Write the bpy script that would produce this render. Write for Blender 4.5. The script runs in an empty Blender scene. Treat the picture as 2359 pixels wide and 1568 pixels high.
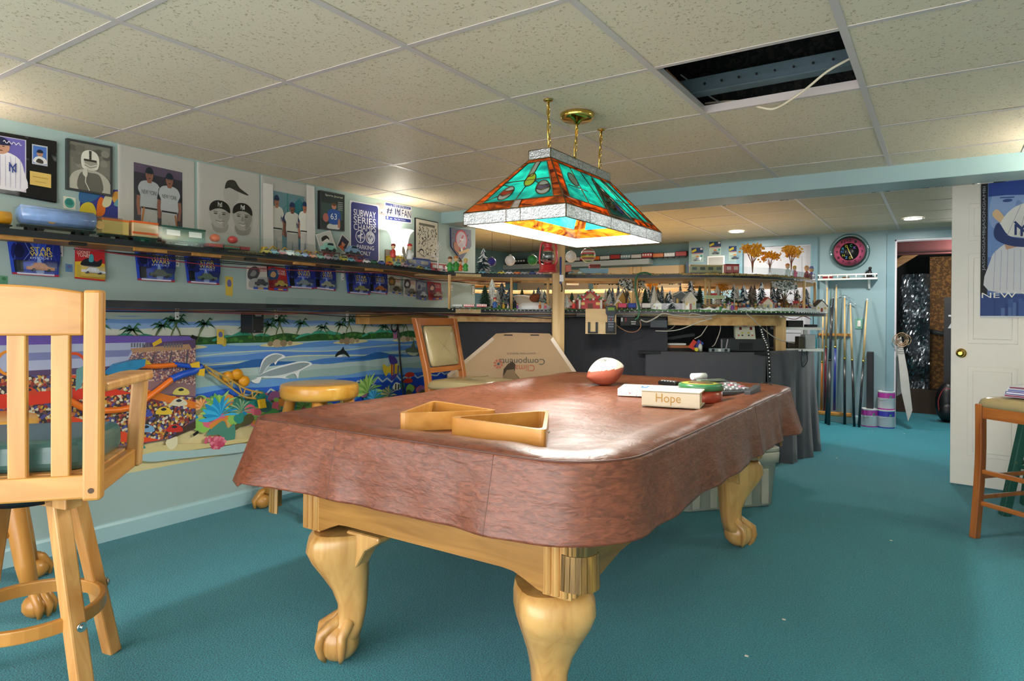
import bpy, math, random
from mathutils import Vector, Matrix
R = math.radians
rnd = random.Random(7)
scn = bpy.context.scene
COL = scn.collection

# ---------------------------------------------------------------- camera
YAW, FPX, CX, CY, ROLL, EYE = 0.5817, 1508.86, 1179.5, 729.14, 0.0077, 1.168
cam_d = bpy.data.cameras.new('camera'); cam = bpy.data.objects.new('camera', cam_d); COL.objects.link(cam)
cam_d.sensor_width = 36; cam_d.lens = FPX / 2359 * 36; cam_d.shift_y = -(784 - CY) / 2359
cam_d.clip_start = .02
cam.matrix_world = Matrix.Translation((0, 0, EYE)) @ Matrix.Rotation(YAW, 4, 'Z') @ Matrix.Rotation(R(90), 4, 'X') @ Matrix.Rotation(ROLL, 4, 'Z')
scn.camera = cam
# ---------------------------------------------------------------- world, exposure
w = bpy.data.worlds.new('world'); scn.world = w; w.use_nodes = True
w.node_tree.nodes['Background'].inputs[0].default_value = (1.0, .97, .95, 1)
w.node_tree.nodes['Background'].inputs[1].default_value = 2.3
scn.view_settings.view_transform = 'Standard'; scn.view_settings.look = 'None'
scn.view_settings.exposure = 1.36; scn.view_settings.gamma = 1

def lamp(name, kind, loc, watts, col=(1, .93, .82), size=.05, rot=None, spot=None):
    d = bpy.data.lights.new(name, kind); d.energy = watts; d.color = col
    if kind == 'AREA': d.shape = 'DISK'; d.size = size
    else: d.shadow_soft_size = size
    if spot: d.spot_size = spot; d.spot_blend = .6
    o = bpy.data.objects.new(name, d); COL.objects.link(o); o.location = loc
    if rot: o.rotation_euler = rot
    return o

# the room (metres): left wall, right wall, back wall, ceilings, beam
WL, WR, WB = -3.585, .95, 8.25
ZC, ZB = EYE + .8816, 2.145            # ceiling before and behind the beam
T = .6096; GX, GY = -.2584, 1.6033     # ceiling grid
BY0, BY1, BZ = 4.335, 4.62, 1.955      # beam
LW_END = 4.83                          # the left wall stops here, the alcove begins
ALX, ALY = -5.6, 8.42                  # alcove

# ---------------------------------------------------------------- geometry helpers
cY, sY, cR_, sR_ = math.cos(YAW), math.sin(YAW), math.cos(ROLL), math.sin(ROLL)
def ray(px, py):
    a = (px - CX) / FPX; b = (CY - py) / FPX
    x = cR_ * a - sR_ * b; z = sR_ * a + cR_ * b
    return Vector((cY * x - sY, sY * x + cY, z))
def U(px, py, x=None, y=None, z=None):
    r = ray(px, py)
    t = x / r.x if x is not None else (y / r.y if y is not None else (z - EYE) / r.z)
    return Vector((r.x * t, r.y * t, EYE + r.z * t))
def at(px, d, z):                      # the point at depth d below/above image column px
    r = ray(px, 700); return Vector((r.x * d, r.y * d, z))
def atp(px, py, d):
    r = ray(px, py); return Vector((r.x * d, r.y * d, EYE + r.z * d))

def lin(h):
    h = h.lstrip('#'); o = []
    for i in (0, 2, 4):
        c = int(h[i:i + 2], 16) / 255
        o.append(c / 12.92 if c <= .04045 else ((c + .055) / 1.055) ** 2.4)
    return tuple(o)

MATS = {}
def nodes_of(name):
    m = bpy.data.materials.new(name); m.use_nodes = True
    nt = m.node_tree; return m, nt, nt.nodes['Principled BSDF']
def L(nt, a, b): nt.links.new(a, b)
def mat(name, h, rough=.5, metal=0, var=.06, scale=12, bump=0, bscale=150, spec=.5, emit=0, trans=0, alpha=1, coat=0, sheen=0):
    if name in MATS: return MATS[name]
    m, nt, b = nodes_of(name)
    c = lin(h)
    tc = nt.nodes.new('ShaderNodeTexCoord')
    nz = nt.nodes.new('ShaderNodeTexNoise'); nz.inputs['Scale'].default_value = scale; nz.inputs['Detail'].default_value = 3
    L(nt, tc.outputs['Object'], nz.inputs['Vector'])
    mx = nt.nodes.new('ShaderNodeMix'); mx.data_type = 'RGBA'
    mx.inputs['A'].default_value = tuple(max(0, x * (1 - var)) for x in c) + (1,)
    mx.inputs['B'].default_value = tuple(min(1, x * (1 + var)) for x in c) + (1,)
    L(nt, nz.outputs['Fac'], mx.inputs['Factor']); L(nt, mx.outputs['Result'], b.inputs['Base Color'])
    b.inputs['Roughness'].default_value = rough; b.inputs['Metallic'].default_value = metal
    b.inputs['Specular IOR Level'].default_value = spec
    if coat: b.inputs['Coat Weight'].default_value = coat; b.inputs['Coat Roughness'].default_value = .12
    if sheen: b.inputs['Sheen Weight'].default_value = sheen
    if emit: b.inputs['Emission Color'].default_value = c + (1,); b.inputs['Emission Strength'].default_value = emit
    if trans: b.inputs['Transmission Weight'].default_value = trans
    if alpha < 1: b.inputs['Alpha'].default_value = alpha
    if bump:
        n2 = nt.nodes.new('ShaderNodeTexNoise'); n2.inputs['Scale'].default_value = bscale; n2.inputs['Detail'].default_value = 4
        L(nt, tc.outputs['Object'], n2.inputs['Vector'])
        bp = nt.nodes.new('ShaderNodeBump'); bp.inputs['Strength'].default_value = bump; bp.inputs['Distance'].default_value = .004
        L(nt, n2.outputs['Fac'], bp.inputs['Height']); L(nt, bp.outputs['Normal'], b.inputs['Normal'])
    MATS[name] = m; return m
def ink(h): return mat('print_' + h.lstrip('#'), h, .55, var=.05, scale=30, spec=.3)
def wood(name, h1, h2, axis='Z', scale=9, rough=.38, stretch=12, coat=.15):
    if name in MATS: return MATS[name]
    m, nt, b = nodes_of(name)
    tc = nt.nodes.new('ShaderNodeTexCoord'); mp = nt.nodes.new('ShaderNodeMapping')
    s = [stretch, stretch, stretch]; s['XYZ'.index(axis)] = 1
    mp.inputs['Scale'].default_value = s; L(nt, tc.outputs['Object'], mp.inputs['Vector'])
    nz = nt.nodes.new('ShaderNodeTexNoise'); nz.inputs['Scale'].default_value = scale / 4; nz.inputs['Detail'].default_value = 6; nz.inputs['Distortion'].default_value = .8
    L(nt, mp.outputs['Vector'], nz.inputs['Vector'])
    rp = nt.nodes.new('ShaderNodeValToRGB'); e = rp.color_ramp.elements
    e[0].position = .34; e[0].color = lin(h1) + (1,); e[1].position = .66; e[1].color = lin(h2) + (1,)
    L(nt, nz.outputs['Fac'], rp.inputs['Fac']); L(nt, rp.outputs['Color'], b.inputs['Base Color'])
    b.inputs['Roughness'].default_value = rough; b.inputs['Coat Weight'].default_value = coat; b.inputs['Coat Roughness'].default_value = .2
    bp = nt.nodes.new('ShaderNodeBump'); bp.inputs['Strength'].default_value = .12; bp.inputs['Distance'].default_value = .002
    L(nt, nz.outputs['Fac'], bp.inputs['Height']); L(nt, bp.outputs['Normal'], b.inputs['Normal'])
    MATS[name] = m; return m
def speckle(name, h, h2, scale, thr, rough=.7, bump=.3, var=.05):     # base colour with small pits or flecks of a second colour
    if name in MATS: return MATS[name]
    m, nt, b = nodes_of(name)
    tc = nt.nodes.new('ShaderNodeTexCoord'); nz = nt.nodes.new('ShaderNodeTexNoise')
    nz.inputs['Scale'].default_value = scale; nz.inputs['Detail'].default_value = 2; nz.inputs['Distortion'].default_value = .6
    geo = nt.nodes.new('ShaderNodeNewGeometry')
    L(nt, geo.outputs['Position'], nz.inputs['Vector'])
    rp = nt.nodes.new('ShaderNodeValToRGB'); e = rp.color_ramp.elements
    e[0].position = thr; e[0].color = (0, 0, 0, 1); e[1].position = thr + .06; e[1].color = (1, 1, 1, 1)
    L(nt, nz.outputs['Fac'], rp.inputs['Fac'])
    mx = nt.nodes.new('ShaderNodeMix'); mx.data_type = 'RGBA'
    mx.inputs['A'].default_value = lin(h2) + (1,); mx.inputs['B'].default_value = lin(h) + (1,)
    L(nt, rp.outputs['Color'], mx.inputs['Factor'])
    n2 = nt.nodes.new('ShaderNodeTexNoise'); n2.inputs['Scale'].default_value = 1.3
    L(nt, geo.outputs['Position'], n2.inputs['Vector'])
    hs = nt.nodes.new('ShaderNodeHueSaturation'); ma = nt.nodes.new('ShaderNodeMath'); ma.operation = 'MULTIPLY_ADD'
    ma.inputs[1].default_value = 2 * var; ma.inputs[2].default_value = 1 - var
    L(nt, n2.outputs['Fac'], ma.inputs[0]); L(nt, ma.outputs[0], hs.inputs['Value']); L(nt, mx.outputs['Result'], hs.inputs['Color'])
    L(nt, hs.outputs['Color'], b.inputs['Base Color'])
    bp = nt.nodes.new('ShaderNodeBump'); bp.inputs['Strength'].default_value = bump; bp.inputs['Distance'].default_value = .003
    L(nt, rp.outputs['Color'], bp.inputs['Height']); L(nt, bp.outputs['Normal'], b.inputs['Normal'])
    b.inputs['Roughness'].default_value = rough
    MATS[name] = m; return m
def clear(name, tint='eef6f6', gloss=.12, rough=.06):            # thin clear plastic or glass
    if name in MATS: return MATS[name]
    m, nt, b = nodes_of(name); out = nt.nodes['Material Output']
    tr = nt.nodes.new('ShaderNodeBsdfTransparent'); tr.inputs[0].default_value = lin(tint) + (1,)
    gl = nt.nodes.new('ShaderNodeBsdfGlossy'); gl.inputs['Roughness'].default_value = rough
    fr = nt.nodes.new('ShaderNodeLayerWeight'); fr.inputs['Blend'].default_value = .25
    ma = nt.nodes.new('ShaderNodeMath'); ma.operation = 'MULTIPLY_ADD'; ma.inputs[1].default_value = .5; ma.inputs[2].default_value = gloss * .4
    L(nt, fr.outputs['Fresnel'], ma.inputs[0])
    ms = nt.nodes.new('ShaderNodeMixShader'); L(nt, ma.outputs[0], ms.inputs[0]); L(nt, tr.outputs[0], ms.inputs[1]); L(nt, gl.outputs[0], ms.inputs[2])
    L(nt, ms.outputs[0], out.inputs['Surface']); MATS[name] = m; return m
def glassy(name, h, h2=None, scale=6, tr=.55, gl=.08, bump=.0):  # coloured art glass that lets light through
    if name in MATS: return MATS[name]
    m, nt, b = nodes_of(name); out = nt.nodes['Material Output']
    tc = nt.nodes.new('ShaderNodeTexCoord'); mp = nt.nodes.new('ShaderNodeMapping'); mp.inputs['Scale'].default_value = (1, 1, 3)
    L(nt, tc.outputs['Object'], mp.inputs['Vector'])
    nz = nt.nodes.new('ShaderNodeTexNoise'); nz.inputs['Scale'].default_value = scale; nz.inputs['Detail'].default_value = 4; nz.inputs['Distortion'].default_value = 1.5
    L(nt, mp.outputs['Vector'], nz.inputs['Vector'])
    rp = nt.nodes.new('ShaderNodeValToRGB'); e = rp.color_ramp.elements
    e[0].position = .35; e[0].color = lin(h) + (1,); e[1].position = .65; e[1].color = lin(h2 or h) + (1,)
    L(nt, nz.outputs['Fac'], rp.inputs['Fac'])
    t = nt.nodes.new('ShaderNodeBsdfTranslucent'); d = nt.nodes.new('ShaderNodeBsdfDiffuse'); g = nt.nodes.new('ShaderNodeBsdfGlossy'); g.inputs['Roughness'].default_value = .15
    L(nt, rp.outputs['Color'], t.inputs['Color']); L(nt, rp.outputs['Color'], d.inputs['Color'])
    m1 = nt.nodes.new('ShaderNodeMixShader'); m1.inputs[0].default_value = tr; L(nt, d.outputs[0], m1.inputs[1]); L(nt, t.outputs[0], m1.inputs[2])
    m2 = nt.nodes.new('ShaderNodeMixShader'); m2.inputs[0].default_value = gl; L(nt, m1.outputs[0], m2.inputs[1]); L(nt, g.outputs[0], m2.inputs[2])
    if bump:
        n3 = nt.nodes.new('ShaderNodeTexNoise'); n3.inputs['Scale'].default_value = 160; L(nt, tc.outputs['Object'], n3.inputs['Vector'])
        bp = nt.nodes.new('ShaderNodeBump'); bp.inputs['Strength'].default_value = bump; bp.inputs['Distance'].default_value = .003
        L(nt, n3.outputs['Fac'], bp.inputs['Height'])
        for x in (t, d, g): L(nt, bp.outputs['Normal'], x.inputs['Normal'])
    L(nt, m2.outputs[0], out.inputs['Surface']); MATS[name] = m; return m

def Tm(loc=(0, 0, 0), rz=0, rx=0, ry=0):
    return Matrix.Translation(loc) @ Matrix.Rotation(rz, 4, 'Z') @ Matrix.Rotation(ry, 4, 'Y') @ Matrix.Rotation(rx, 4, 'X')
class MB:
    def __init__(s): s.v = []; s.f = []; s.m = []; s.sm = []
    def add(s, vs, fs, mi=0, smooth=False, M=None):
        o = len(s.v)
        for p in vs:
            p = Vector(p); s.v.append(M @ p if M else p)
        for f in fs: s.f.append([o + i for i in f]); s.m.append(mi); s.sm.append(smooth)
        return s
    def box(s, c, d, mi=0, M=None, rz=0):
        x, y, z = d[0] / 2, d[1] / 2, d[2] / 2
        vs = [Vector((a * x, b * y, e * z)) for e in (-1, 1) for b in (-1, 1) for a in (-1, 1)]
        if rz: vs = [Matrix.Rotation(rz, 3, 'Z') @ p for p in vs]
        vs = [p + Vector(c) for p in vs]
        return s.add(vs, [(0, 2, 3, 1), (4, 5, 7, 6), (0, 1, 5, 4), (2, 6, 7, 3), (0, 4, 6, 2), (1, 3, 7, 5)], mi, False, M)
    def bar(s, a, b, wx, wy, mi=0, up=(0, 0, 1), M=None, wx1=None, wy1=None):     # a squared bar from a to b
        a, b = Vector(a), Vector(b); t = (b - a).normalized(); u = t.cross(Vector(up))
        if u.length < 1e-4: u = t.cross(Vector((1, 0, 0)))
        u.normalize(); n = u.cross(t)
        wx1 = wx if wx1 is None else wx1; wy1 = wy if wy1 is None else wy1
        vs = []
        for p, X, Y in ((a, wx, wy), (b, wx1, wy1)):
            for i, j in ((-1, -1), (1, -1), (1, 1), (-1, 1)): vs.append(p + u * i * X / 2 + n * j * Y / 2)
        return s.add(vs, [(3, 2, 1, 0), (4, 5, 6, 7), (0, 1, 5, 4), (1, 2, 6, 5), (2, 3, 7, 6), (3, 0, 4, 7)], mi, False, M)
    def loft(s, rings, mi=0, caps=True, smooth=True, closed=True, M=None):
        n = len(rings[0]); vs = [p for r in rings for p in r]; fs = []
        for i in range(len(rings) - 1):
            for j in range(n if closed else n - 1):
                k = (j + 1) % n; fs.append((i * n + j, i * n + k, (i + 1) * n + k, (i + 1) * n + j))
        s.add(vs, fs, mi, smooth, M)
        if caps and closed:
            o = len(s.v) - len(vs); s.f.append([o + j for j in reversed(range(n))]); s.f.append([o + (len(rings) - 1) * n + j for j in range(n)])
            s.m += [mi, mi]; s.sm += [False, False]
        return s
    def tube(s, pts, r, n=8, mi=0, M=None, smooth=True):
        pts = [Vector(p) for p in pts]; rings = []; u = None
        for i, p in enumerate(pts):
            t = (pts[min(i + 1, len(pts) - 1)] - pts[max(i - 1, 0)]).normalized()
            if u is None:
                u = t.cross(Vector((0, 0, 1)))
                if u.length < .05: u = t.cross(Vector((1, 0, 0)))
            else: u = u - t * u.dot(t)
            u.normalize(); v = t.cross(u); rr = r[i] if isinstance(r, (list, tuple)) else r
            rings.append([p + (u * math.cos(2 * math.pi * k / n) + v * math.sin(2 * math.pi * k / n)) * rr for k in range(n)])
        return s.loft(rings, mi, True, smooth, True, M)
    def cyl(s, a, b, r, r1=None, n=14, mi=0, M=None, smooth=True): return s.tube([a, b], [r, r if r1 is None else r1], n, mi, M, smooth)
    def lathe(s, prof, c=(0, 0, 0), n=24, mi=0, M=None, smooth=True, caps=True):
        rings = [[Vector((c[0] + r * math.cos(2 * math.pi * k / n), c[1] + r * math.sin(2 * math.pi * k / n), c[2] + z)) for k in range(n)] for r, z in prof]
        return s.loft(rings, mi, caps, smooth, True, M)
    def ball(s, c, r, n=12, mi=0, M=None):
        r = (r, r, r) if not isinstance(r, (tuple, list)) else r; h = max(4, n // 2); rings = []
        for i in range(h + 1):
            a = -math.pi / 2 + math.pi * i / h; q = max(math.cos(a), .02)
            rings.append([Vector((c[0] + r[0] * q * math.cos(2 * math.pi * k / n), c[1] + r[1] * q * math.sin(2 * math.pi * k / n), c[2] + r[2] * math.sin(a))) for k in range(n)])
        return s.loft(rings, mi, True, True, True, M)
    def prism(s, poly, z0, z1, mi=0, M=None, smooth=False):          # poly in xy, counter-clockwise
        n = len(poly)
        vs = [(p[0], p[1], z0) for p in poly] + [(p[0], p[1], z1) for p in poly]
        s.add(vs, [(i, (i + 1) % n, n + (i + 1) % n, n + i) for i in range(n)], mi, smooth, M)
        o = len(s.v) - 2 * n; s.f += [[o + i for i in reversed(range(n))], [o + n + i for i in range(n)]]; s.m += [mi, mi]; s.sm += [False, False]
        return s
    def build(s, name, mats, parent=None, loc=None, bevel=0, seg=2, sub=0):
        me = bpy.data.meshes.new(name); me.from_pydata([tuple(p) for p in s.v], [], s.f)
        for m in (mats if isinstance(mats, (list, tuple)) else [mats]): me.materials.append(m)
        me.polygons.foreach_set('material_index', s.m); me.polygons.foreach_set('use_smooth', s.sm); me.update()
        o = bpy.data.objects.new(name, me); COL.objects.link(o)
        if loc is not None: o.location = loc
        if parent: o.parent = parent
        if bevel:
            b = o.modifiers.new('bevel', 'BEVEL'); b.width = bevel; b.segments = seg; b.limit_method = 'ANGLE'; b.angle_limit = R(40)
        if sub:
            q = o.modifiers.new('sub', 'SUBSURF'); q.levels = sub; q.render_levels = sub
        return o
def tag(o, label, cat, group=None, kind=None):
    if label: o['label'] = label
    if cat: o['category'] = cat
    if group: o['group'] = group
    if kind: o['kind'] = kind
    return o
def thing(name, label, cat, loc=(0, 0, 0), rz=0, group=None):
    o = bpy.data.objects.new(name, None); COL.objects.link(o); o.empty_display_size = .05
    o.location = loc; o.rotation_euler = (0, 0, rz); return tag(o, label, cat, group)
def struct(o): o['kind'] = 'structure'; return o
def copy_tree(o, parent=None):
    c = o.copy(); COL.objects.link(c)
    if parent: c.parent = parent
    for ch in list(o.children): copy_tree(ch, c)
    return c
def clone(o, loc, rz=0, label=None, group=None, scale=None):
    c = copy_tree(o); c.location = loc; c.rotation_euler = (0, 0, rz)
    if scale: c.scale = (scale,) * 3 if not isinstance(scale, tuple) else scale
    if label: c['label'] = label
    if group: c['group'] = group
    return c
def spline(pts, n=6, closed=False):                                  # Catmull-Rom through points of any dimension
    P = [Vector(p) for p in pts]; o = []; m = len(P)
    for i in range(m if closed else m - 1):
        g = (lambda k: P[k % m]) if closed else (lambda k: P[min(max(k, 0), m - 1)])
        a, b, c, d = g(i - 1), g(i), g(i + 1), g(i + 2)
        for k in range(n):
            t = k / n; o.append(.5 * (2 * b + (c - a) * t + (2 * a - 5 * b + 4 * c - d) * t * t + (3 * b - a - 3 * c + d) * t ** 3))
    if not closed: o.append(P[-1])
    return o
def rrect(x0, y0, x1, y1, r, n=5):
    o = []
    for cx, cy, a in ((x1 - r, y0 + r, -90), (x1 - r, y1 - r, 0), (x0 + r, y1 - r, 90), (x0 + r, y0 + r, 180)):
        for k in range(n + 1): t = R(a + 90 * k / n); o.append((cx + r * math.cos(t), cy + r * math.sin(t)))
    return o

TXT = {}
def text_geo(s):                                                     # outlines of a word scaled to the unit square
    if s in TXT: return TXT[s]
    cu = bpy.data.curves.new('lettering', 'FONT'); cu.body = s; cu.resolution_u = 3
    o = bpy.data.objects.new('lettering', cu); COL.objects.link(o)
    dg = bpy.context.evaluated_depsgraph_get(); me = o.evaluated_get(dg).to_mesh()
    vs = [v.co.copy() for v in me.vertices]; fs = [list(p.vertices) for p in me.polygons]
    x0, x1 = min(v.x for v in vs), max(v.x for v in vs); y0, y1 = min(v.y for v in vs), max(v.y for v in vs)
    vs = [((v.x - x0) / (x1 - x0), (v.y - y0) / (y1 - y0)) for v in vs]
    bpy.data.objects.remove(o); bpy.data.curves.remove(cu)
    TXT[s] = (vs, fs); return TXT[s]

class Sheet:
    """flat printing on a quad: corners bottom-left, bottom-right, top-right, top-left; drawn in 0..1 coordinates, or in photo pixels on a wall"""
    def __init__(s, bl=None, br=None, tr=None, tl=None, px=None, eps=.00022, base=.0006, asp=None):
        s.mb = MB(); s.mats = []; s.k = 0; s.eps = eps; s.base = base; s.px = px
        if px is None:
            s.c = [Vector(p) for p in (bl, br, tr, tl)]; s.n = (s.c[1] - s.c[0]).cross(s.c[3] - s.c[0]).normalized()
            s.asp = asp or (s.c[1] - s.c[0]).length / max(1e-6, (s.c[3] - s.c[0]).length)
        else: s.asp = 1
    def P(s, x, y):
        off = s.base + s.eps * s.k
        if s.px is not None:
            ax, v, sg = s.px
            return U(x, y, **{ax: v + sg * off})
        a, b, c, d = s.c
        return a * (1 - x) * (1 - y) + b * x * (1 - y) + c * x * y + d * (1 - x) * y + s.n * off
    def mi(s, col):
        m = ink(col) if isinstance(col, str) else col
        if m not in s.mats: s.mats.append(m)
        return s.mats.index(m)
    def poly(s, pts, col, up=1):
        s.k += up; s.mb.add([s.P(p[0], p[1]) for p in pts], [list(range(len(pts)))], s.mi(col)); return s
    def blob(s, pts, col, n=4): return s.poly([(p.x, p.y) for p in spline([(a, b, 0) for a, b in pts], n, True)], col)
    def rect(s, x0, y0, x1, y1, col): return s.poly([(x0, y0), (x1, y0), (x1, y1), (x0, y1)], col)
    def ell(s, cx, cy, rx, ry=None, col='ffffff', n=20, rot=0, a0=0, a1=360):
        ry = rx * s.asp if ry is None else ry; o = []
        for k in range(n):
            a = R(a0 + (a1 - a0) * k / (n if a1 - a0 == 360 else n - 1)); x, y = rx * math.cos(a), ry * math.sin(a)
            o.append((cx + x * math.cos(rot) - y * math.sin(rot), cy + x * math.sin(rot) + y * math.cos(rot)))
        return s.poly(o, col)
    def line(s, pts, wd, col, wy=None):
        wy = wd * s.asp if wy is None else wy; s.k += 1; m = s.mi(col)
        for (x0, y0), (x1, y1) in zip(pts[:-1], pts[1:]):
            dx, dy = (x1 - x0) * wy, (y1 - y0) * wd; l = math.hypot(dx, dy) or 1; nx, ny = -dy / l * wd / 2, dx / l * wy / 2
            s.mb.add([s.P(x0 + nx, y0 + ny), s.P(x0 - nx, y0 - ny), s.P(x1 - nx, y1 - ny), s.P(x1 + nx, y1 + ny)], [(0, 1, 2, 3)], m)
        return s
    def text(s, st, x0, y0, x1, y1, col, rot=0):
        s.k += 1; vs, fs = text_geo(st); m = s.mi(col); o = []
        for a, b in vs:
            if rot == 180: a, b = 1 - a, 1 - b
            elif rot == 90: a, b = 1 - b, a
            elif rot == -90: a, b = b, 1 - a
            o.append(s.P(x0 + (x1 - x0) * a, y0 + (y1 - y0) * b))
        s.mb.add(o, fs, m); return s
    def build(s, name='print', parent=None, loc=None):
        o = s.mb.build(name, s.mats, parent)
        if loc is not None: o.data.transform(Matrix.Translation(-Vector(loc)))
        return o

# ================================================================ materials of the room
m_wall = mat('wall_paint', 'a6bcba', .6, var=.03, scale=1.2, bump=.05, bscale=300)
m_wallb = mat('wall_paint_blue', '86a2aa', .55, var=.03, scale=1.2, bump=.05, bscale=300)
m_trim = mat('trim_paint', '6f929e', .4, var=.03)
m_base = mat('baseboard_paint', 'a9cbd0', .4, var=.03)
m_white = mat('white_paint', 'e8e4dc', .35, var=.03, bump=.03, bscale=60)
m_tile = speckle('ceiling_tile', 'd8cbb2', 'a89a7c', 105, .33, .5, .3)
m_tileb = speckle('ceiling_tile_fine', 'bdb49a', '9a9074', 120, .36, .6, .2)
m_tee = mat('grid_metal', 'c3b8b4', .35, var=.03)
m_dark = mat('plenum_dark', '15191b', .8)
m_joist = mat('dusty_joist', '54666e', .8, var=.4, scale=8)
m_black = mat('black_plastic', '141518', .4)
m_bmetal = mat('brass', 'd9b25a', .18, 1, var=.08)
m_steel = mat('zinc_steel', 'b4b8bb', .3, 1)
m_chrome = mat('chrome', 'd8dadb', .12, 1)
m_pine = wood('pine', 'c9a06a', 'e0bd87', 'Z', 8, .5, 9, 0)
m_pine_x = wood('pine_lengthwise', 'b58a52', 'd6ae74', 'X', 8, .5, 9, 0)
m_ply = wood('plywood', 'c2a273', 'd9bd8d', 'X', 5, .6, 6, 0)
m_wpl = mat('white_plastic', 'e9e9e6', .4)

# carpet
def carpet():
    m, nt, b = nodes_of('carpet_teal')
    tc = nt.nodes.new('ShaderNodeTexCoord')
    n1 = nt.nodes.new('ShaderNodeTexNoise'); n1.inputs['Scale'].default_value = 170; n1.inputs['Detail'].default_value = 3
    n2 = nt.nodes.new('ShaderNodeTexNoise'); n2.inputs['Scale'].default_value = 1.1; n2.inputs['Detail'].default_value = 2
    for n in (n1, n2): L(nt, tc.outputs['Object'], n.inputs['Vector'])
    rp = nt.nodes.new('ShaderNodeValToRGB'); e = rp.color_ramp.elements
    e[0].position = .3; e[0].color = lin('0d5f70') + (1,); e[1].position = .72; e[1].color = lin('339fb0') + (1,)
    L(nt, n1.outputs['Fac'], rp.inputs['Fac'])
    hs = nt.nodes.new('ShaderNodeHueSaturation'); ma = nt.nodes.new('ShaderNodeMath'); ma.operation = 'MULTIPLY_ADD'; ma.inputs[1].default_value = .3; ma.inputs[2].default_value = .85
    L(nt, n2.outputs['Fac'], ma.inputs[0]); L(nt, ma.outputs[0], hs.inputs['Value']); L(nt, rp.outputs['Color'], hs.inputs['Color'])
    L(nt, hs.outputs['Color'], b.inputs['Base Color'])
    bp = nt.nodes.new('ShaderNodeBump'); bp.inputs['Strength'].default_value = .8; bp.inputs['Distance'].default_value = .006
    L(nt, n1.outputs['Fac'], bp.inputs['Height']); L(nt, bp.outputs['Normal'], b.inputs['Normal'])
    b.inputs['Roughness'].default_value = .95; b.inputs['Specular IOR Level'].default_value = .15; b.inputs['Sheen Weight'].default_value = .2
    return m
m_carpet = carpet()

# ================================================================ shell
struct(MB().box(((ALX + 1.6) / 2, 4.9, -.02), (1.6 - ALX + .4, 13.2, .04)).build('floor', m_carpet))
struct(MB().box((WL - .06, (LW_END - 1.5) / 2, 1.15), (.12, LW_END + 1.5, 2.3)).build('wall_left', m_wall))
struct(MB().box(((ALX + WL - .12) / 2, LW_END - .06, 1.15), (WL - .12 - ALX, .12, 2.3)).build('wall_partition', m_wallb))
struct(MB().box((ALX - .05, (LW_END + ALY) / 2 - .06, 1.15), (.1, ALY - LW_END + .12, 2.3)).build('wall_alcove', mat('alcove_paint_shaded', '6f939b', .6)))  # darker than the back wall: the alcove's shade is put into this colour
XR = U(1587, 560, y=WB).x
struct(MB().box(((ALX + XR) / 2, ALY + .05, 1.15), (XR - ALX, .1, 2.3)).build('wall_alcove_back', mat('alcove_paint_shaded', '6f939b', .6)))
D1L, D1R = U(1712, 600, y=WB).x, U(1868, 600, y=WB).x          # closed white door
D2L, D2R, DH = U(2061, 700, y=WB).x, .36, 2.035                  # open doorway
wb = MB()
for a, b, z0 in ((XR, D1L, 0), (D1L, D1R, DH), (D1R, D2L, 0), (D2L, D2R, DH), (D2R, WR + .1, 0)):
    wb.box(((a + b) / 2, WB + .06, (z0 + 2.3) / 2), (b - a, .12, 2.3 - z0))
wb.box((XR + .03, WB + .14, 1.15), (.06, .1, 2.3))
struct(wb.build('wall_back', m_wallb))
struct(MB().box((WR + .05, 3.4, 1.15), (.1, 9.8, 2.3)).build('wall_right', m_wall))
# baseboards
def baseb(name, pts, prof=((0, 0), (.016, 0), (.016, .075), (.010, .088), (0, .092))):
    a, b = Vector(pts[0]), Vector(pts[1]); n = Vector((0, 0, 1)).cross(b - a).normalized() * pts[2]
    r = [[p + n * q[0] + Vector((0, 0, q[1])) for q in prof] for p in (a, b)]
    return struct(MB().loft(r, 0, True, False).build(name, m_base))
baseb('baseboard_left', ((WL, -1.4, 0), (WL, LW_END, 0), -1))
baseb('baseboard_back', ((D1R + .09, WB, 0), (D2L - .09, WB, 0), -1))
baseb('baseboard_right', ((WR, -1.4, 0), (WR, 5.5, 0), 1))
# beam
struct(MB().box(((WL + WR) / 2, (BY0 + BY1) / 2, (BZ + 2.2) / 2), (WR - WL, BY1 - BY0, 2.2 - BZ)).build('ceiling_beam', mat('beam_paint', '8ba6a8', .35, var=.04, scale=3), bevel=.004))
# chipped dark flecks along the far lower edge of the beam
fl = MB()
for i in range(46):
    x = rnd.uniform(-1.9, .9); fl.box((x, BY1 + .001, BZ + .004), (rnd.uniform(.006, .03), .006, rnd.uniform(.004, .012)))
struct(fl.build('beam_paint_chip', m_black))

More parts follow.
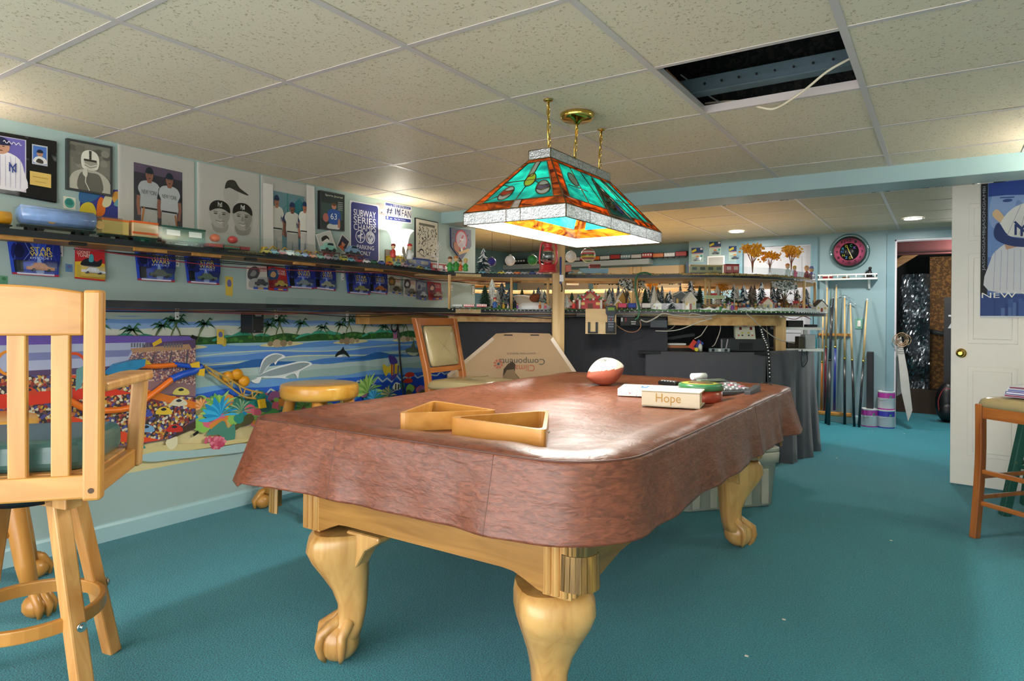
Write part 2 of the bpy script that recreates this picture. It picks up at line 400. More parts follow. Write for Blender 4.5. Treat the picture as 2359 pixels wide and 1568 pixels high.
# ---- ceilings: every tile its own piece
def ceiling_field(name, gx, gy, x0, x1, y0, y1, z, mt, hole=None):
    root = bpy.data.objects.new(name, None); COL.objects.link(root); root.location = (0, 0, z); struct(root)
    full = None; w = .0105
    i0, i1 = math.floor((x0 - gx) / T), math.ceil((x1 - gx) / T); j0, j1 = math.floor((y0 - gy) / T), math.ceil((y1 - gy) / T)
    for i in range(i0, i1):
        for j in range(j0, j1):
            if hole and (i, j) == hole: continue
            a, b, c, d = max(gx + i * T + .004, x0), min(gx + i * T + T - .004, x1), max(gy + j * T + .004, y0), min(gy + j * T + T - .004, y1)
            if b - a < .03 or d - c < .03: continue
            if b - a > T - .02 and d - c > T - .02:
                if full is None: full = MB().box((0, 0, 0), (T - .008, T - .008, .014)).build('tile', mt, root); o = full
                else: o = bpy.data.objects.new('tile', full.data); COL.objects.link(o); o.parent = root
                o.location = ((a + b) / 2, (c + d) / 2, .0095 + rnd.uniform(0, .0012)); o.rotation_euler = (rnd.uniform(-.002, .002), rnd.uniform(-.002, .002), 0)
            else: MB().box(((a + b) / 2, (c + d) / 2, .0095), (b - a, d - c, .014)).build('tile', mt, root)
    for i in range(i0, i1 + 1):
        x = gx + i * T
        if x0 < x < x1: MB().box((x, (y0 + y1) / 2, .0012), (.024, y1 - y0, .0024)).box((x, (y0 + y1) / 2, .02), (.002, y1 - y0, .036)).build('grid_tee', m_tee, root)
    for j in range(j0, j1 + 1):
        y = gy + j * T
        if y0 < y < y1: MB().box(((x0 + x1) / 2, y, .0016), (x1 - x0, .021, .002)).box(((x0 + x1) / 2, y, .02), (x1 - x0, .002, .034)).build('grid_tee', m_tee, root)
    return root
ceiling_field('ceiling', GX, GY, WL + .001, WR, -1.4, BY0, ZC, m_tile, (-1, 1))
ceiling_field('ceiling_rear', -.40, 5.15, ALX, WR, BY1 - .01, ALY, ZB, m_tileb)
# the space above the missing tile: galvanised strip, joists, dark insulation
hx0, hx1, hy0, hy1 = GX - T, GX, GY + T, GY + 2 * T
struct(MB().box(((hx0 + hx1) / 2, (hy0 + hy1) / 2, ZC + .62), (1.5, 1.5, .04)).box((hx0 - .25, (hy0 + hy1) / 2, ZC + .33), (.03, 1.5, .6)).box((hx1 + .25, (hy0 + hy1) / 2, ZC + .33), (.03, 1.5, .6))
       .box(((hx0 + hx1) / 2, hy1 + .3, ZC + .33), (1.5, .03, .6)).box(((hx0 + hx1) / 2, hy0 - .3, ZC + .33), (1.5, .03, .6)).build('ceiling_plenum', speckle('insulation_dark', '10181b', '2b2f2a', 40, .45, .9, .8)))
pl = thing('plenum_duct', 'dusty grey sheet metal duct inside the open ceiling hole', 'duct', ((hx0 + hx1) / 2, hy1, ZC + .06))
MB().box((0, -.03, .05), (1.0, .03, .075)).box((0, -.045, .015), (1.0, .06, .006)).build('duct_flange', m_joist, pl)
MB().box((0, -T + .06, .07), (1.0, .05, .1)).build('duct_side', m_joist, pl)
MB().box((.1, -.30, .30), (.05, .5, .12)).build('joist', mat('old_joist', '3c3226', .8, var=.5, scale=20), pl)
for a in range(9): MB().cyl((-.28 + a * .07, -.076, .045), (-.28 + a * .07, -.082, .045), .005, n=8).build('bolt', m_black, pl)
cab = [U(1625, 238, z=ZC + .1), U(1700, 233, z=ZC + .05), U(1755, 248, z=ZC - .005), U(1790, 248, z=ZC - .02), U(1850, 210, z=ZC - .002), U(1905, 165, z=ZC + .03), U(1958, 135, z=ZC + .06)]
tag(MB().tube(spline(cab, 6), .0048, 8).build('ceiling_cable', mat('cream_cable', 'd8cdb4', .5)), 'cream cable drooping out of the open ceiling hole', 'cable')
tag(MB().tube(spline([U(1568, 172, z=ZC + .18), U(1600, 196, z=ZC + .14), U(1640, 225, z=ZC + .1), U(1662, 236, z=ZC + .06)], 5), .0032, 6).build('ceiling_wire', mat('grey_wire', '8e9a94', .5)), 'thin grey wire hanging inside the ceiling hole', 'wire')
tag(MB().tube(spline([U(1535, 160, z=ZC + .1), U(1565, 190, z=ZC + .08), U(1600, 222, z=ZC + .09)], 5), .003, 6).build('copper_wire', mat('copper_wire', '9a6b48', .5)), 'thin copper brown wire along the rim of the ceiling hole', 'wire')

# ---- doors
def casing(name, xl, xr, y, h, w=.075, m=m_trim, white=False):
    b = MB()
    for q, dd in ((0, .020), (.02, .016), (.05, .022)):
        ww = w - q
        b.box((xl - ww / 2, y - dd / 2, h / 2), (ww, dd, h)).box((xr + ww / 2, y - dd / 2, h / 2), (ww, dd, h)).box(((xl + xr) / 2, y - dd / 2, h + ww / 2), (xr - xl + 2 * ww, dd, ww))
    o = b.build(name, m); struct(o)
    return o
casing('trim_1', D1L, D1R, WB, DH); casing('trim_2', D2L, D2R, WB, DH)
jb = MB()
for x in (D2L + .006, D2R - .006): jb.box((x, WB + .06, DH / 2), (.013, .13, DH))
jb.box(((D2L + D2R) / 2, WB + .06, DH - .006), (D2R - D2L, .13, .013))
struct(jb.build('trim_3', mat('jamb_white', 'dedce4', .4)))
d1 = bpy.data.objects.new('door_1', None); COL.objects.link(d1); d1.location = ((D1L + D1R) / 2, WB + .045, 0); struct(d1)
dw = (D1R - D1L)
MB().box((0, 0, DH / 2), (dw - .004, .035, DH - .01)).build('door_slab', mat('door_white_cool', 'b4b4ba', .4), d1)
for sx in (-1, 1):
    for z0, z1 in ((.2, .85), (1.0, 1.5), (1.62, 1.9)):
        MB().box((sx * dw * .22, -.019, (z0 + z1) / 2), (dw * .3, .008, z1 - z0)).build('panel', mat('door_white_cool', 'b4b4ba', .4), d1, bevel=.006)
# big white panelled door standing open on the right
q0, q1 = U(2188, 1114, z=0), U(2253.7, 1123.5, z=0); qd = (q1 - q0).normalized()
d2 = bpy.data.objects.new('door_2', None); COL.objects.link(d2); d2.location = (q0.x, q0.y, 0); d2.rotation_euler = (0, 0, math.atan2(qd.y, qd.x)); struct(d2)
DW2, DH2 = .80, 2.115
MB().box((DW2 / 2, .0175, DH2 / 2 + .008), (DW2, .035, DH2)).build('door_slab', m_white, d2, bevel=.003)
for x0, x1 in ((.115, .365), (.435, .685)):
    for z0, z1 in ((.23, .83), (1.02, 1.62), (1.74, 1.97)):
        MB().box(((x0 + x1) / 2, .0, (z0 + z1) / 2), (x1 - x0 + .03, .006, z1 - z0 + .03)).build('panel_moulding', m_white, d2, bevel=.003)
        MB().box(((x0 + x1) / 2, -.004, (z0 + z1) / 2), (x1 - x0 - .03, .008, z1 - z0 - .03)).build('panel', m_white, d2, bevel=.004)
kn = MB().lathe([(.033, 0), (.033, .004), (.029, .008), (.012, .010), (.011, .03), (.022, .036), (.027, .046), (.024, .056), (.012, .061)], n=20, M=Tm((.062, 0, .935), rx=R(90))).build('door_knob', m_bmetal, d2)

# ---- utility room behind the doorway
UY = 11.4
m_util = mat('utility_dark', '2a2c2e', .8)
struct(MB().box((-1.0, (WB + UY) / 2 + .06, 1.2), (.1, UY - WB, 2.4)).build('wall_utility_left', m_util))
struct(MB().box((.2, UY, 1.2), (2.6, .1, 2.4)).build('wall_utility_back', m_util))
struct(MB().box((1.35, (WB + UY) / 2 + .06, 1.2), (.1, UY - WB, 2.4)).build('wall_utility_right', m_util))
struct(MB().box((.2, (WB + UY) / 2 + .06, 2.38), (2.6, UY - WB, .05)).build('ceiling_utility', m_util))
tag(MB().box((0, 9.1, 2.02), (1.8, .012, .16)).box((0, 9.1, 1.945), (1.8, .1, .012)).box((0, 9.1, 2.1), (1.8, .1, .012)).build('steel_girder', mat('red_oxide', '5d3030', .5, var=.15)), 'dark red steel girder crossing the utility room above the doorway', 'girder')
a, b = U(2068, 606, y=9.5), U(2120, 574, y=9.5)
a = a + (a - b) * 4; b = b + (b - a) * .12
tag(MB().bar(a, b, .05, .09).build('timber_brace', wood('brace_wood', '7a5836', '9a7448', 'X')), 'diagonal wooden brace under the red girder', 'brace')
# crumpled black and silver foil insulation
fo = MB(); rows, cols = 46, 20; pts = []
p0, p1 = U(2064, 900, y=9.75), U(2141, 900, y=9.75); zt, zb = 1.75, U(2100, 902, y=9.75).z + .0
tag(MB().box(((p0.x + p1.x) / 2 + .1, 9.8, zb / 2 + .02), (p1.x - p0.x + .3, .3, zb + .04)).build('timber_sill', mat('dark_timber', '3a2c20', .8)), 'dark timber sill under the hanging foil insulation', 'timber')
ring = []
for i in range(rows + 1):
    row = []
    for j in range(cols + 1):
        u, v = j / cols, i / rows
        z = zb + (zt - zb) * v; x = p0.x + (p1.x - p0.x) * u + (.1 * max(0, v - .45) * (1 - u))
        y = 9.75 + .05 * math.sin(9 * u + 4 * v) + .04 * math.sin(14 * v + 6 * u * v) + .05 * abs(math.sin(5 * v + 3 * u)) + rnd.uniform(-.014, .014)
        row.append(Vector((x, y, z)))
    ring.append(row)
fo.loft(ring, 0, False, False, closed=False)
tag(fo.build('foil_insulation', mat('black_foil', '868e94', .2, .9, var=.5, scale=14, bump=.5, bscale=35)), 'crumpled black and silver foil insulation sheet hanging in the utility room', 'insulation')
a, b = U(2142, 590, y=10.3), U(2200, 905, y=10.3)
tag(MB().box(((a.x + b.x) / 2 + .1, 10.3, 1.0), (b.x - a.x + .2, .02, 2.0)).build('wood_panel', speckle('osb', '8b6232', '5c3f1e', 30, .5, .8, .3, .2)), 'brown chipboard panel behind the foil insulation', 'panel')
a, b = U(2175, 680, y=9.4), U(2215, 870, y=9.4)
zb_ = thing('tall_black_box', 'tall black carton with the letter Z in the utility room', 'box', ((a.x + b.x) / 2 + .06, 9.4, 0))
MB().box((0, .1, .72), (b.x - a.x + .12, .2, 1.44)).build('carton', m_black, zb_)
Sheet((-.12, 0, 1.05), (.1, 0, 1.05), (.1, 0, 1.25), (-.12, 0, 1.25)).text('Z', .05, .1, .5, .9, 'b9bec2').build('print', zb_)
bk = thing('black_backpack', 'black backpack with red piping on the utility room floor', 'bag', (U(2182, 925, y=9.0).x, 9.0, 0))
MB().ball((0, 0, .22), (.12, .1, .23), 14).build('bag_body', m_black, bk)
MB().tube(spline([(-.07, -.08, .1), (-.085, -.075, .25), (-.03, -.06, .38), (.05, -.06, .38)], 5), .006, 6).build('red_piping', mat('red_piping', '8e2b2b', .5), bk)
MB().ball((0, -.07, .13), (.085, .05, .1), 12).build('front_pocket', m_black, bk)
tag(MB().cyl(U(2140, 762, y=10.262), U(2180, 770, y=10.262), .03).build('grey_pipe', mat('grey_pipe', '4b5054', .4)), 'grey plastic pipe running across the chipboard panel', 'pipe')
# broken drywall sheets leaning in the doorway
lean = thing('drywall_sheet', 'broken grey drywall sheet leaning against the doorway jamb', 'board', (D2L + .03, WB + .25, 0))
pr = [(0, 0), (.30, -.0), (.33, .06), (.20, .55), (.12, 1.0), (.03, 1.22), (0, 1.2)]
g0, g1, g2 = U(2095, 970, z=0), U(2066, 760, y=WB + .2), U(2090, 790, y=WB + .2)
def board(name, pxs, y, th, m, par):
    b = MB(); P_ = [U(px, py, y=y + (0.0006 * (960 - py))) - par.location for px, py in pxs]; n = len(P_)
    b.add(P_ + [p + Vector((.0, th, 0)) for p in P_], [list(range(n)), list(reversed(range(n, 2 * n)))] + [(i, n + i, n + (i + 1) % n, (i + 1) % n) for i in range(n)])
    return b.build(name, m, par)
board('front_board', [(2066, 780), (2076, 775), (2092, 860), (2102, 945), (2092, 971), (2084, 935), (2076, 900)], WB - .1, .014, mat('drywall', 'b3b2ae', .8, var=.1), lean)
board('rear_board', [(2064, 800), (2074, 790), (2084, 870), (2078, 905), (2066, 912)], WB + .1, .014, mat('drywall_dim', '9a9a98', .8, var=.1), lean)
tw = MB()
for k in range(5):
    c = U(2078, 778, y=WB - .02); r = .05 + .012 * k
    tw.tube([c + Vector((r * math.cos(t) * (1 if k % 2 else .6), -.01 * k, -.02 + r * .8 * math.sin(t))) for t in [x * .45 for x in range(15)]], .004, 6)
tag(tw.build('twine_coil', mat('tan_twine', 'a08563', .8)), 'coil of tan twine hanging on the leaning drywall', 'twine')

# ================================================================ furniture materials
m_oak = wood('honey_oak', 'b07f42', 'd2a564', 'Z', 7, .32, 10, .3)
m_oak_x = wood('honey_oak_lengthwise', '8c6026', 'ab7a38', 'X', 10, .35, 14, .2)
m_yel = wood('yellow_pine', 'b37830', 'd0964a', 'Z', 6, .35, 9, .25)
m_yel_x = wood('yellow_pine_lengthwise', 'b37830', 'd0964a', 'X', 6, .35, 9, .25)
m_tan = wood('orange_pine', 'ba7d3c', 'd9a666', 'Z', 7, .4, 10, .2)
m_red = wood('red_brown_wood', '8a4a1c', 'b06a30', 'Z', 7, .28, 10, .4)
m_red_x = wood('red_brown_wood_lengthwise', '8a4a1c', 'b06a30', 'X', 7, .28, 10, .4)
m_vinyl = mat('olive_tan_vinyl', 'a3926a', .25, var=.05, coat=.3)
m_gseat = mat('green_vinyl', '3f6866', .3, var=.05, coat=.3)
def leather():
    m, nt, b = nodes_of('brown_leatherette')
    tc = nt.nodes.new('ShaderNodeTexCoord'); mp = nt.nodes.new('ShaderNodeMapping'); mp.inputs['Scale'].default_value = (1, 1, 3.2)
    L(nt, tc.outputs['Object'], mp.inputs['Vector'])
    n1 = nt.nodes.new('ShaderNodeTexNoise'); n1.inputs['Scale'].default_value = 34; n1.inputs['Detail'].default_value = 5; n1.inputs['Distortion'].default_value = 1.0
    n2 = nt.nodes.new('ShaderNodeTexNoise'); n2.inputs['Scale'].default_value = 3.5; n2.inputs['Detail'].default_value = 3
    for n in (n1, n2): L(nt, mp.outputs['Vector'], n.inputs['Vector'])
    rp = nt.nodes.new('ShaderNodeValToRGB'); e = rp.color_ramp.elements
    e[0].position = .3; e[0].color = lin('5b301f') + (1,); e[1].position = .7; e[1].color = lin('854b34') + (1,)
    L(nt, n1.outputs['Fac'], rp.inputs['Fac'])
    hs = nt.nodes.new('ShaderNodeHueSaturation'); ma = nt.nodes.new('ShaderNodeMath'); ma.operation = 'MULTIPLY_ADD'; ma.inputs[1].default_value = .4; ma.inputs[2].default_value = .8
    L(nt, n2.outputs['Fac'], ma.inputs[0]); L(nt, ma.outputs[0], hs.inputs['Value']); L(nt, rp.outputs['Color'], hs.inputs['Color']); L(nt, hs.outputs['Color'], b.inputs['Base Color'])
    bp = nt.nodes.new('ShaderNodeBump'); bp.inputs['Strength'].default_value = .35; bp.inputs['Distance'].default_value = .004
    L(nt, n1.outputs['Fac'], bp.inputs['Height'])
    b2 = nt.nodes.new('ShaderNodeBump'); b2.inputs['Strength'].default_value = .45; b2.inputs['Distance'].default_value = .03
    L(nt, n2.outputs['Fac'], b2.inputs['Height']); L(nt, bp.outputs['Normal'], b2.inputs['Normal']); L(nt, b2.outputs['Normal'], b.inputs['Normal'])
    b.inputs['Roughness'].default_value = .36; b.inputs['Specular IOR Level'].default_value = .55
    return m
m_leather = leather()

# ================================================================ pool table
PT = Vector((-1.29, 2.50, 0))
pt = thing('pool_table', 'oak pool table on four claw and ball legs', 'pool table', PT)
def claw_leg(out, mats, parent, loc, h=.455, k=1.0, name='leg'):
    """cabriole leg: knee, ankle, ball foot gripped by claws; out = outward direction"""
    o = Vector((out[0], out[1], 0)).normalized(); s = Vector((-o.y, o.x, 0)); b = MB(); rings = []
    sec = [(.085, .030, .052), (.12, .014, .046), (.16, .004, .044), (.20, .002, .047), (.25, .010, .057), (.30, .024, .073), (.35, .040, .090), (.39, .048, .099), (.425, .042, .098), (.45, .03, .092)]
    for z, of, hw in sec:
        r = []
        for i in range(20):
            a = 2 * math.pi * i / 20; cx, sx = math.cos(a), math.sin(a); e = .62
            r.append(Vector((0, 0, z * h / .455)) + (o * (of + hw * math.copysign(abs(cx) ** e, cx)) + s * hw * math.copysign(abs(sx) ** e, sx)) * k)
        rings.append(r)
    b.loft(rings, 0, True, True)
    leg = b.build(name, mats, parent, loc)
    c = o * .045 * k
    ft = MB().ball((c.x, c.y, .066 * k), (.068 * k, .068 * k, .066 * k), 18)
    ft.build('ball_foot', mats, leg)
    for a in (-100, -38, 38, 100):
        t = Matrix.Rotation(R(a), 3, 'Z') @ o; pts = []
        for f, z, rr in ((.012, .15, .016), (.042, .128, .018), (.068, .098, .017), (.074, .066, .015), (.066, .034, .011), (.05, .012, .006)):
            q = o * .02 * k + t * f * k if f < .05 else c + t * f * .98 * k
            pts.append((Vector((q.x, q.y, z * k)), rr * k))
        MB().tube([p for p, _ in pts], [r for _, r in pts], 8).build('claw', mats, leg)
    return leg
for sx, sy in ((-1, -1), (1, -1), (1, 1), (-1, 1)):
    claw_leg((sx, sy), m_oak, pt, (sx * .385, sy * .925, 0), .452, 1.06)
    for M_ in ([Tm((sx * .36, sy * .955, 0), 0, R(90))] if sx < 0 else []) + [Tm((sx * .42, sy * .90, 0), R(-90 if sy > 0 else 90), R(90))]:
        MB().prism([(0, .30), (.05, .345), (.085, .40), (.15, .44), (.15, .456), (0, .456)], -.03, .03, 0, M_).build('knee_bracket', m_oak, pt, bevel=.01)
hx, hy = .50, 1.025
def apron(name, half, y, ax, m):
    pr = [(-half, .62)]
    for i in range(25):
        t = -1 + 2 * i / 24; f = max(0, min(1, (1 - abs(t)) / .30)); f = f * f * (3 - 2 * f)
        pr.append((t * half,   .452 + .042 * f * (1 if abs(t) < .72 else 1)))
    pr.append((half, .62)); pr = [(-half, .74)] + pr[1:-1] + [(half, .74)]
    b = MB(); M = (Tm((0, y, 0), rx=R(90)) if ax == 'x' else Tm((y, 0, 0), rz=R(90), rx=R(90)))
    b.prism([(p[0], p[1]) for p in pr], -.0125, .0125, 0, M)
    return b.build(name, m, pt)
apron('apron', hx - .05, -hy, 'x', m_oak_x); apron('apron', hx - .05, hy, 'x', m_oak_x)
m_oak_y = wood('honey_oak_sideways', '8c6026', 'ab7a38', 'Y', 10, .35, 14, .2)
apron('side_apron', hy - .05, -hx, 'y', m_oak_y); apron('side_apron', hy - .05, hx, 'y', m_oak_y)
for sx in (-1, 1):
    for sy in (-1, 1):
        b = MB().box((sx * (hx - .03), sy * (hy - .03), .60), (.085, .085, .30))
        for k in (-.025, 0, .025):
            b.cyl((sx * (hx - .03) + k, sy * (hy + .012), .455), (sx * (hx - .03) + k, sy * (hy + .012), .74), .011, n=8); b.cyl((sx * (hx + .012), sy * (hy - .03) + k, .455), (sx * (hx + .012), sy * (hy - .03) + k, .74), .011, n=8)
        b.build('corner_block', m_oak, pt, bevel=.006)
        t = MB(); 
        for k in range(9):
            a = R(-60 + 15 * k) + math.atan2(sy, sx); t.bar((sx * (hx + .05) + .05 * math.cos(a), sy * (hy + .05) + .05 * math.sin(a), .60), (sx * (hx + .05) + .053 * math.cos(a), sy * (hy + .05) + .053 * math.sin(a), .515), .012, .004, up=(math.cos(a), math.sin(a), 0))
        t.build('pocket_fringe', wood('fringe_leather', '4a3216', '9a7534', 'Z'), pt)
MB().prism(rrect(-.60, -1.08, .60, 1.08, .12), .72, .795).build('rail_cabinet', m_oak_x, pt)
MB().prism(rrect(-.62, -1.09, .62, 1.09, .15), .74, .806).build('rail', m_oak_x, pt)

# fitted vinyl cover
CV = thing('table_cover', 'brown leatherette cover fitted over the pool table, skirt hanging', 'table cover', PT)
NP = 260
def peri(ins, n=NP):
    hx, hy = .655 - ins, 1.13 - ins; r1, r2, r3, r4 = [max(.02, q - ins * .8) for q in (.21, .16, .12, .045)]; pts = []
    segs = [('l', (-(hx - r4), -hy), (hx - r1, -hy)), ('a', (hx - r1, -(hy - r1)), -90, r1), ('l', (hx, -(hy - r1)), (hx, hy - r2)), ('a', (hx - r2, hy - r2), 0, r2),
            ('l', (hx - r2, hy), (-(hx - r3), hy)), ('a', (-(hx - r3), hy - r3), 90, r3), ('l', (-hx, hy - r3), (-hx, -(hy - r4))), ('a', (-(hx - r4), -(hy - r4)), 180, r4)]
    cnt = [50, 15, 80, 15, 50, 15, 80, 15]; s = sum(cnt); cnt = [c * n // s for c in cnt]
    for sg, c in zip(segs, cnt):
        for k in range(c):
            t = k / c
            if sg[0] == 'l': pts.append((sg[1][0] + (sg[2][0] - sg[1][0]) * t, sg[1][1] + (sg[2][1] - sg[1][1]) * t, None))
            else: a = R(sg[2] + 90 * t); pts.append((sg[1][0] + sg[3] * math.cos(a), sg[1][1] + sg[3] * math.sin(a), a))
    return pts
base = peri(0); n = len(base); nor = []
for i in range(n):
    a, b = base[i - 1], base[(i + 1) % n]; d = Vector((b[0] - a[0], b[1] - a[1], 0)); nor.append(Vector((d.y, -d.x, 0)).normalized())
def wav(i, x, y):
    t = i / n * 2 * math.pi
    return .55 * math.sin(7 * t + 1) + .5 * math.sin(13 * t + 2.2) + .42 * math.sin(23 * t) + .3 * math.sin(37 * t + .7)
rings = []
for ins, z in ((.60, .808), (.40, .807), (.25, .808), (.17, .810), (.13, .820), (.10, .828), (.055, .831), (.022, .829), (.006, .823)):
    p = peri(ins); rings.append([Vector((q[0], q[1], z + .0016 * math.sin(9 * q[0] + 6 * q[1]) + (.0025 * wav(i, 0, 0) if ins < .12 else 0))) for i, q in enumerate(p)])
for f in (.0, .06, .15, .28, .42, .58, .74, .88, .97, 1.0):
    r = []
    for i, q in enumerate(base):
        x, y = q[0], q[1]
        drop = .192 + .008 * math.sin(3 * i / n * 6.283) + (.015 if x < -.6 and y < -1 else 0)
        near_left = max(0, 1 - math.hypot(x + .6, y + 1.07) / .35)
        far_right = max(0, min(1, (y - .2) / .6)) if x > .5 else 0
        out = .004 + .03 * f + .010 * wav(i, x, y) * f ** 1.3 * (1 + far_right * 1.9) + .05 * near_left * f
        r.append(Vector((x, y, .818 - drop * f)) + nor[i] * out)
    rings.append(r)
top = MB(); top.loft(list(reversed(rings)), 0, False, True)
cap0 = len(top.v) - n; top.f.append([cap0 + i for i in range(n)]); top.m.append(0); top.sm.append(True)
for i in range(n, n): pass
# flip so the outside faces out
top.f = [list(reversed(f)) for f in top.f]
cov = top.build('cover_sheet', m_leather, CV)
sol = cov.modifiers.new('thick', 'SOLIDIFY'); sol.thickness = .0015; sol.offset = -1
MB().tube([Vector((q[0], q[1], .8205)) + nor[i] * .0035 for i, q in enumerate(base)] + [Vector((base[0][0], base[0][1], .8205)) + nor[0] * .0035], .0032, 6).build('piping', mat('dark_piping', '5c372c', .4), CV)
sm = MB()
for i in (14, 36, 92, 118, 205): 
    sm.tube([rings[9 + k][i] + nor[i] * .0012 for k in range(10)], .0013, 5)
sm.build('side_seam', mat('dark_piping', '5c372c', .4), CV)

TZ = .8125     # top of the cover
# ---- ball racks
def rack(vs, label, h=.055, t=.013):
    c = sum((Vector(v) for v in vs), Vector((0, 0))) / 3
    c3 = Vector((c.x, c.y, TZ)); o = thing('triangle_rack', label, 'ball rack', c3, group='wooden ball racks on the table cover')
    def rr(off):
        P_ = [Vector(v) - c for v in vs]; P_ = [p * (1 + off / p.length) for p in P_]; out = []
        for i in range(3):
            a, b, d = P_[i - 1], P_[i], P_[(i + 1) % 3]; u, v = (a - b).normalized(), (d - b).normalized(); r = .035
            for k in range(7):
                t_ = k / 6; out.append((b + u * r) * (1 - t_) ** 2 + 2 * b * t_ * (1 - t_) + (b + v * r) * t_ ** 2)
        return out
    oo, ii = rr(0), rr(-t * 1.9); m = len(oo)
    mb = MB(); V3 = lambda p, z: Vector((p.x, p.y, z))
    mb.loft([[V3(p, 0) for p in oo], [V3(p, h) for p in oo], [V3(p, h) for p in ii], [V3(p, 0) for p in ii], [V3(p, 0) for p in oo]], 0, False, False)
    b = mb.build('rack_frame', m_yel_x, o); b.data.polygons.foreach_set('use_smooth', [False] * len(b.data.polygons))
    return o
rack([(-1.40, 1.49), (-1.185, 1.735), (-1.515, 1.80)], 'pale wooden triangle ball rack leaning back from the other rack')
rack([(-1.235, 1.53), (-.875, 1.50), (-1.06, 1.835)], 'tan wooden triangle ball rack with a white stick lying inside')
tag(MB().cyl((-1.12, 1.66, TZ + .012), (-.98, 1.70, TZ + .012), .004, n=8).build('white_stick', m_wpl), 'thin white stick lying inside the wooden rack', 'stick')
# ---- football
fb = thing('football', 'brown football with a white signed panel', 'football', U(1395, 886, z=TZ))
prof = [(max(.002, .082 * (1 - abs(t) ** 1.75) ** .8), .135 * t) for t in [x / 30 for x in range(-30, 31)]]
Mf = Matrix.Translation((0, 0, .070)) @ Matrix.Scale(.9, 4) @ Matrix.Rotation(R(62), 4, 'Z') @ Matrix.Rotation(R(78), 4, 'Y')
b = MB(); nn = 72
rg = [[Vector((r * math.cos(2 * math.pi * k / nn), r * math.sin(2 * math.pi * k / nn), z)) for k in range(nn)] for r, z in prof]
b.loft(rg, 0, True, True, True, Mf)
for i, f in enumerate(b.f):
    if len(f) == 4:
        zc = sum(b.v[j].z for j in f) / 4; yc = sum((b.v[j].x * .4 + b.v[j].y * .2) for j in f) / 4
        if zc > .082 + .25 * yc: b.m[i] = 1
b.build('ball_skin', [mat('football_brown', 'a4553f', .5, bump=.3, bscale=500), mat('football_white', 'e2d8c4', .5, bump=.2, bscale=500)], fb)
sg = MB()
for k in range(16):
    a0 = rnd.uniform(-.9, .9); 
    p = [(rnd.uniform(-.06, .06), rnd.uniform(-.05, .05))]
    for q in range(5): p.append((p[-1][0] + rnd.uniform(.003, .012), p[-1][1] + rnd.uniform(-.008, .008)))
    pts = []
    for x, y in p:
        r2 = (x / .115) ** 2 + (y / .075) ** 2
        if r2 < .8: pts.append(Vector((x * .55, y * 1.1, .070 + .0755 * math.sqrt(max(0, 1 - r2)))))
    if len(pts) > 1: sg.tube(pts, .0009, 4)
sg.build('signature', m_black, fb)
MB().ball((-.005, -.072, .058), .004, 8).build('valve', m_black, fb)
# ---- things at the far end of the cover
def local_box(name, label, cat, a, b, depth, h, m, bev=.003, z=TZ):
    a, b = Vector(a), Vector(b); o = thing(name, label, cat, (a.x, a.y, z), math.atan2(b.y - a.y, b.x - a.x)); return o, (b - a).to_2d().length
o, l = local_box('keepsake_book', 'cream book box lettered Hope in gold, lying flat', 'book', U(1478, 935, z=TZ), U(1612, 943, z=TZ), .15, .06, None)
MB().box((l / 2, .085, .004), (l, .17, .006)).box((l / 2, .085, .060), (l, .17, .006)).box((l / 2, .003, .032), (l, .006, .062)).build('book_cover', mat('cream_cover', 'e6d9c0', .55), o, bevel=.001)
MB().box((l / 2 - .003, .085, .032), (l - .014, .156, .05)).build('page_block', wood('page_edges', 'd9c49a', 'efe0bd', 'X', 4, .7, 40, 0), o)
Sheet((0, 0, .002), (l, 0, .002), (l, 0, .062), (0, 0, .062)).text('Hope', .25, .12, .68, .88, 'c59a4a').build('print', o)
o, l = local_box('photo_box', 'white speckled gift box with clear lid under the book', 'box', U(1422, 912, z=TZ), U(1560, 918, z=TZ), .2, .03, None)
MB().box((l / 2, .11, .0175), (l, .21, .033)).build('carton', speckle('speckled_white', 'efece8', 'c08ea8', 130, .33, .5, 0), o, bevel=.003)
Sheet((.01, .01, .034), (l - .01, .01, .034), (l - .01, .21, .034), (.01, .21, .034)).rect(0, 0, 1, 1, 'c9cfd4').rect(.35, .3, .5, .7, '4b79b4').ell(.3, .55, .05, None, 'cf8fa0').ell(.42, .55, .04, None, 'dfe7ea').build('print', o)
p = U(1604, 926, z=TZ); o = thing('biscuit_tin', 'round red and green biscuit tin behind the Hope book', 'tin', (p.x, p.y + .06, TZ))
MB().lathe([(.088, 0), (.09, .004), (.09, .05)], n=36).build('tin_body', mat('tin_red', 'a8442f', .3, var=.35, scale=30), o)
MB().lathe([(.095, .05), (.095, .070), (.089, .076), (.02, .076)], n=36).build('tin_lid', mat('tin_green', '3f7a50', .25, coat=.4), o)
MB().lathe([(.082, .0768), (.055, .0772), (.02, .0772)], n=36).build('lid_ring', mat('lid_yellow', 'b9b84c', .3), o)
MB().lathe([(.054, .0776), (.01, .0778)], n=24).build('lid_picture', mat('lid_picture', '7a5a3a', .3, var=.6, scale=30), o)
MB().cyl((0, -.0885, .018), (0, -.0905, .018), .02, n=12, M=Tm((0, 0, .01))).build('wreath_badge', mat('leaf_green', '3c6b36', .5), o)
p = U(1655, 912, z=TZ); q = U(1735, 908, z=TZ)
o, l = local_box('desk_calculator', 'grey desk calculator with paper roll near the tin', 'calculator', p, q, .2, .05, None)
vs = [(0, 0, 0), (l, 0, 0), (l, .2, 0), (0, .2, 0), (0, 0, .018), (l, 0, .018), (l, .2, .055), (0, .2, .055)]
MB().add(vs, [(3, 2, 1, 0), (4, 5, 6, 7), (0, 1, 5, 4), (1, 2, 6, 5), (2, 3, 7, 6), (3, 0, 4, 7)]).build('calculator_case', mat('grey_case', '4d5054', .45), o, bevel=.004)
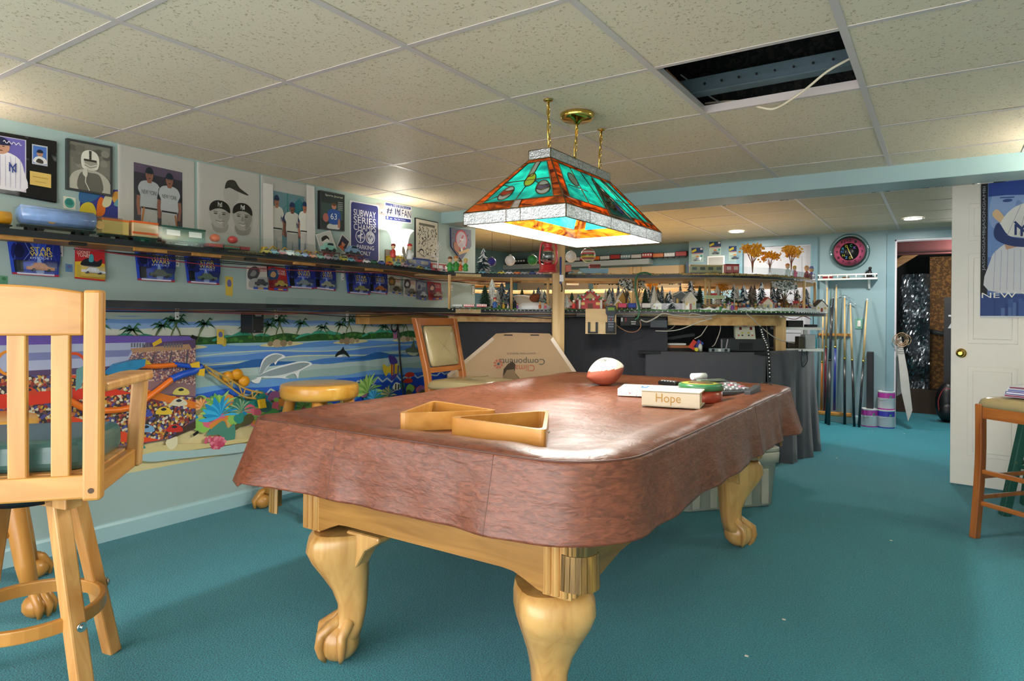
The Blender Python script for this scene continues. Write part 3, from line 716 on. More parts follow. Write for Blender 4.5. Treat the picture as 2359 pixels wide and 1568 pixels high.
def calc_p(x, y): return Vector((x, y, .019 + .037 * y / .2))
for i in range(5):
    for j in range(4):
        c = calc_p(l * (.12 + .19 * i), .025 + .027 * j); MB().box((c.x, c.y, c.z + .004), (l * .13, .019, .008)).build('key', mat('key_grey' if (i + j) % 5 else 'key_pink', 'b9bcbf' if (i + j) % 5 else 'd98a98', .5), o)
MB().box((l * .45, .165, .055), (l * .7, .035, .008)).build('display', mat('lcd', '7f8c7c', .2), o)
MB().cyl((l * .1, .215, .07), (l * .5, .215, .07), .016, n=16).build('paper_roll', m_wpl, o)
tag(MB().tube(spline([U(1730, 900, z=TZ + .01), U(1760, 880, z=TZ + .03), U(1785, 895, z=TZ + .006), U(1745, 905, z=TZ + .006), U(1715, 890, z=TZ + .01)], 6), .0022, 6).build('calculator_cord_loop', m_black), 'thin black cord curling beside the calculator', 'cord')
tag(MB().bar(U(1722, 908, z=TZ + .02), U(1745, 893, z=TZ + .03), .03, .03).build('power_adapter', mat('adapter_grey', '45484c', .5), bevel=.004), 'small dark grey adapter beside the desk calculator', 'adapter')
o, l = local_box('remote_control', 'slim black remote control behind the white gift box', 'remote', U(1516, 886, z=TZ), U(1556, 890, z=TZ), .05, .02, None)
MB().box((l / 2, .02, .012), (l, .045, .02)).build('remote_case', m_black, o, bevel=.004)
for k in range(5): MB().box((l * (.15 + .17 * k), .02, .0235), (.009, .02, .004)).build('button', mat('key_grey', 'b9bcbf', .5), o)

# ================================================================ swivel bar stool with slatted back
ST = Vector((-2.345, .87, 0)); f_ = Vector((-.76, .65)).normalized(); rz_st = math.atan2(f_.y, f_.x) - R(90)   # local +y = facing
st = thing('bar_stool', 'pine swivel bar stool with slatted back, arms and green vinyl seat', 'bar stool', ST, rz_st)
bw = .235; by = -.21
for sx in (-1, 1):
    MB().box((sx * bw, by, .935), (.048, .042, .60)).build('back_post', m_yel, st, bevel=.008)
    MB().cyl((sx * bw, by - .0215, .665), (sx * bw, by - .0225, .665), .008, n=10).build('screw_plug', mat('dark_plug', '4a2d14', .5), st)
cr = MB(); rg = []
for k in range(13):
    x = -bw + .024 + (2 * bw - .048) * k / 12; t = (x / bw); zt = 1.225 + .018 * (1 - t * t) * 1.2; y = by - .02 * (1 - t * t)
    rg.append([Vector((x, y - .013, 1.105)), Vector((x, y + .013, 1.105)), Vector((x, y + .013, zt)), Vector((x, y - .013, zt))])
cr.loft(rg, 0, True, False).build('crest_rail', m_yel_x, st, bevel=.006)
for k in range(4):
    x = -.155 + .1035 * k; MB().bar((x, by - .002, .69), (x, by - .016 * (1 - (x / bw) ** 2), 1.12), .048, .02, up=(0, 1, 0)).build('slat', m_yel, st, bevel=.005)
MB().box((0, by - .001, .675), (2 * bw + .04, .036, .068)).build('bottom_rail', m_yel_x, st, bevel=.006)
MB().cyl((-.06, by - .019, .665), (-.06, by - .0205, .665), .008, n=10).build('screw_plug', mat('dark_plug', '4a2d14', .5), st)
for sx in (-1, 1):
    MB().box((sx * bw, .0, .675), (.03, .42, .062)).build('side_rail', wood('pine_side', 'b37830', 'd0964a', 'Y', 6, .35, 9, .25), st, bevel=.005)
    MB().bar((sx * (bw + .005), .185, .645), (sx * (bw + .02), .205, .955), .045, .05, up=(0, 1, 0)).build('arm_post', m_tan, st, bevel=.008)
    MB().prism([(sx * (bw - .035), by + .02), (sx * (bw + .03), by + .02), (sx * (bw + .06), .20), (sx * (bw + .05), .25), (sx * (bw - .03), .25), (sx * (bw - .045), .18)][::sx], .94, .97).build('armrest', m_tan, st, bevel=.008)
MB().prism(rrect(-.205, -.17, .205, .22, .06), .705, .80).build('seat_cushion', m_gseat, st, bevel=.03, seg=4)
MB().prism(rrect(-.22, -.19, .22, .22, .03), .675, .71).build('seat_board', m_tan, st)
MB().lathe([(.12, .60), (.12, .64)], n=20).build('swivel_plate', m_black, st)
an = [R(a) - rz_st for a in (0, 90, 180, 270)]
fa = Vector((-2.393, 1.137)) - ST.to_2d(); a0 = math.atan2(fa.y, fa.x) - rz_st
for k in range(4):
    a = a0 + k * math.pi / 2; c, s_ = math.cos(a), math.sin(a)
    MB().bar((c * .13, s_ * .13, .628), (c * .272, s_ * .272, .0), .05, .042, up=(c, s_, 0)).build('leg', m_tan, st, bevel=.006)
    MB().cyl((c * .245, s_ * .245, .25), (c * .252, s_ * .252, .25), .014, n=12).cyl((c * .252, s_ * .252, .25), (c * .258, s_ * .258, .25), .007, n=8).build('leg_bolt', m_chrome, st)
MB().box((0, 0, .612), (.42, .05, .04), rz=a0).box((0, 0, .612), (.05, .42, .04), rz=a0).build('leg_cross', m_tan, st, bevel=.004)
MB().lathe([(.185, .235), (.205, .235), (.205, .275), (.185, .275), (.185, .235)], n=40, caps=False, smooth=False).build('foot_ring', wood('pine_ring', 'b37830', 'd0964a', 'Z', 5, .35, 3, .25), st, bevel=.004)

# ================================================================ round topped stools with claw feet
def round_stool(label, loc, rz):
    o = thing('round_stool', label, 'stool', loc, rz, 'round wooden stools along the mural wall')
    MB().lathe([(.05, .66), (.215, .66), (.232, .675), (.235, .70), (.235, .73), (.228, .747), (.21, .752), (.02, .752)], n=40).build('seat', wood('stool_top', 'd6912c', 'ecb654', 'X', 5, .28, 6, .4), o)
    for k in range(4):
        a = R(45 + 90 * k); c, s_ = math.cos(a), math.sin(a)
        lg = MB().tube([(c * .165, s_ * .165, .675), (c * .22, s_ * .22, .42), (c * .27, s_ * .27, .20), (c * .30, s_ * .30, .09)], [.032, .037, .034, .027], 14).build('leg', m_yel, o)
        ft = MB().ball((c * .325, s_ * .325, .045), (.052, .052, .046), 14)
        ft.build('foot', m_yel, lg)
        for q in (-35, 0, 35):
            a2 = a + R(q); e = Vector((math.cos(a2), math.sin(a2), 0)); b0 = Vector((c * .30, s_ * .30, 0))
            MB().tube([b0 + Vector((0, 0, .12)), b0 + e * .04 + Vector((0, 0, .095)), b0 + Vector((c, s_, 0)) * .02 + e * .058 + Vector((0, 0, .045)), b0 + Vector((c, s_, 0)) * .02 + e * .055 + Vector((0, 0, .008))], [.012, .018, .016, .008], 8).build('toe', m_yel, lg)
    for k in range(4):
        a, b2 = R(45 + 90 * k), R(135 + 90 * k); z = .27 + .05 * (k % 2); r = .245
        MB().cyl((r * math.cos(a), r * math.sin(a), z), (r * math.cos(b2), r * math.sin(b2), z), .017, n=12).build('rung', m_yel, o)
    return o
round_stool('round honey wood stool with claw feet beside the underwater mural', (-3.20, 2.72, 0), R(0))
round_stool('round honey wood stool mostly hidden behind the slatted bar stool', (-3.20, .97, 0), R(-20))

# ================================================================ tan vinyl chairs
def tan_chair(label, loc, rz, back=True, name='counter_chair'):
    """local +y is the front"""
    o = thing(name, label, 'chair', loc, rz)
    hw, hd, zs = .20, .20, .70
    for sx in (-1, 1):
        pts = [(sx * (hw + .012), hd + .012, 0), (sx * (hw + .004), hd + .004, .12), (sx * (hw - .004), hd - .002, .35), (sx * (hw + .004), hd + .004, .60), (sx * (hw + .01), hd + .014, .72)]
        rg = []
        for k, p in enumerate(spline(pts, 4)):
            w = .017 + .012 * min(1, p.z / .6); rg.append([p + Vector((a * w, b_ * w, 0)) for a, b_ in ((-1, -1), (1, -1), (1, 1), (-1, 1))])
        MB().loft(rg, 0, True, False).build('front_leg', m_red, o, bevel=.004)
        if back: pts = [(sx * (hw - .005), -hd - .05, 0), (sx * (hw - .005), -hd, .4), (sx * (hw - .005), -hd, .72), (sx * (hw + .0), -hd - .05, .95), (sx * (hw + .012), -hd - .10, 1.155)]
        else: pts = [(sx * (hw + .012), -hd - .02, 0), (sx * hw, -hd, .4), (sx * hw, -hd, .72)]
        rg = [[p + Vector((a * .019, b_ * .02, 0)) for a, b_ in ((-1, -1), (1, -1), (1, 1), (-1, 1))] for p in spline(pts, 4)]
        MB().loft(rg, 0, True, False).build('back_post' if back else 'rear_leg', m_red, o, bevel=.005)
        MB().box((sx * hw, 0, .675), (.022, 2 * hd, .06)).build('side_apron', m_red, o)
        MB().box((sx * hw, 0, .22), (.018, 2 * hd, .022)).box((sx * hw, 0, .33), (.018, 2 * hd, .022)).build('stretcher', m_red, o, bevel=.004)
    for y in (hd, -hd):
        MB().box((0, y, .675), (2 * hw, .022, .06)).build('apron', m_red_x, o)
        MB().box((0, y, .30 if y > 0 else .36), (2 * hw, .02, .024)).box((0, y, .19), (2 * hw, .02, .024)).build('stretcher', m_red_x, o, bevel=.004)
    rg = []
    for s_, z in ((.90, .700), (1.0, .706), (1.03, .722), (1.0, .742), (.90, .757), (.6, .766), (.2, .770)):
        rg.append([Vector((p[0] * s_, p[1] * s_, z)) for p in rrect(-.225, -.215, .225, .235, .07, 6)])
    MB().loft(rg, 0, True, True).build('seat_pad', m_vinyl, o)
    MB().tube([(x * .05, .0, .7705 - abs(x) * .0012) for x in range(-4, 5)], .002, 5).build('seat_seam', mat('vinyl_seam', '8a7a55', .4), o)
    if back:
        def bp(u, v, off=0): y = -hd - .012 - .088 * v; return Vector((u * (.185 + .012 * v), y + off, .80 + .355 * v))
        for v0, v1, nm in ((0, .10, 'lower_rail'), (.86, 1.0, 'crest_rail')):
            MB().loft([[bp(-1, v0, -.014), bp(1, v0, -.014), bp(1, v0, .014), bp(-1, v0, .014)], [bp(-1, v1, -.014), bp(1, v1, -.014), bp(1, v1, .014), bp(-1, v1, .014)]], 0, True, False).build(nm, m_red_x, o, bevel=.006)
        rg = []
        for sc, off in ((1.0, .0), (1.0, .016), (.94, .024), (.6, .03), (.15, .031)):
            rg.append([bp(p[0] * sc, .48 + (p[1] - .0) * sc, off) for p in rrect(-.84, -.37, .84, .37, .12, 5)])
        MB().loft(rg, 0, True, True).build('back_pad', m_vinyl, o)
        X = MB()
        for sg_ in (-1, 1): X.tube([bp(t * .7 * sg_, .48 + .31 * t, .0315 - .006 * abs(t)) for t in [x / 4 for x in range(-4, 5)]], .0022, 5)
        X.ball(bp(0, .48, .031), .006, 8)
        X.build('tufting', mat('vinyl_seam', '8a7a55', .4), o)
    return o
tan_chair('tan vinyl chair with tufted back and brown frame beside the cardboard box', (-2.56, 3.42, 0), R(-87))
s2 = tan_chair('brown wooden stool with tan vinyl seat in front of the white door', (.455, 4.345, 0), R(-40), False, 'padded_stool')
# magazines on it
mg = [('c9c4cf', '8a3f5a'), ('4b4f9a', 'd8d6e4'), ('d9d7dc', '5a6aa8'), ('b8bcc8', '7d3a4a')]
for k, (c1, c2) in enumerate(mg):
    z = .772 + .0145 * k; o = MB().box((0, 0, 0), (.21, .155, .013)).box((0, -.0785, 0), (.2, .002, .007), 1).build('game_case', [mat('case_' + c1, c1, .3, coat=.3), ink(c2)])
    o.location = (.40 + .005 * k, 4.27 + .004 * k, z + .0065); o.rotation_euler = (0, 0, R(-35 + 4 * k))
    tag(o, ['lavender plastic case at the bottom of the stack on the padded stool', 'dark blue plastic case second in the stack on the padded stool', 'pale plastic case third in the stack on the padded stool', 'grey plastic case on top of the stack on the padded stool'][k], 'case', 'plastic cases stacked on the padded stool')
# green stool behind it
gs = thing('green_stool', 'dark green painted wooden stool with worn edges behind the padded stool', 'stool', (.56, 5.02, 0), R(-20))
m_gr = speckle('worn_green_paint', '1d5146', '8a7a58', 14, .27, .5, .05)
for k in range(4):
    a = R(45 + 90 * k); c, s_ = math.cos(a), math.sin(a)
    MB().bar((c * .13, s_ * .13, .72), (c * .27, s_ * .27, 0), .05, .045, up=(c, s_, 0)).build('leg', m_gr, gs, bevel=.004)
    b2 = a + R(90); MB().cyl((c * .22, s_ * .22, .30), (.22 * math.cos(b2), .22 * math.sin(b2), .30), .013, n=10).build('rung', m_gr, gs)
MB().lathe([(.02, .71), (.16, .71), (.165, .725), (.16, .745), (.02, .75)], n=32).build('seat', m_gr, gs)
ys = thing('wooden_footstool', 'low yellow wooden stool leg behind the green stool', 'stool', (.62, 5.42, 0), 0)
MB().lathe([(.02, .18), (.15, .18), (.15, .215), (.02, .22)], n=24).build('seat', m_yel, ys)
for k in range(3): MB().cyl((.1 * math.cos(k * 2.1 + 3.5), .1 * math.sin(k * 2.1 + 3.5), .19), (.16 * math.cos(k * 2.1 + 3.5), .16 * math.sin(k * 2.1 + 3.5), 0), .02, n=12).build('leg', m_yel, ys)

# ================================================================ carton and storage bin
m_card = mat('cardboard', 'a88a68', .75, var=.07, scale=5, bump=.05, bscale=30)
cb = thing('cardboard_carton', 'flattened cardboard carton with cut corners and a torn hole, leaning', 'carton', at(1180, 4.80, 0))
def cpx(px, py, d0=0): return atp(px, py, 4.74 + (1130 - py) * .0005 + d0) - cb.location
outl = [(1030, 1120), (1030, 862), (1134, 776), (1143, 768), (1180, 766), (1266, 768), (1274, 776), (1332, 862), (1332, 1120)]
b = MB(); n_ = len(outl); fr = [cpx(*p) for p in outl]; bkk = [cpx(p[0], p[1], .05) for p in outl]
b.add(fr + bkk, [list(reversed(range(n_))), list(range(n_, 2 * n_))] + [(i, (i + 1) % n_, n_ + (i + 1) % n_, n_ + i) for i in range(n_)]).build('carton_body', m_card, cb)
for q in ([(1030, 862), (1134, 776), (1139, 782), (1036, 868)], [(1274, 776), (1332, 862), (1326, 868), (1268, 782)]):
    MB().add([cpx(p[0], p[1], -.004) for p in q], [(3, 2, 1, 0)]).build('tape', mat('brown_tape', 'b29a80', .3), cb)
sh = Sheet(px=('x', 0, 0)); sh.P = lambda x, y: cpx(x, y, -.003 - .0006 * sh.k)
def rot_text(s_, x0, y0, x1, y1, col): sh.text(s_, x1, y0, x0, y1, col)       # lettering upside down
rot_text('QUALITY HVAC PRODUCTS', 1168, 811, 1234, 816, '4a4038')
rot_text('Components', 1149, 822, 1255, 840, '3a3838')
rot_text('Clima', 1186, 840, 1232, 855, 'a5502f')
for k in range(8):
    a = R(45 * k); sh.poly([(1148 + 4 * math.cos(a), 838 + 4 * math.sin(a)), (1148 + 11 * math.cos(a + .1), 838 + 11 * math.sin(a + .1)), (1148 + 11 * math.cos(a + .6), 838 + 11 * math.sin(a + .6)), (1148 + 5 * math.cos(a + .4), 838 + 5 * math.sin(a + .4))], 'a5502f', 0)
sh.ell(1148, 838, 3, 3, '3a3838', 8)
sh.build('print', cb)
for x in (1161, 1222):
    sl = Sheet(px=('x', 0, 0)); sl.P = lambda x_, y_: cpx(x_, y_, -.004); sl.rect(x, 770, x + 20, 773, '2a2018'); sl.build('hand_slot', cb)
h2 = Sheet(px=('x', 0, 0)); h2.P = lambda x, y: cpx(x, y, -.006)
h2.poly([(1158, 872), (1160, 850), (1170, 838), (1180, 832), (1187, 838), (1186, 858), (1198, 872), (1200, 885), (1158, 885)], mat('hole_shadow_card', '3c2f22', .9))
h2.build('torn_hole', cb)
h3 = Sheet(px=('x', 0, 0)); h3.P = lambda x, y: cpx(x, y, -.009)
h3.poly([(1158, 885), (1158, 868), (1168, 852), (1184, 850), (1188, 862), (1200, 876), (1200, 885)], mat('torn_flap', '7d6448', .8)); h3.build('torn_flap', cb)

a, b_ = U(1575, 1182, z=0), U(1783, 1165, z=0); dv = (b_ - a); l = dv.length
bn = thing('storage_bin', 'grey ribbed plastic storage bin on the carpet behind the table', 'bin', (a.x, a.y, 0), math.atan2(dv.y, dv.x))
rg = []
for z, g in ((0, -.012), (.01, 0), (.27, .018), (.275, .03), (.335, .034), (.345, .026)):
    r = []
    P_ = rrect(-g, -g, l + g, .42 + g, .04, 5)
    for p in P_: r.append(Vector((p[0], p[1], z)))
    rg.append(r)
MB().loft(rg, 0, True, True).build('bin_tub', mat('grey_bin', 'a9a89a', .4), bn)
for k in range(5): MB().box((l * (.12 + .19 * k), -.012, .13), (.05, .014, .22)).build('rib', mat('grey_bin', 'a9a89a', .4), bn, bevel=.006)
MB().prism(rrect(-.035, -.035, l + .035, .455, .05), .345, .37).build('bin_lid', mat('grey_bin_lid', '9b9b90', .4), bn, bevel=.006)

# ================================================================ lamps of the room, with added fill
# ---- stained glass billiard lamp
LC = Vector((-1.347, 2.515, 0)); z0, z1, z2, z3 = EYE + .357, EYE + .404, EYE + .630, EYE + .667
lp = thing('billiard_lamp', 'stained glass billiard lamp with teal panels hanging above the table', 'pendant lamp', (LC.x, LC.y, z0))
g_teal = glassy('teal_glass', '0a7674', '2aa89a', 7, .5); g_amb = glassy('amber_glass', '4a1c06', 'c47018', 9, .5)
g_white = glassy('white_glass', 'b8b6ac', 'd0cec8', 9, .5); g_clear = glassy('rippled_clear_glass', '7c8084', 'c4c7ca', 60, .5, .3, .8)
g_yel = glassy('yellow_glass', 'd8d53a', 'e6e04f', 9, .6); g_red = glassy('red_glass', 'c23a2a', 'd8523a', 9, .6)
g_blue = glassy('blue_glass', '5568c8', '7a86dc', 9, .6); g_blk = glassy('black_glass', '14181c', '23282c', 9, .3); g_pur = glassy('purple_glass', '584d63', '7a6d84', 9, .5)
m_came = mat('lead_came', '5a4f34', .4, .8)
H0 = Vector((.228, .47)); H1 = Vector((.05, .275))
Zr, Zt, Zu = z1 - z0, z2 - z0, z3 - z0
def lq(c): return c
def face_pts(side):
    """bottom-left, bottom-right, top-right, top-left of a sloping roof panel, seen from outside"""
    bx, by, tx, ty = H0.x, H0.y, H1.x, H1.y
    C = {'front': ((-bx, -by), (bx, -by), (tx, -ty), (-tx, -ty)), 'right': ((bx, -by), (bx, by), (tx, ty), (tx, -ty)),
         'back': ((bx, by), (-bx, by), (-tx, ty), (tx, ty)), 'left': ((-bx, by), (-bx, -by), (-tx, -ty), (-tx, ty))}[side]
    return [Vector((C[0][0], C[0][1], Zr)), Vector((C[1][0], C[1][1], Zr)), Vector((C[2][0], C[2][1], Zt)), Vector((C[3][0], C[3][1], Zt))]
lead = MB()
def panel(side, pieces, leads):
    q = face_pts(side); n = (q[1] - q[0]).cross(q[3] - q[0]).normalized()
    def P_(x, y): return q[0] * (1 - x) * (1 - y) + q[1] * x * (1 - y) + q[2] * x * y + q[3] * (1 - x) * y
    for nm, pts, m, lift in pieces:
        A = [P_(*p) + n * lift for p in pts]; B = [p - n * .003 for p in A]; k = len(A)
        MB().add(A + B, [list(range(k)), list(reversed(range(k, 2 * k)))] + [(i, k + i, k + (i + 1) % k, (i + 1) % k) for i in range(k)]).build(nm, m, lp)
        lead.tube([p + n * .001 for p in A] + [A[0] + n * .001], .0022, 5)
    for a, b in leads: lead.tube([P_(*a) + n * .0012, P_(*b) + n * .0012], .002, 5)
def ring(cx, cy, rx, ry, n=18, a0=0, a1=360): return [(cx + rx * math.cos(R(a0 + (a1 - a0) * k / (n if a1 - a0 == 360 else n - 1))), cy + ry * math.sin(R(a0 + (a1 - a0) * k / (n if a1 - a0 == 360 else n - 1)))) for k in range(n)]
bor = lambda bw, bt=.16: [('amber_border', [(0, 0), (1, 0), (1, bt), (0, bt)], g_amb, 0), ('amber_border', [(0, bt), (bw, bt), (bw * 1.6, .93), (0, .93)], g_amb, 0), ('amber_border', [(1 - bw, bt), (1, bt), (1, .93), (1 - bw * 1.6, .93)], g_amb, 0), ('amber_border', [(0, .93), (1, .93), (1, 1), (0, 1)], g_amb, 0)]
def ballp(cx, cy, rx, ry, m0, band=None):
    o = [('ball_glass', ring(cx, cy, rx, ry), m0, .0015)]
    if band: o.append(('ball_stripe', [(cx - rx * .95, cy - ry * .1), (cx - rx * .2, cy - ry * .45), (cx + rx * .9, cy - ry * .1), (cx + rx * .95, cy + ry * .35), (cx, cy + ry * .25), (cx - rx * .9, cy + ry * .4)], band, .003))
    return o
for side in ('front', 'back'):
    panel(side, bor(.10) + [('teal_pane', [(.10, .16), (.90, .16), (.90, .55), (.10, .55)], g_teal, 0), ('teal_pane', [(.10, .55), (.90, .55), (.84, .93), (.16, .93)], g_teal, 0),
          ('white_stripe', [(.48, 0), (.56, 0), (.56, .16), (.48, .16)], g_white, .001), ('white_stripe', [(.46, .62), (.56, .62), (.62, .93), (.44, .93)], g_white, .0012)]
          + ballp(.30, .32, .085, .13, g_white, g_red) + ballp(.55, .55, .09, .13, g_yel) + ballp(.78, .36, .095, .14, g_white, g_pur),
          [((.48, .16), (.52, .42)), ((.12, .5), (.3, .45)), ((.64, .52), (.72, .44)), ((.10, .2), (.22, .28))])
for side in ('right', 'left'):
    pcs = bor(.055) + [('teal_pane', [(.055 + .178 * k, .16), (.055 + .178 * (k + 1), .16), (.088 + .165 * (k + 1), .93), (.088 + .165 * k, .93)], g_teal, 0) for k in range(5)]
    pcs += ballp(.19, .62, .05, .14, g_white)
    pcs += [('rack_triangle', [(.40, .02), (.70, .02), (.55, .85)], g_white, .0015), ('rack_field', [(.425, .06), (.675, .06), (.55, .76)], g_teal, .003)] + ballp(.55, .48, .035, .11, g_white, g_red)
    pcs = [(a, [(x, y) for x, y in b], c, (d + .0015 if a.startswith('ball') and b[0][0] > .4 else d)) for a, b, c, d in pcs]
    pcs += [('ball_glass', ring(.505, .26, .034, .10), g_blk, .0045), ('ball_glass', ring(.585, .24, .034, .10), g_blue, .0045), ('ball_spot', ring(.505, .26, .014, .045), g_white, .006)]
    pcs += [('cue_stripe', [(.84, .04), (.862, .04), (.79, .95), (.775, .95)], g_yel, .0016)]
    panel(side, pcs, [((.10, .45), (.31, .45)), ((.70, .5), (.92, .5))])
# clear rim and crown
m_rim = g_clear
for nm, hx_, hy_, za, zb, cuts in (('rim_pane', H0.x, H0.y, 0, Zr, (2, 5)), ('crown_pane', H1.x, H1.y, Zt, Zu, (1, 4))):
    C = [(-hx_, -hy_), (hx_, -hy_), (hx_, hy_), (-hx_, hy_)]
    for i in range(4):
        a, b = Vector(C[i]), Vector(C[(i + 1) % 4]); nn = cuts[i % 2]
        fr = [0, .44, .58, 1] if (nm == 'rim_pane' and i % 2 == 0) else [k / nn for k in range(nn + 1)]
        for f0, f1 in zip(fr[:-1], fr[1:]):
            p, q = a.lerp(b, f0), a.lerp(b, f1)
            MB().bar((p.x, p.y, (za + zb) / 2), (q.x, q.y, (za + zb) / 2), .003, zb - za).build(nm, m_rim, lp)
            lead.tube([(p.x, p.y, za), (p.x, p.y, zb)], .0022, 5)
    for z in (za, zb): lead.tube([(c[0], c[1], z) for c in C + C[:1]], .0024, 5)
lead.build('leading', m_came, lp)
brass = m_bmetal
MB().box((0, 0, Zt + .004), (2 * H1.x - .004, 2 * H1.y - .004, .003)).build('crown_light_stop', m_came, lp)  # added opaque plate that stops bulb light escaping up through the crown
MB().box((0, 0, Zt - .002), (.012, 2 * H1.y, .006)).box((0, -.25, Zt - .002), (2 * H1.x, .012, .006)).box((0, .25, Zt - .002), (2 * H1.x, .012, .006)).build('support_bar', brass, lp)
def chain(name, p, q, r=.0125, wire=None):
    b = MB(); p, q = Vector(p), Vector(q); nl = max(3, int((p - q).length / (r * 2.3)))
    for k in range(nl):
        c = p.lerp(q, (k + .5) / nl); L2 = (p - q).length / nl * .72; pts = []
        for i in range(13):
            a = 2 * math.pi * i / 12; x = r * .55 * math.cos(a); z = L2 * math.sin(a) * .95
            pts.append(c + (Vector((x, 0, z)) if k % 2 else Vector((0, x, z))))
        b.tube(pts, .0019, 5)
    if wire: b.tube([p + Vector((.004, 0, 0)), p.lerp(q, .5) + Vector((-.006, 0, 0)), q], .003, 6)
    return b.build(name, brass, lp)
zc = ZC - z0
for y in (-.222, .272):
    chain('hanging_chain', (.006, y, zc), (.006, y * .93, Zt), wire=True)
    MB().lathe([(.02, zc - .004), (.018, zc - .008), (.004, zc - .011)], (.006, y, 0), n=14).build('ceiling_hook', brass, lp)
chain('feed_chain', (.017, .01, zc - .03), (.004, .01, Zt), wire=True)
MB().lathe([(.004, zc - .05), (.012, zc - .045), (.02, zc - .034), (.06, zc - .03), (.072, zc - .02), (.075, zc - .004), (.07, zc - .0005)], (.017, .01, 0), n=32).build('canopy', brass, lp)
for y in (-.2, .2):
    MB().cyl((0, y, Zt - .095), (0, y, Zt), .016, n=12).build('socket', m_black, lp)
    MB().ball((0, y, Zt - .128), (.03, .03, .038), 14).build('bulb', mat('bulb_glow', 'fff0d8', .3, emit=6), lp)
    lamp('billiard_lamp_bulb', 'POINT', (LC.x, LC.y + y, z0 + .072), 15, (1, .95, .88), .035)

# ---- wall sconce: white flared glass in a petal holder
def sconce(loc, rz, label, watts):
    o = thing('wall_sconce', label, 'wall lamp', loc, rz, 'flared glass wall sconces')     # local +y away from the wall
    m_sh = glassy('sconce_glass', 'fffaf0', 'ffffff', 4, .6)
    gl = MB().lathe([(.035, -.115), (.045, -.10), (.058, -.05), (.066, 0), (.078, .04), (.10, .068), (.106, .07), (.102, .073), (.074, .045), (.062, .0), (.054, -.05), (.04, -.098)], (0, .12, 0), n=36, caps=False)
    m2 = mat('sconce_glow', 'fff6e6', .4, emit=.7); gl.build('glass_shade', m2, o)
    MB().box((0, .006, -.13), (.075, .012, .12)).build('back_plate', mat('bronze', '6b6050', .4, .7), o, bevel=.005)
    MB().tube(spline([(0, .01, -.13), (0, .06, -.165), (0, .12, -.14), (0, .12, -.11)], 5), .008, 8).build('arm', mat('bronze', '6b6050', .4, .7), o)
    for sx in (-1, 1):
        pts = [(0, -.17), (sx * .022, -.145), (sx * .042, -.10), (sx * .040, -.065), (sx * .026, -.055), (sx * .008, -.085)]
        if sx > 0: pts = pts[::-1]
        MB().prism([(p[0], p[1]) for p in pts], 0, .003, 0, Tm((0, .185, 0), rx=R(90))).build('petal', mat('petal_metal', '8c8676', .35, .5), o, bevel=.001)
    lamp('wall_sconce_bulb', 'POINT', Vector(loc) + Matrix.Rotation(rz, 3, 'Z') @ Vector((0, .12, .035)), watts, (1, .94, .85), .05)
    return o
sc1 = U(921, 552, x=WL + .12)
sconce((WL, sc1.y, sc1.z), R(-90), 'glowing white flared glass wall sconce beside the license plate', 1.5)
sconce((WL, .72, sc1.z), R(-90), 'glowing white flared glass wall sconce at the near end of the poster wall', 5)
sconce((WR, 4.0, sc1.z), R(90), 'glowing white flared glass wall sconce by the padded stool', 22)
sconce((WR, .35, sc1.z), R(90), 'added glowing wall sconce, out of view at the near end of the right wall', 22)  # added out of view to brighten the poster wall and ceiling
# ---- recessed lights behind the beam, then added ones hidden from view
for px, py, nm in ((1697, 533, 'round recessed ceiling light above the train layout'), (2103, 503, 'round recessed ceiling light in front of the open doorway')):
    p = U(px, py, z=ZB - .002); o = thing('recessed_light', nm, 'ceiling light', (p.x, p.y, ZB - .004), group='round recessed lights behind the beam')
    MB().lathe([(.075, -.004), (.095, -.003), (.097, .001), (.075, .002), (.075, -.004)], n=32, caps=False).build('trim_ring', m_wpl, o)
    MB().lathe([(.002, -.002), (.075, -.002), (.075, 0), (.002, 0)], n=28).build('lens', mat('led_lens', 'fffaf2', .4, emit=9), o)
    lamp('recessed_light_glow', 'AREA', (p.x, p.y, ZB - .012), 10, (1, .96, .9), .15)
for x, y, lb in ((-3.75, 6.3, 'added round ceiling light brightening the far side of the train layout'), (-3.2, 5.9, 'added round ceiling light brightening the middle of the train layout')):  # added lights, hidden behind the billiard lamp, to brighten layout and alcove
    o = thing('recessed_light', lb, 'ceiling light', (x, y, ZB - .004), group='round recessed lights behind the beam')
    MB().lathe([(.075, -.004), (.095, -.003), (.097, .001), (.075, .002), (.075, -.004)], n=32, caps=False).build('trim_ring', m_wpl, o)
    MB().lathe([(.002, -.002), (.075, -.002), (.075, 0), (.002, 0)], n=28).build('lens', mat('led_lens', 'fffaf2', .4, emit=9), o)
    lamp('recessed_light_glow', 'AREA', (x, y, ZB - .012), 11, (1, .96, .9), .15)
lamp('utility_fill', 'POINT', (.3, 8.9, 1.85), 14, (1, .95, .88), .06)  # added fill that brightens the utility room, no fixture belongs to it

# ================================================================ the mural and posters on the left wall
def yz(px, py, x=WL): p = U(px, py, x=x); return (p.y, p.z)
zf = lambda y, px=600: U(px, y, x=WL).z
class WallSheet(Sheet):
    def __init__(s, base=.0008): Sheet.__init__(s, px=1, base=base, eps=.00003)
    def P(s, y, z): return Vector((WL + s.base + s.eps * s.k, y, z))
MY0, MY1, MZ0, MZ1 = .25, 4.70, zf(1066, 420), 1.20
mu = thing('ocean_mural', 'painted wall mural of a tropical bay with dolphins, fish and coral reef', 'mural', (WL, MY0, MZ0))
ms = WallSheet()
def band(z_lo, z_hi, col, amp=.012, k=3.0, ph=0):
    pts = []; N = 60
    for i in range(N + 1):
        y = MY0 + (MY1 - MY0) * i / N; pts.append((y, z_lo + amp * math.sin(k * 2 * y + ph) + amp * .5 * math.sin(k * 5.3 * y + ph * 2)))
    pts += [(MY1, z_hi), (MY0, z_hi)]
    ms.poly(pts, col)
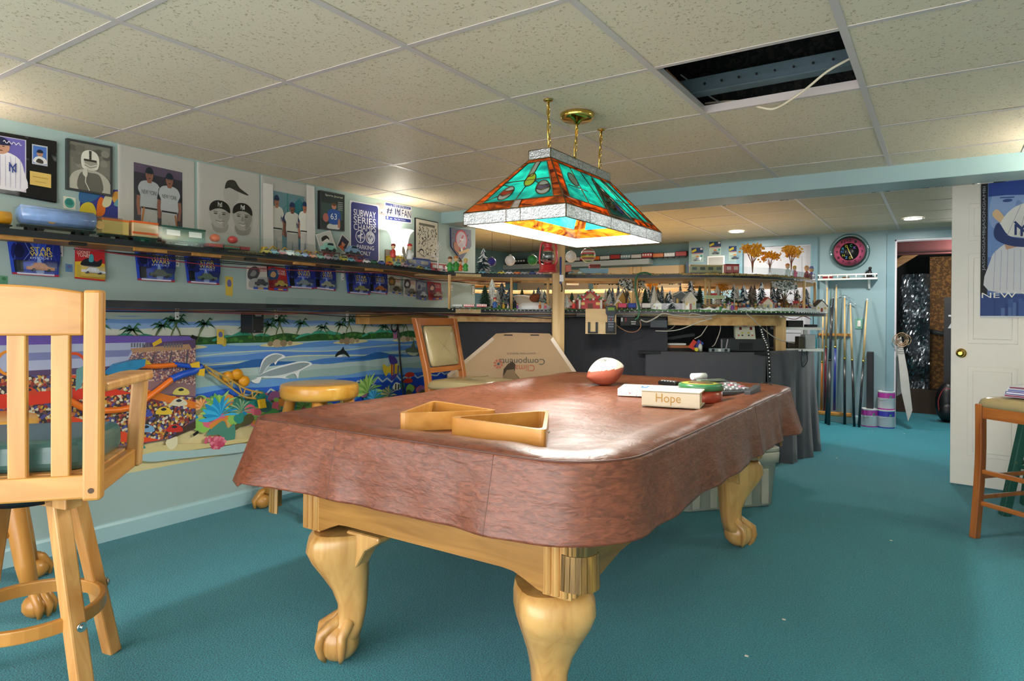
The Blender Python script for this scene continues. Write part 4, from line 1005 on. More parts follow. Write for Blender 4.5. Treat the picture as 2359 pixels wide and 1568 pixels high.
ms.rect(MY0, MZ0, MY1, MZ1, 'e0cf9c')
sky = [(730, '5f86bd'), (738, 'a8b6b0'), (746, '7f9fd0'), (760, 'c9cfc4')]
ms.rect(MY0, zf(905), MY1, MZ1, '2f63b0')
prev = MZ1
for y, c in [(722, '3f6fb5')]: band(zf(775), MZ1 - .002, c, 0)
band(zf(775), zf(722), 'b4bfb4', .0); band(zf(775), zf(729), '6e97d2', .0)
for y, c, a in ((727, 'aebcb6', .007), (737, '7299d2', .008), (744, '8fb0dc', .006), (752, 'd0d4c6', .006)):
    pts = []
    for i in range(61):
        yy = MY0 + (MY1 - MY0) * i / 60; pts.append((yy, zf(y) + a * math.sin(7 * yy + y) + a * .6 * math.sin(17 * yy)))
    ms.poly([(MY0, zf(790))] + [(MY1, zf(790))] + pts[::-1], c)
# sea bands from the shore down
for y, c, a in ((787, '9cc0d0', .002), (793, '5f93d6', .006), (806, '86b0da', .007), (815, '5a8bd4', .008), (826, '96b4c4', .008), (836, '4a80c8', .01), (846, 'b3c9c9', .008), (862, '9db9b6', .008), (878, '6ba0dc', .008), (892, '2f66d0', .01), (906, '1c49b8', .012)):
    pts = []
    for i in range(61):
        yy = MY0 + (MY1 - MY0) * i / 60; pts.append((yy, zf(y) + a * math.sin(6 * yy + y) + a * .5 * math.sin(15 * yy + .3 * y)))
    ms.poly([(MY0, zf(960)), (MY1, zf(960))] + pts[::-1], c)
for y, w_ in ((812, .005), (829, .006)):
    ms.line([(MY0 + .08 * i, zf(y) + .012 * math.sin(5 * (MY0 + .08 * i) + y)) for i in range(56)], w_, 'cfd6b8', w_)
for y0 in (.9, 2.2, 3.25): ms.blob([(y0, zf(842)), (y0 + .18, zf(836)), (y0 + .35, zf(826)), (y0 + .5, zf(834)), (y0 + .65, zf(838)), (y0 + .5, zf(843)), (y0 + .3, zf(845))], '2a64a8')
ms.line([(MY0 + .05 * i, zf(905) + .02 * math.sin(11 * i * .3) + .01 * math.sin(i * 1.7)) for i in range(90)], .012, 'c3cfd0', .012)
def palm(y, z, h, s=1):
    ms.line([(y, z), (y + .02 * s, z + h * .5), (y + .055 * s, z + h)], .007, '5a6b3a', .007)
    cy, cz = y + .055 * s, z + h
    for a in (-160, -125, -60, -25, 15, 50, 90, 130, 170, 200):
        r = .055 + .02 * math.cos(a); t = R(a); e = (cy + r * math.cos(t), cz + r * .6 * math.sin(t) - .012)
        m_ = (cy + r * .55 * math.cos(t), cz + r * .55 * math.sin(t) * .8 + .012)
        ms.poly([(cy, cz + .004), m_, e, (m_[0] * .98 + cy * .02, m_[1] - .012), (cy, cz - .004)], rnd.choice(['27593a', '2f6b42', '1f4a35']), 0)
def island(y):
    ms.k += 1
    for q, h in ((-.36, .035), (-.26, .055), (-.12, .04), (.3, .03), (.42, .05)):
        ms.blob([(y + q - .1, zf(782)), (y + q, zf(782) + h), (y + q + .1, zf(782))], '3f9c86')
    ms.blob([(y - .42, zf(786)), (y - .38, zf(776)), (y - .25, zf(771)), (y - .1, zf(775)), (y + .05, zf(768)), (y + .2, zf(774)), (y + .3, zf(770)), (y + .4, zf(777)), (y + .43, zf(787)), (y, zf(789))], '2b5a2c')
    for k in range(26): q = rnd.uniform(-.4, .4); ms.ell(y + q, zf(rnd.uniform(774, 785)), .016, .011, rnd.choice(['1f4a22', '39702f', '4b7f38', '27562a']), 8)
    for q, h, s in ((-.12, .10, 1), (-.03, .13, 1), (.05, .13, -1), (.13, .11, 1), (-.17, .08, -1)): palm(y + q, zf(785), h, s)
    ms.blob([(y - .14, zf(796)), (y - .05, zf(790)), (y + .1, zf(789)), (y + .2, zf(794)), (y + .1, zf(799)), (y - .03, zf(800))], 'd6cf9e')
    for q, r in ((-.06, .022), (-.01, .034), (.04, .028), (.09, .02)): ms.ell(y + q, zf(792), r, r * .8, rnd.choice(['a99678', '8f7d62', 'b8a488']), 10)
for px in (-150, 130, 400, 640, 800, 930): island(yz(px, 770)[0])
# sea creatures
def ppoly(pts, c): ms.poly([yz(*p) for p in pts], c)
def pblob(pts, c): ms.blob([yz(*p) for p in pts], c)
pblob([(592, 868), (600, 835), (612, 820), (632, 813), (650, 817), (655, 823), (640, 829), (632, 840), (628, 834), (615, 845), (603, 862), (596, 880), (585, 882), (577, 876)], 'e9eef0')
pblob([(594, 866), (602, 838), (614, 823), (632, 816), (648, 819), (638, 827), (631, 834), (615, 842), (602, 860)], '97a6ad')
pblob([(585, 872), (604, 858), (626, 848), (652, 840), (690, 832), (712, 834), (716, 840), (700, 848), (688, 856), (684, 872), (676, 860), (655, 868), (664, 872), (640, 870), (612, 870), (592, 868)], 'e9eef0')
pblob([(590, 868), (608, 858), (630, 850), (655, 843), (690, 835), (711, 837), (698, 846), (684, 853), (656, 864), (630, 866), (608, 866)], '8e9ea6')
pblob([(596, 868), (640, 864), (672, 856), (690, 850), (668, 862), (640, 868)], 'd5dee0')
pblob([(770, 822), (774, 812), (784, 805), (789, 798), (791, 805), (798, 812), (804, 823), (798, 820), (790, 815), (780, 817)], '20262b')
pblob([(774, 821), (781, 817), (788, 818), (783, 822)], 'eef2f2')
pblob([(932, 805), (945, 798), (952, 780), (954, 797), (962, 804), (966, 814), (955, 820), (940, 817)], '5c6a58'); pblob([(936, 811), (950, 812), (962, 812), (954, 819), (942, 817)], 'b8bfa6')
# striped fish, small fish
pblob([(884, 862), (880, 850), (881, 838), (892, 845), (898, 840), (908, 836), (918, 842), (921, 852), (915, 862), (908, 870), (900, 862), (893, 858), (888, 866)], 'e0c338')
for k in range(4): ppoly([(899 + 5 * k, 838 + k), (902 + 5 * k, 838 + k), (902 + 4.6 * k, 866 - k), (899 + 4.6 * k, 866 - k)], ['c9462b', '5a3f9a', 'd9a22f', '4a4aa8'][k])
pblob([(893, 820), (900, 818), (910, 825), (913, 836), (898, 838)], '4a3a8c'); pblob([(899, 866), (912, 860), (910, 868), (902, 876), (898, 874)], '51409a')
for x, y in ((940, 862), (936, 876), (942, 892)): pblob([(x - 10, y + 3), (x - 2, y - 5), (x + 10, y - 4), (x + 12, y + 3), (x, y + 6)], 'cc3a26')
pblob([(902, 892), (910, 880), (922, 886), (920, 896), (908, 898)], 'e8e4d4'); ppoly([(908, 884), (911, 883), (911, 897), (908, 897)], '22252a'); ppoly([(915, 884), (918, 885), (917, 897), (914, 897)], '22252a')
pblob([(512, 870), (520, 862), (532, 860), (545, 852), (556, 860), (566, 872), (560, 882), (548, 880), (530, 878)], 'e3a42e')
pblob([(508, 782), (518, 779), (518, 796), (510, 795)], 'd4b64a')
# reef along the bottom
reef = ['4f9a55', '8fc25c', '2f8a80', '2b9ad2', 'd98a3c', 'e06a80', '9a8a5a', '6a8f4a', 'c2b070', '3f6f66', 'a86aa0', '5a5a3a', '1c7fc0']
for k in range(330):
    px = rnd.uniform(120, 1010) if k < 180 else rnd.uniform(430, 660); t = (px - 120) / 890
    y_top, y_bot = 960 - 70 * t, 1012 - 88 * t
    y, z = yz(px, rnd.uniform(y_top - 10, y_bot + 8)); r = rnd.uniform(.018, .05)
    ms.blob([(y + r * (1 + .5 * rnd.random()) * math.cos(a), z + r * (.7 + .5 * rnd.random()) * math.sin(a)) for a in [x * .9 for x in range(7)]], rnd.choice(reef), 2)
ms.k += 2
def coral(cx, cy, r, c1, c2, n=13):
    y, z = yz(cx, cy)
    for k in range(n):
        a = R(180 * k / (n - 1)); rr = r * (.75 + .5 * rnd.random()); ms.blob([(y, z), (y + .35 * rr * math.cos(a - .3), z + .5 * rr * math.sin(a) + .005), (y + rr * math.cos(a), z + rr * math.sin(a)), (y + .6 * rr * math.cos(a + .25), z + .6 * rr * math.sin(a + .25))], c1 if k % 2 else c2, 3)
coral(500, 945, .12, '6fae4e', 'a5cf6a'); coral(840, 905, .14, '7fb956', 'b5d878'); coral(458, 940, .06, 'd9823a', 'eeb07a'); coral(548, 950, .09, '3f7f6a', '9fb48a', 17); coral(890, 912, .08, '2f7f6f', 'c2b27a', 17)
coral(500, 960, .11, '1f8fc8', '3fb0e0'); coral(855, 922, .09, '2a8fd0', '53b4e6'); coral(690, 940, .07, '4f8a4a', '7fae5c')
pblob([(470, 1000), (490, 980), (510, 968), (520, 985), (535, 975), (535, 1012), (515, 1015), (500, 1000)], '4f8a7a'); pblob([(312, 1035), (320, 1018), (333, 1035), (328, 1045), (314, 1046)], '4f8f86')
# sand at the foot and the plain strip
pblob([(300, 1045), (340, 1028), (400, 1022), (470, 1020), (540, 1010), (620, 996), (620, 1006), (540, 1020), (430, 1036), (340, 1046)], 'd6c48c')
pblob([(376, 1018), (390, 1004), (403, 1006), (402, 1025), (388, 1034)], 'e6dcb6')
pblob([(310, 1052), (360, 1038), (430, 1036), (500, 1028), (560, 1020), (560, 1038), (480, 1048), (400, 1056), (340, 1062)], 'a9c3c6')
for k in range(70): a = rnd.uniform(0, 6.28); q = rnd.random(); ms.ell(*yz(489 + 24 * math.cos(a) * q, 1017 + 14 * math.sin(a) * q), .011, .011, rnd.choice(['d8607a', 'e88a9c', 'c84a68']), 8)
ms.build('painted_scene', mu, mu.location)

# race poster over the mural
def crowd(name, cols, scale):
    m, nt, b = nodes_of(name); geo = nt.nodes.new('ShaderNodeNewGeometry'); v = nt.nodes.new('ShaderNodeTexVoronoi'); v.inputs['Scale'].default_value = scale
    L(nt, geo.outputs['Position'], v.inputs['Vector']); sp = nt.nodes.new('ShaderNodeSeparateColor'); L(nt, v.outputs['Color'], sp.inputs[0])
    rp = nt.nodes.new('ShaderNodeValToRGB'); rp.color_ramp.interpolation = 'CONSTANT'; e = rp.color_ramp.elements
    while len(e) < len(cols): e.new(.5)
    for i, c in enumerate(cols): e[i].position = i / len(cols); e[i].color = lin(c) + (1,)
    L(nt, sp.outputs[0], rp.inputs['Fac']); L(nt, rp.outputs['Color'], b.inputs['Base Color']); b.inputs['Roughness'].default_value = .5; return m
c_far = crowd('crowd_print', ['7a5a5e', 'a8746a', '5c4a66', 'c4a08c', '8a4a48', '6a5a7a', 'd0b8a0'], 150)
c_near = crowd('crowd_print_bold', ['3a2c30', 'b8643a', '4a4a8a', 'd0c8b0', '8a2c2c', 'c8a03a', '2f2a3a', '6a4a4a'], 85)
rp_ = thing('race_poster', 'toy car racing poster with stadium crowd and orange tracks, taped over the mural', 'poster', (WL, .5, .4))
rs = WallSheet(.024)
def rpoly(pts, c): rs.poly([yz(*p) for p in pts], c)
rpoly([(-260, 770), (430, 773), (445, 780), (445, 985), (385, 1010), (310, 1022), (-260, 1160)], '5a4668')
rpoly([(-260, 772), (432, 774), (440, 782), (-260, 830)], '6a54a8')
rpoly([(-260, 800), (230, 790), (330, 788), (300, 840), (-260, 870)], 'a9b0cc'); rpoly([(60, 812), (300, 805), (290, 820), (60, 830)], '7a7fae')
rpoly([(295, 802), (430, 792), (438, 805), (300, 812)], 'b08868'); 
for x in (296, 372): 
    for k in range(7): rpoly([(x + k * 6.5, 790), (x + k * 6.5 + 4, 789), (x + k * 6.5 + 4, 799), (x + k * 6.5, 800)], '6b6a72')
rpoly([(284, 838), (300, 812), (430, 804), (445, 800), (445, 900), (330, 890), (250, 870)], c_far)
for a, b in (((320, 812), (298, 845)), ((350, 812), (336, 850)), ((388, 810), (378, 850)), ((425, 806), (420, 850))): rpoly([a, (a[0] + 4, a[1]), (b[0] + 5, b[1]), b], '5a5560')
rpoly([(345, 790), (365, 778), (368, 788), (348, 798)], 'e0b42a')
rpoly([(250, 870), (445, 885), (445, 912), (360, 905), (250, 895)], '8a6a70')
rpoly([(-260, 870), (260, 860), (330, 905), (445, 915), (445, 960), (385, 1008), (310, 1020), (-260, 1160)], c_near)
rpoly([(300, 888), (445, 925), (445, 940), (300, 908)], 'e07a28'); rpoly([(-260, 925), (240, 890), (300, 905), (240, 912), (-260, 970)], 'd83a26'); rpoly([(120, 945), (300, 1000), (365, 1012), (310, 1020), (120, 1000)], 'df4a24')
rpoly([(410, 985), (445, 968), (445, 985), (388, 1008)], '4a3a32')
for cx, cy, r, c in ((165, 840, 30, 'd8522a'), (15, 835, 30, 'e08a2a')):
    for k in range(22):
        a, b = R(k * 360 / 22), R((k + 1) * 360 / 22 + 2)
        rpoly([(cx + r * math.cos(a), cy + r * math.sin(a)), (cx + r * math.cos(b), cy + r * math.sin(b)), (cx + r * .78 * math.cos(b), cy + r * .78 * math.sin(b)), (cx + r * .78 * math.cos(a), cy + r * .78 * math.sin(a))], c)
rpoly([(120, 890), (160, 885), (162, 925), (120, 930)], '7f838c'); rpoly([(190, 915), (235, 895), (228, 930), (190, 950)], 'ece0bc'); rpoly([(170, 850), (190, 840), (182, 890), (168, 900)], '6a9a9a')
for x, y, c in ((330, 985, '7aa6cc'), (395, 985, 'c8352a'), (370, 945, 'e0bc3a'), (325, 950, '4a52a8'), (405, 925, 'd8cfb4'), (140, 920, 'd88a2a'), (60, 900, 'c8452a'), (410, 900, 'd8c86a')):
    rs.blob([yz(x - 18, y + 6), yz(x - 10, y - 6), yz(x + 4, y - 9), yz(x + 18, y - 2), yz(x + 19, y + 7), yz(x, y + 9)], c); rs.blob([yz(x - 6, y - 3), yz(x + 2, y - 7), yz(x + 8, y - 3), yz(x, y)], '2a2f3a')
rs.build('poster_sheet', rp_, rp_.location)
for q in ([(436, 770), (450, 776), (447, 782), (433, 778)], [(438, 998), (450, 990), (452, 996), (440, 1004)]):
    tp = WallSheet(.0275); tp.poly([yz(*p) for p in q], '17171a'); tp.build('tape_strip', rp_, rp_.location)

# ---- toy race track mounted on the wall
tr = thing('toy_race_track', 'orange and blue toy car track with yellow crane arm fixed to the wall', 'toy track', U(420, 900, x=WL))
def wtube(pts, r, mats, name, x=.05, flat=None):
    P_ = [U(px, py, x=WL + x + (q[0] if q else 0)) - tr.location for px, py, *q in pts]
    return MB().tube(spline(P_, 6), r, 10).build(name, mats, tr)
m_or = mat('track_orange', 'f0761f', .35); m_bl = mat('track_blue', '1f52c0', .35); m_ye = mat('track_yellow', 'e8b92a', .4); m_tn = mat('crane_tan', 'c39a4a', .6)
wtube([(150, 915), (200, 942), (260, 945), (310, 935), (355, 905), (398, 872)], .016, m_or, 'orange_track')
wtube([(320, 842), (360, 843), (405, 840)], .014, m_or, 'orange_track')
wtube([(395, 873), (420, 862), (445, 855), (465, 843)], .02, m_bl, 'blue_junction'); wtube([(400, 838), (430, 842), (462, 844)], .014, m_bl, 'blue_junction')
pb = MB(); P_ = [U(*p, x=WL + .03) - tr.location for p in [(235, 860), (260, 838), (300, 828), (325, 826), (322, 842), (290, 856), (255, 866)]]
pb.add(P_ + [p + Vector((.05, 0, 0)) for p in P_], [list(range(7)), list(reversed(range(7, 14)))] + [(i, 7 + i, 7 + (i + 1) % 7, (i + 1) % 7) for i in range(7)]).build('blue_ramp', mat('ramp_blue', '1f7fb0', .4, var=.3, scale=30), tr)
for q in ([(324, 828), (330, 824), (345, 838), (326, 840)], [(434, 838), (455, 832), (456, 846), (438, 846)], [(455, 850), (468, 848), (466, 866), (454, 864)], [(592, 920), (606, 918), (610, 938), (596, 940)]):
    P_ = [U(*p, x=WL + .05) - tr.location for p in q]; MB().add(P_ + [p + Vector((.02, 0, 0)) for p in P_], [(3, 2, 1, 0), (4, 5, 6, 7)] + [(i, (i + 1) % 4, 4 + (i + 1) % 4, 4 + i) for i in range(4)]).build('yellow_clip', m_ye, tr)
top_ = [U(x, y, x=WL + .05) - tr.location for x, y in ((470, 842), (520, 868), (565, 895), (605, 905))]; bot_ = [U(x, y, x=WL + .05) - tr.location for x, y in ((480, 856), (520, 884), (560, 912), (590, 918))]
for a, nm in ((top_, 'crane_boom'), (bot_, 'crane_boom')): MB().tube(spline(a, 5), .006, 8).build(nm, m_tn, tr)
for k in range(9):
    t = k / 9; s1, s2 = spline(top_, 3), spline(bot_, 3); MB().cyl(s1[k], s2[min(k + (1 if k % 2 else 0), 9)], .004, n=6).build('crane_strut', m_tn, tr)
for cx, cy in ((525, 868), (546, 862), (562, 878)): MB().ball(U(cx, cy, x=WL + .035) - tr.location, (.02, .04, .035), 10).build('yellow_wheel', mat('wheel_orange', 'e39a20', .4), tr)

# ================================================================ posters and plaques
def wallthing(name, label, cat, quad, th, m, group=None, x=WL, mname='backing', bevel=0):
    """a flat thing on the left wall; quad in photo pixels: top-left, top-right, bottom-right, bottom-left"""
    P_ = [U(px, py, x=x + th) for px, py in quad]; base = Vector((x, P_[3].y, min(P_[2].z, P_[3].z)))
    o = thing(name, label, cat, base, group=group)
    f = [p - base for p in P_]; b = [p - Vector((th, 0, 0)) for p in f]
    MB().add(f + b, [(3, 2, 1, 0), (4, 5, 6, 7)] + [(i, (i + 1) % 4, 4 + (i + 1) % 4, 4 + i) for i in range(4)]).build(mname, m, o, bevel=bevel)
    return o, Sheet(f[3], f[2], f[1], f[0])
def frame(o, sh, w, m, d=.008, name='frame'):
    a, b, c, e = sh.c; n = sh.n; L_ = (b - a).length; H_ = (e - a).length; u, v = w / L_, w / H_; B = MB()
    def P_(x, y, k): return a * (1 - x) * (1 - y) + b * x * (1 - y) + c * x * y + e * (1 - x) * y + n * k
    for x0, y0, x1, y1 in ((0, 0, 1, v), (0, 1 - v, 1, 1), (0, v, u, 1 - v), (1 - u, v, 1, 1 - v)):
        q = [(x0, y0), (x1, y0), (x1, y1), (x0, y1)]
        B.add([P_(*p, 0) for p in q] + [P_(*p, d) for p in q], [(3, 2, 1, 0), (4, 5, 6, 7)] + [(i, (i + 1) % 4, 4 + (i + 1) % 4, 4 + i) for i in range(4)])
    B.build(name, m, o)
def player(s, cx, y0, y1, w, shirt='e4e4e2', skin='b98a72', cap='1b2440', txt=None, sleeve='2b3350', face=True, pants=True, tcol='27304e'):
    h = y1 - y0
    if pants: s.poly([(cx - w * .42, y0), (cx - w * .06, y0), (cx, y0 + h * .28), (cx + w * .06, y0), (cx + w * .42, y0), (cx + w * .4, y0 + h * .45), (cx - w * .4, y0 + h * .45)], 'c9c6c2')
    s.line([(cx - w * .5, y0 + h * .68), (cx - w * .56, y0 + h * .48), (cx - w * .48, y0 + h * .32)], w * .16, skin); s.line([(cx + w * .5, y0 + h * .68), (cx + w * .56, y0 + h * .48), (cx + w * .48, y0 + h * .32)], w * .16, skin)
    s.line([(cx - w * .44, y0 + h * .76), (cx - w * .53, y0 + h * .6)], w * .22, sleeve); s.line([(cx + w * .44, y0 + h * .76), (cx + w * .53, y0 + h * .6)], w * .22, sleeve)
    s.blob([(cx - w * .4, y0 + h * .42), (cx - w * .44, y0 + h * .6), (cx - w * .56, y0 + h * .70), (cx - w * .4, y0 + h * .80), (cx, y0 + h * .83), (cx + w * .4, y0 + h * .80), (cx + w * .56, y0 + h * .70), (cx + w * .44, y0 + h * .6), (cx + w * .4, y0 + h * .42)], shirt)
    s.rect(cx - w * .4, y0 + h * .42, cx + w * .4, y0 + h * .445, '2a2a2e')
    if txt: s.text(txt, cx - w * .38, y0 + h * .63, cx + w * .38, y0 + h * .69, tcol)
    s.blob([(cx - w * .1, y0 + h * .80), (cx + w * .1, y0 + h * .80), (cx + w * .1, y0 + h * .86), (cx - w * .1, y0 + h * .86)], skin)
    head(s, cx, y0 + h * .91, w * .19, h * .095, skin, cap)
def head(s, cx, cy, rx, ry, skin='b98a72', cap='1b2440', dk='5a3f34', logo=False):
    s.ell(cx, cy, rx, ry, skin, 16)
    if rx * s.asp > .0: 
        s.ell(cx - rx * .4, cy + ry * .05, rx * .14, ry * .07, dk, 8); s.ell(cx + rx * .4, cy + ry * .05, rx * .14, ry * .07, dk, 8)
        s.ell(cx, cy - ry * .5, rx * .38, ry * .08, dk, 8); s.ell(cx, cy - ry * .15, rx * .13, ry * .16, 'a07864' if skin != 'c4c0ba' else '9a9690', 8)
    if cap:
        s.poly([(cx - rx * 1.05, cy + ry * .25)] + [(cx + rx * 1.06 * math.cos(R(180 - 15 * k)), cy + ry * .25 + ry * .95 * math.sin(R(180 - 15 * k))) for k in range(13)] + [(cx, cy + ry * .42)], cap)
        s.ell(cx - rx * .1, cy + ry * .3, rx * 1.1, ry * .14, cap, 12)
        if logo: ny(s, cx - rx * .3, cy + ry * .5, cx + rx * .3, cy + ry * 1.05, 'e8e8ea')
def ny(s, x0, y0, x1, y1, col):         # interlocked N and Y monogram
    w, h = x1 - x0, y1 - y0; t = w * .13
    s.line([(x0 + .18 * w, y0 + .1 * h), (x0 + .18 * w, y0 + .82 * h)], t, col); s.line([(x0 + .82 * w, y0 + .1 * h), (x0 + .82 * w, y0 + .82 * h)], t, col); s.line([(x0 + .18 * w, y0 + .8 * h), (x0 + .82 * w, y0 + .12 * h)], t, col)
    s.line([(x0 + .5 * w, y0), (x0 + .5 * w, y0 + .5 * h)], t, col); s.line([(x0 + .5 * w, y0 + .5 * h), (x0 + .12 * w, y0 + h)], t, col); s.line([(x0 + .5 * w, y0 + .5 * h), (x0 + .88 * w, y0 + h)], t, col)

m_paper = mat('poster_paper', 'd9d5cf', .35, var=.02)
m_bframe = mat('black_frame', '18181a', .35)
# black marbled plaque
m_marb = speckle('black_marble', '17171a', '77797c', 7, .33, .15, 0)
o, s = wallthing('sports_plaque', 'black marbled plaque with ballplayer photo, card and gold plate', 'plaque', [(-150, 277), (132, 325), (132, 468), (-150, 417)], .018, m_marb, bevel=.006)
s.rect(.02, .08, .72, .93, 'c9c4d8'); s.rect(.03, .10, .71, .92, '6a62b0'); s.rect(.03, .10, .71, .3, 'b58a86'); s.rect(.03, .3, .71, .4, 'b0a8c4')
s.blob([(.22, .10), (.22, .40), (.30, .60), (.42, .68), (.56, .68), (.66, .60), (.70, .42), (.70, .10)], 'e2e0ea'); head(s, .49, .76, .09, .13, 'c09078', '1e2244')
for k in range(9): s.line([(.33 + .042 * k, .12), (.33 + .042 * k, .62)], .003, '8a90b8')
ny(s, .56, .36, .64, .52, '3a4a90'); s.line([(.52 + .012 * k, .84 + .025 * math.sin(k * 1.9)) for k in range(14)], .006, 'e6e4f0')
s.rect(.765, .56, .905, .88, 'b7bcc4'); s.rect(.775, .58, .895, .86, '4a74c0'); head(s, .835, .745, .028, .055, 'b98a72', '1b2440'); s.blob([(.78, .59), (.79, .67), (.835, .70), (.885, .67), (.892, .59)], 'dcdcdc'); s.blob([(.80, .60), (.82, .66), (.86, .64), (.86, .59)], '3f3a34')
s.rect(.745, .22, .935, .44, 'd9b968'); s.rect(.77, .35, .91, .365, 'b08f40'); s.rect(.79, .28, .89, .29, 'b08f40')
s.build('print', o)
# framed football photo
o, s = wallthing('football_photo', 'framed black and white photo of a helmeted football player', 'framed photo', [(153, 318), (258, 338), (258, 453), (153, 436)], .015, m_bframe)
s.rect(.02, .02, .98, .98, 'c9c6b8'); s.rect(.04, .035, .96, .965, '7c7a6e')
for k in range(14): s.ell(rnd.uniform(.1, .9), rnd.uniform(.5, .9), .1, .07, rnd.choice(['6e6c62', '8a887c', '5d5b52']), 10)
s.blob([(.06, .04), (.08, .28), (.2, .4), (.4, .46), (.62, .45), (.82, .38), (.94, .25), (.95, .04)], 'b4b1a4'); s.blob([(.25, .04), (.28, .36), (.5, .40), (.72, .36), (.76, .04)], '67655c')
s.blob([(.32, .50), (.30, .68), (.36, .80), (.50, .845), (.64, .80), (.70, .68), (.68, .52), (.6, .46), (.4, .46)], 'dedbce'); s.blob([(.37, .52), (.36, .64), (.5, .66), (.64, .64), (.63, .52), (.5, .46)], 'a09c8e')
s.poly([(.36, .62), (.64, .62), (.64, .66), (.36, .66)], '3a3832'); s.poly([(.48, .66), (.52, .66), (.53, .83), (.47, .83)], '4a4840'); s.text('S', .47, .67, .53, .73, '2a2824')
s.line([(.36, .52), (.5, .47), (.64, .52)], .02, 'dedbce'); s.line([(.36, .57), (.5, .52), (.64, .57)], .02, 'dedbce'); s.line([(.36, .62), (.36, .50)], .02, 'dedbce')
s.blob([(.33, .36), (.36, .46), (.42, .46), (.44, .36), (.40, .30)], 'c9c6b8'); s.line([(.40, .32), (.39, .2), (.45, .1), (.48, .04)], .02, 'cfccbe')
frame(o, s, .010, mat('dark_grey_frame', '3a3c3e', .4), .006); s.build('print', o)
# small round helmet sticker and colourful postcard
o, s = wallthing('helmet_sticker', 'white edged sticker of a teal football helmet', 'sticker', [(146, 451), (174, 456), (174, 483), (146, 479)], .001, mat('sticker_white', 'e6e2d2', .4), bevel=0)
s.ell(.5, .5, .42, .42, '58a89c'); s.blob([(.2, .4), (.25, .75), (.6, .8), (.8, .5), (.6, .3)], '2f7f78'); s.build('print', o)
o, s = wallthing('sports_postcard', 'bright painted postcard of a yellow and orange football player', 'postcard', [(184, 437), (280, 437), (280, 508), (184, 500)], .0015, m_paper)
s.rect(0, 0, 1, 1, '3a3f8a'); s.blob([(0, .55), (.3, .6), (.5, .9), (.2, 1), (0, .98)], '3a6a9a'); s.blob([(0, .05), (.02, .4), (.15, .55), (.3, .5), (.38, .2), (.3, .02)], 'd8c23a'); s.blob([(.4, .05), (.4, .5), (.48, .75), (.58, .6), (.58, .2)], 'e0742a'); s.blob([(.52, .5), (.6, .8), (.75, .75), (.72, .5), (.6, .4)], 'd8d0a8'); s.ell(.86, .75, .1, .2, 'dba24a'); s.blob([(.8, .5), (.9, .7), (.98, .6), (.95, .45)], '6aa0a8'); s.rect(.03, .03, .1, .2, '4a8a4a'); s.build('print', o)
# big posters
def big_poster(label, quad, draw):
    o, s = wallthing('player_poster', label, 'poster', quad, .004, m_paper, 'large white bordered posters on the left wall', mname='poster_board'); draw(s); s.build('print', o)
    c = MB(); cc = [p + s.n * .0075 for p in s.c]; c.add(cc, [(0, 1, 2, 3)]); c.build('plastic_sleeve', clear('sleeve_plastic', 'fbfbfb', .08, .1), o); return o
def d1_(s):
    s.rect(.19, .09, .83, .84, '4a4650'); s.rect(.19, .5, .83, .84, '3a3844'); s.rect(.19, .74, .83, .84, '6a5a74')
    player(s, .385, .02, .80, .26, 'c4c8cc', 'a8705c', '1b2a36', 'NEW YORK', '23303a', tcol='2c3440'); player(s, .645, .02, .78, .26, 'ccd0d2', 'a06a58', '1b2a36', 'NEW YORK', '23303a', tcol='2c3440')
    s.line([(.27, .12), (.31, .36)], .022, 'b0763f'); s.line([(.76, .10), (.72, .32)], .022, 'a0683a'); s.rect(0, 0, 1, .095, 'd9d5cf')
big_poster('poster of two ballplayers in grey New York uniforms with bats', [(272, 331), (447, 372), (448, 566), (272, 545)], d1_)
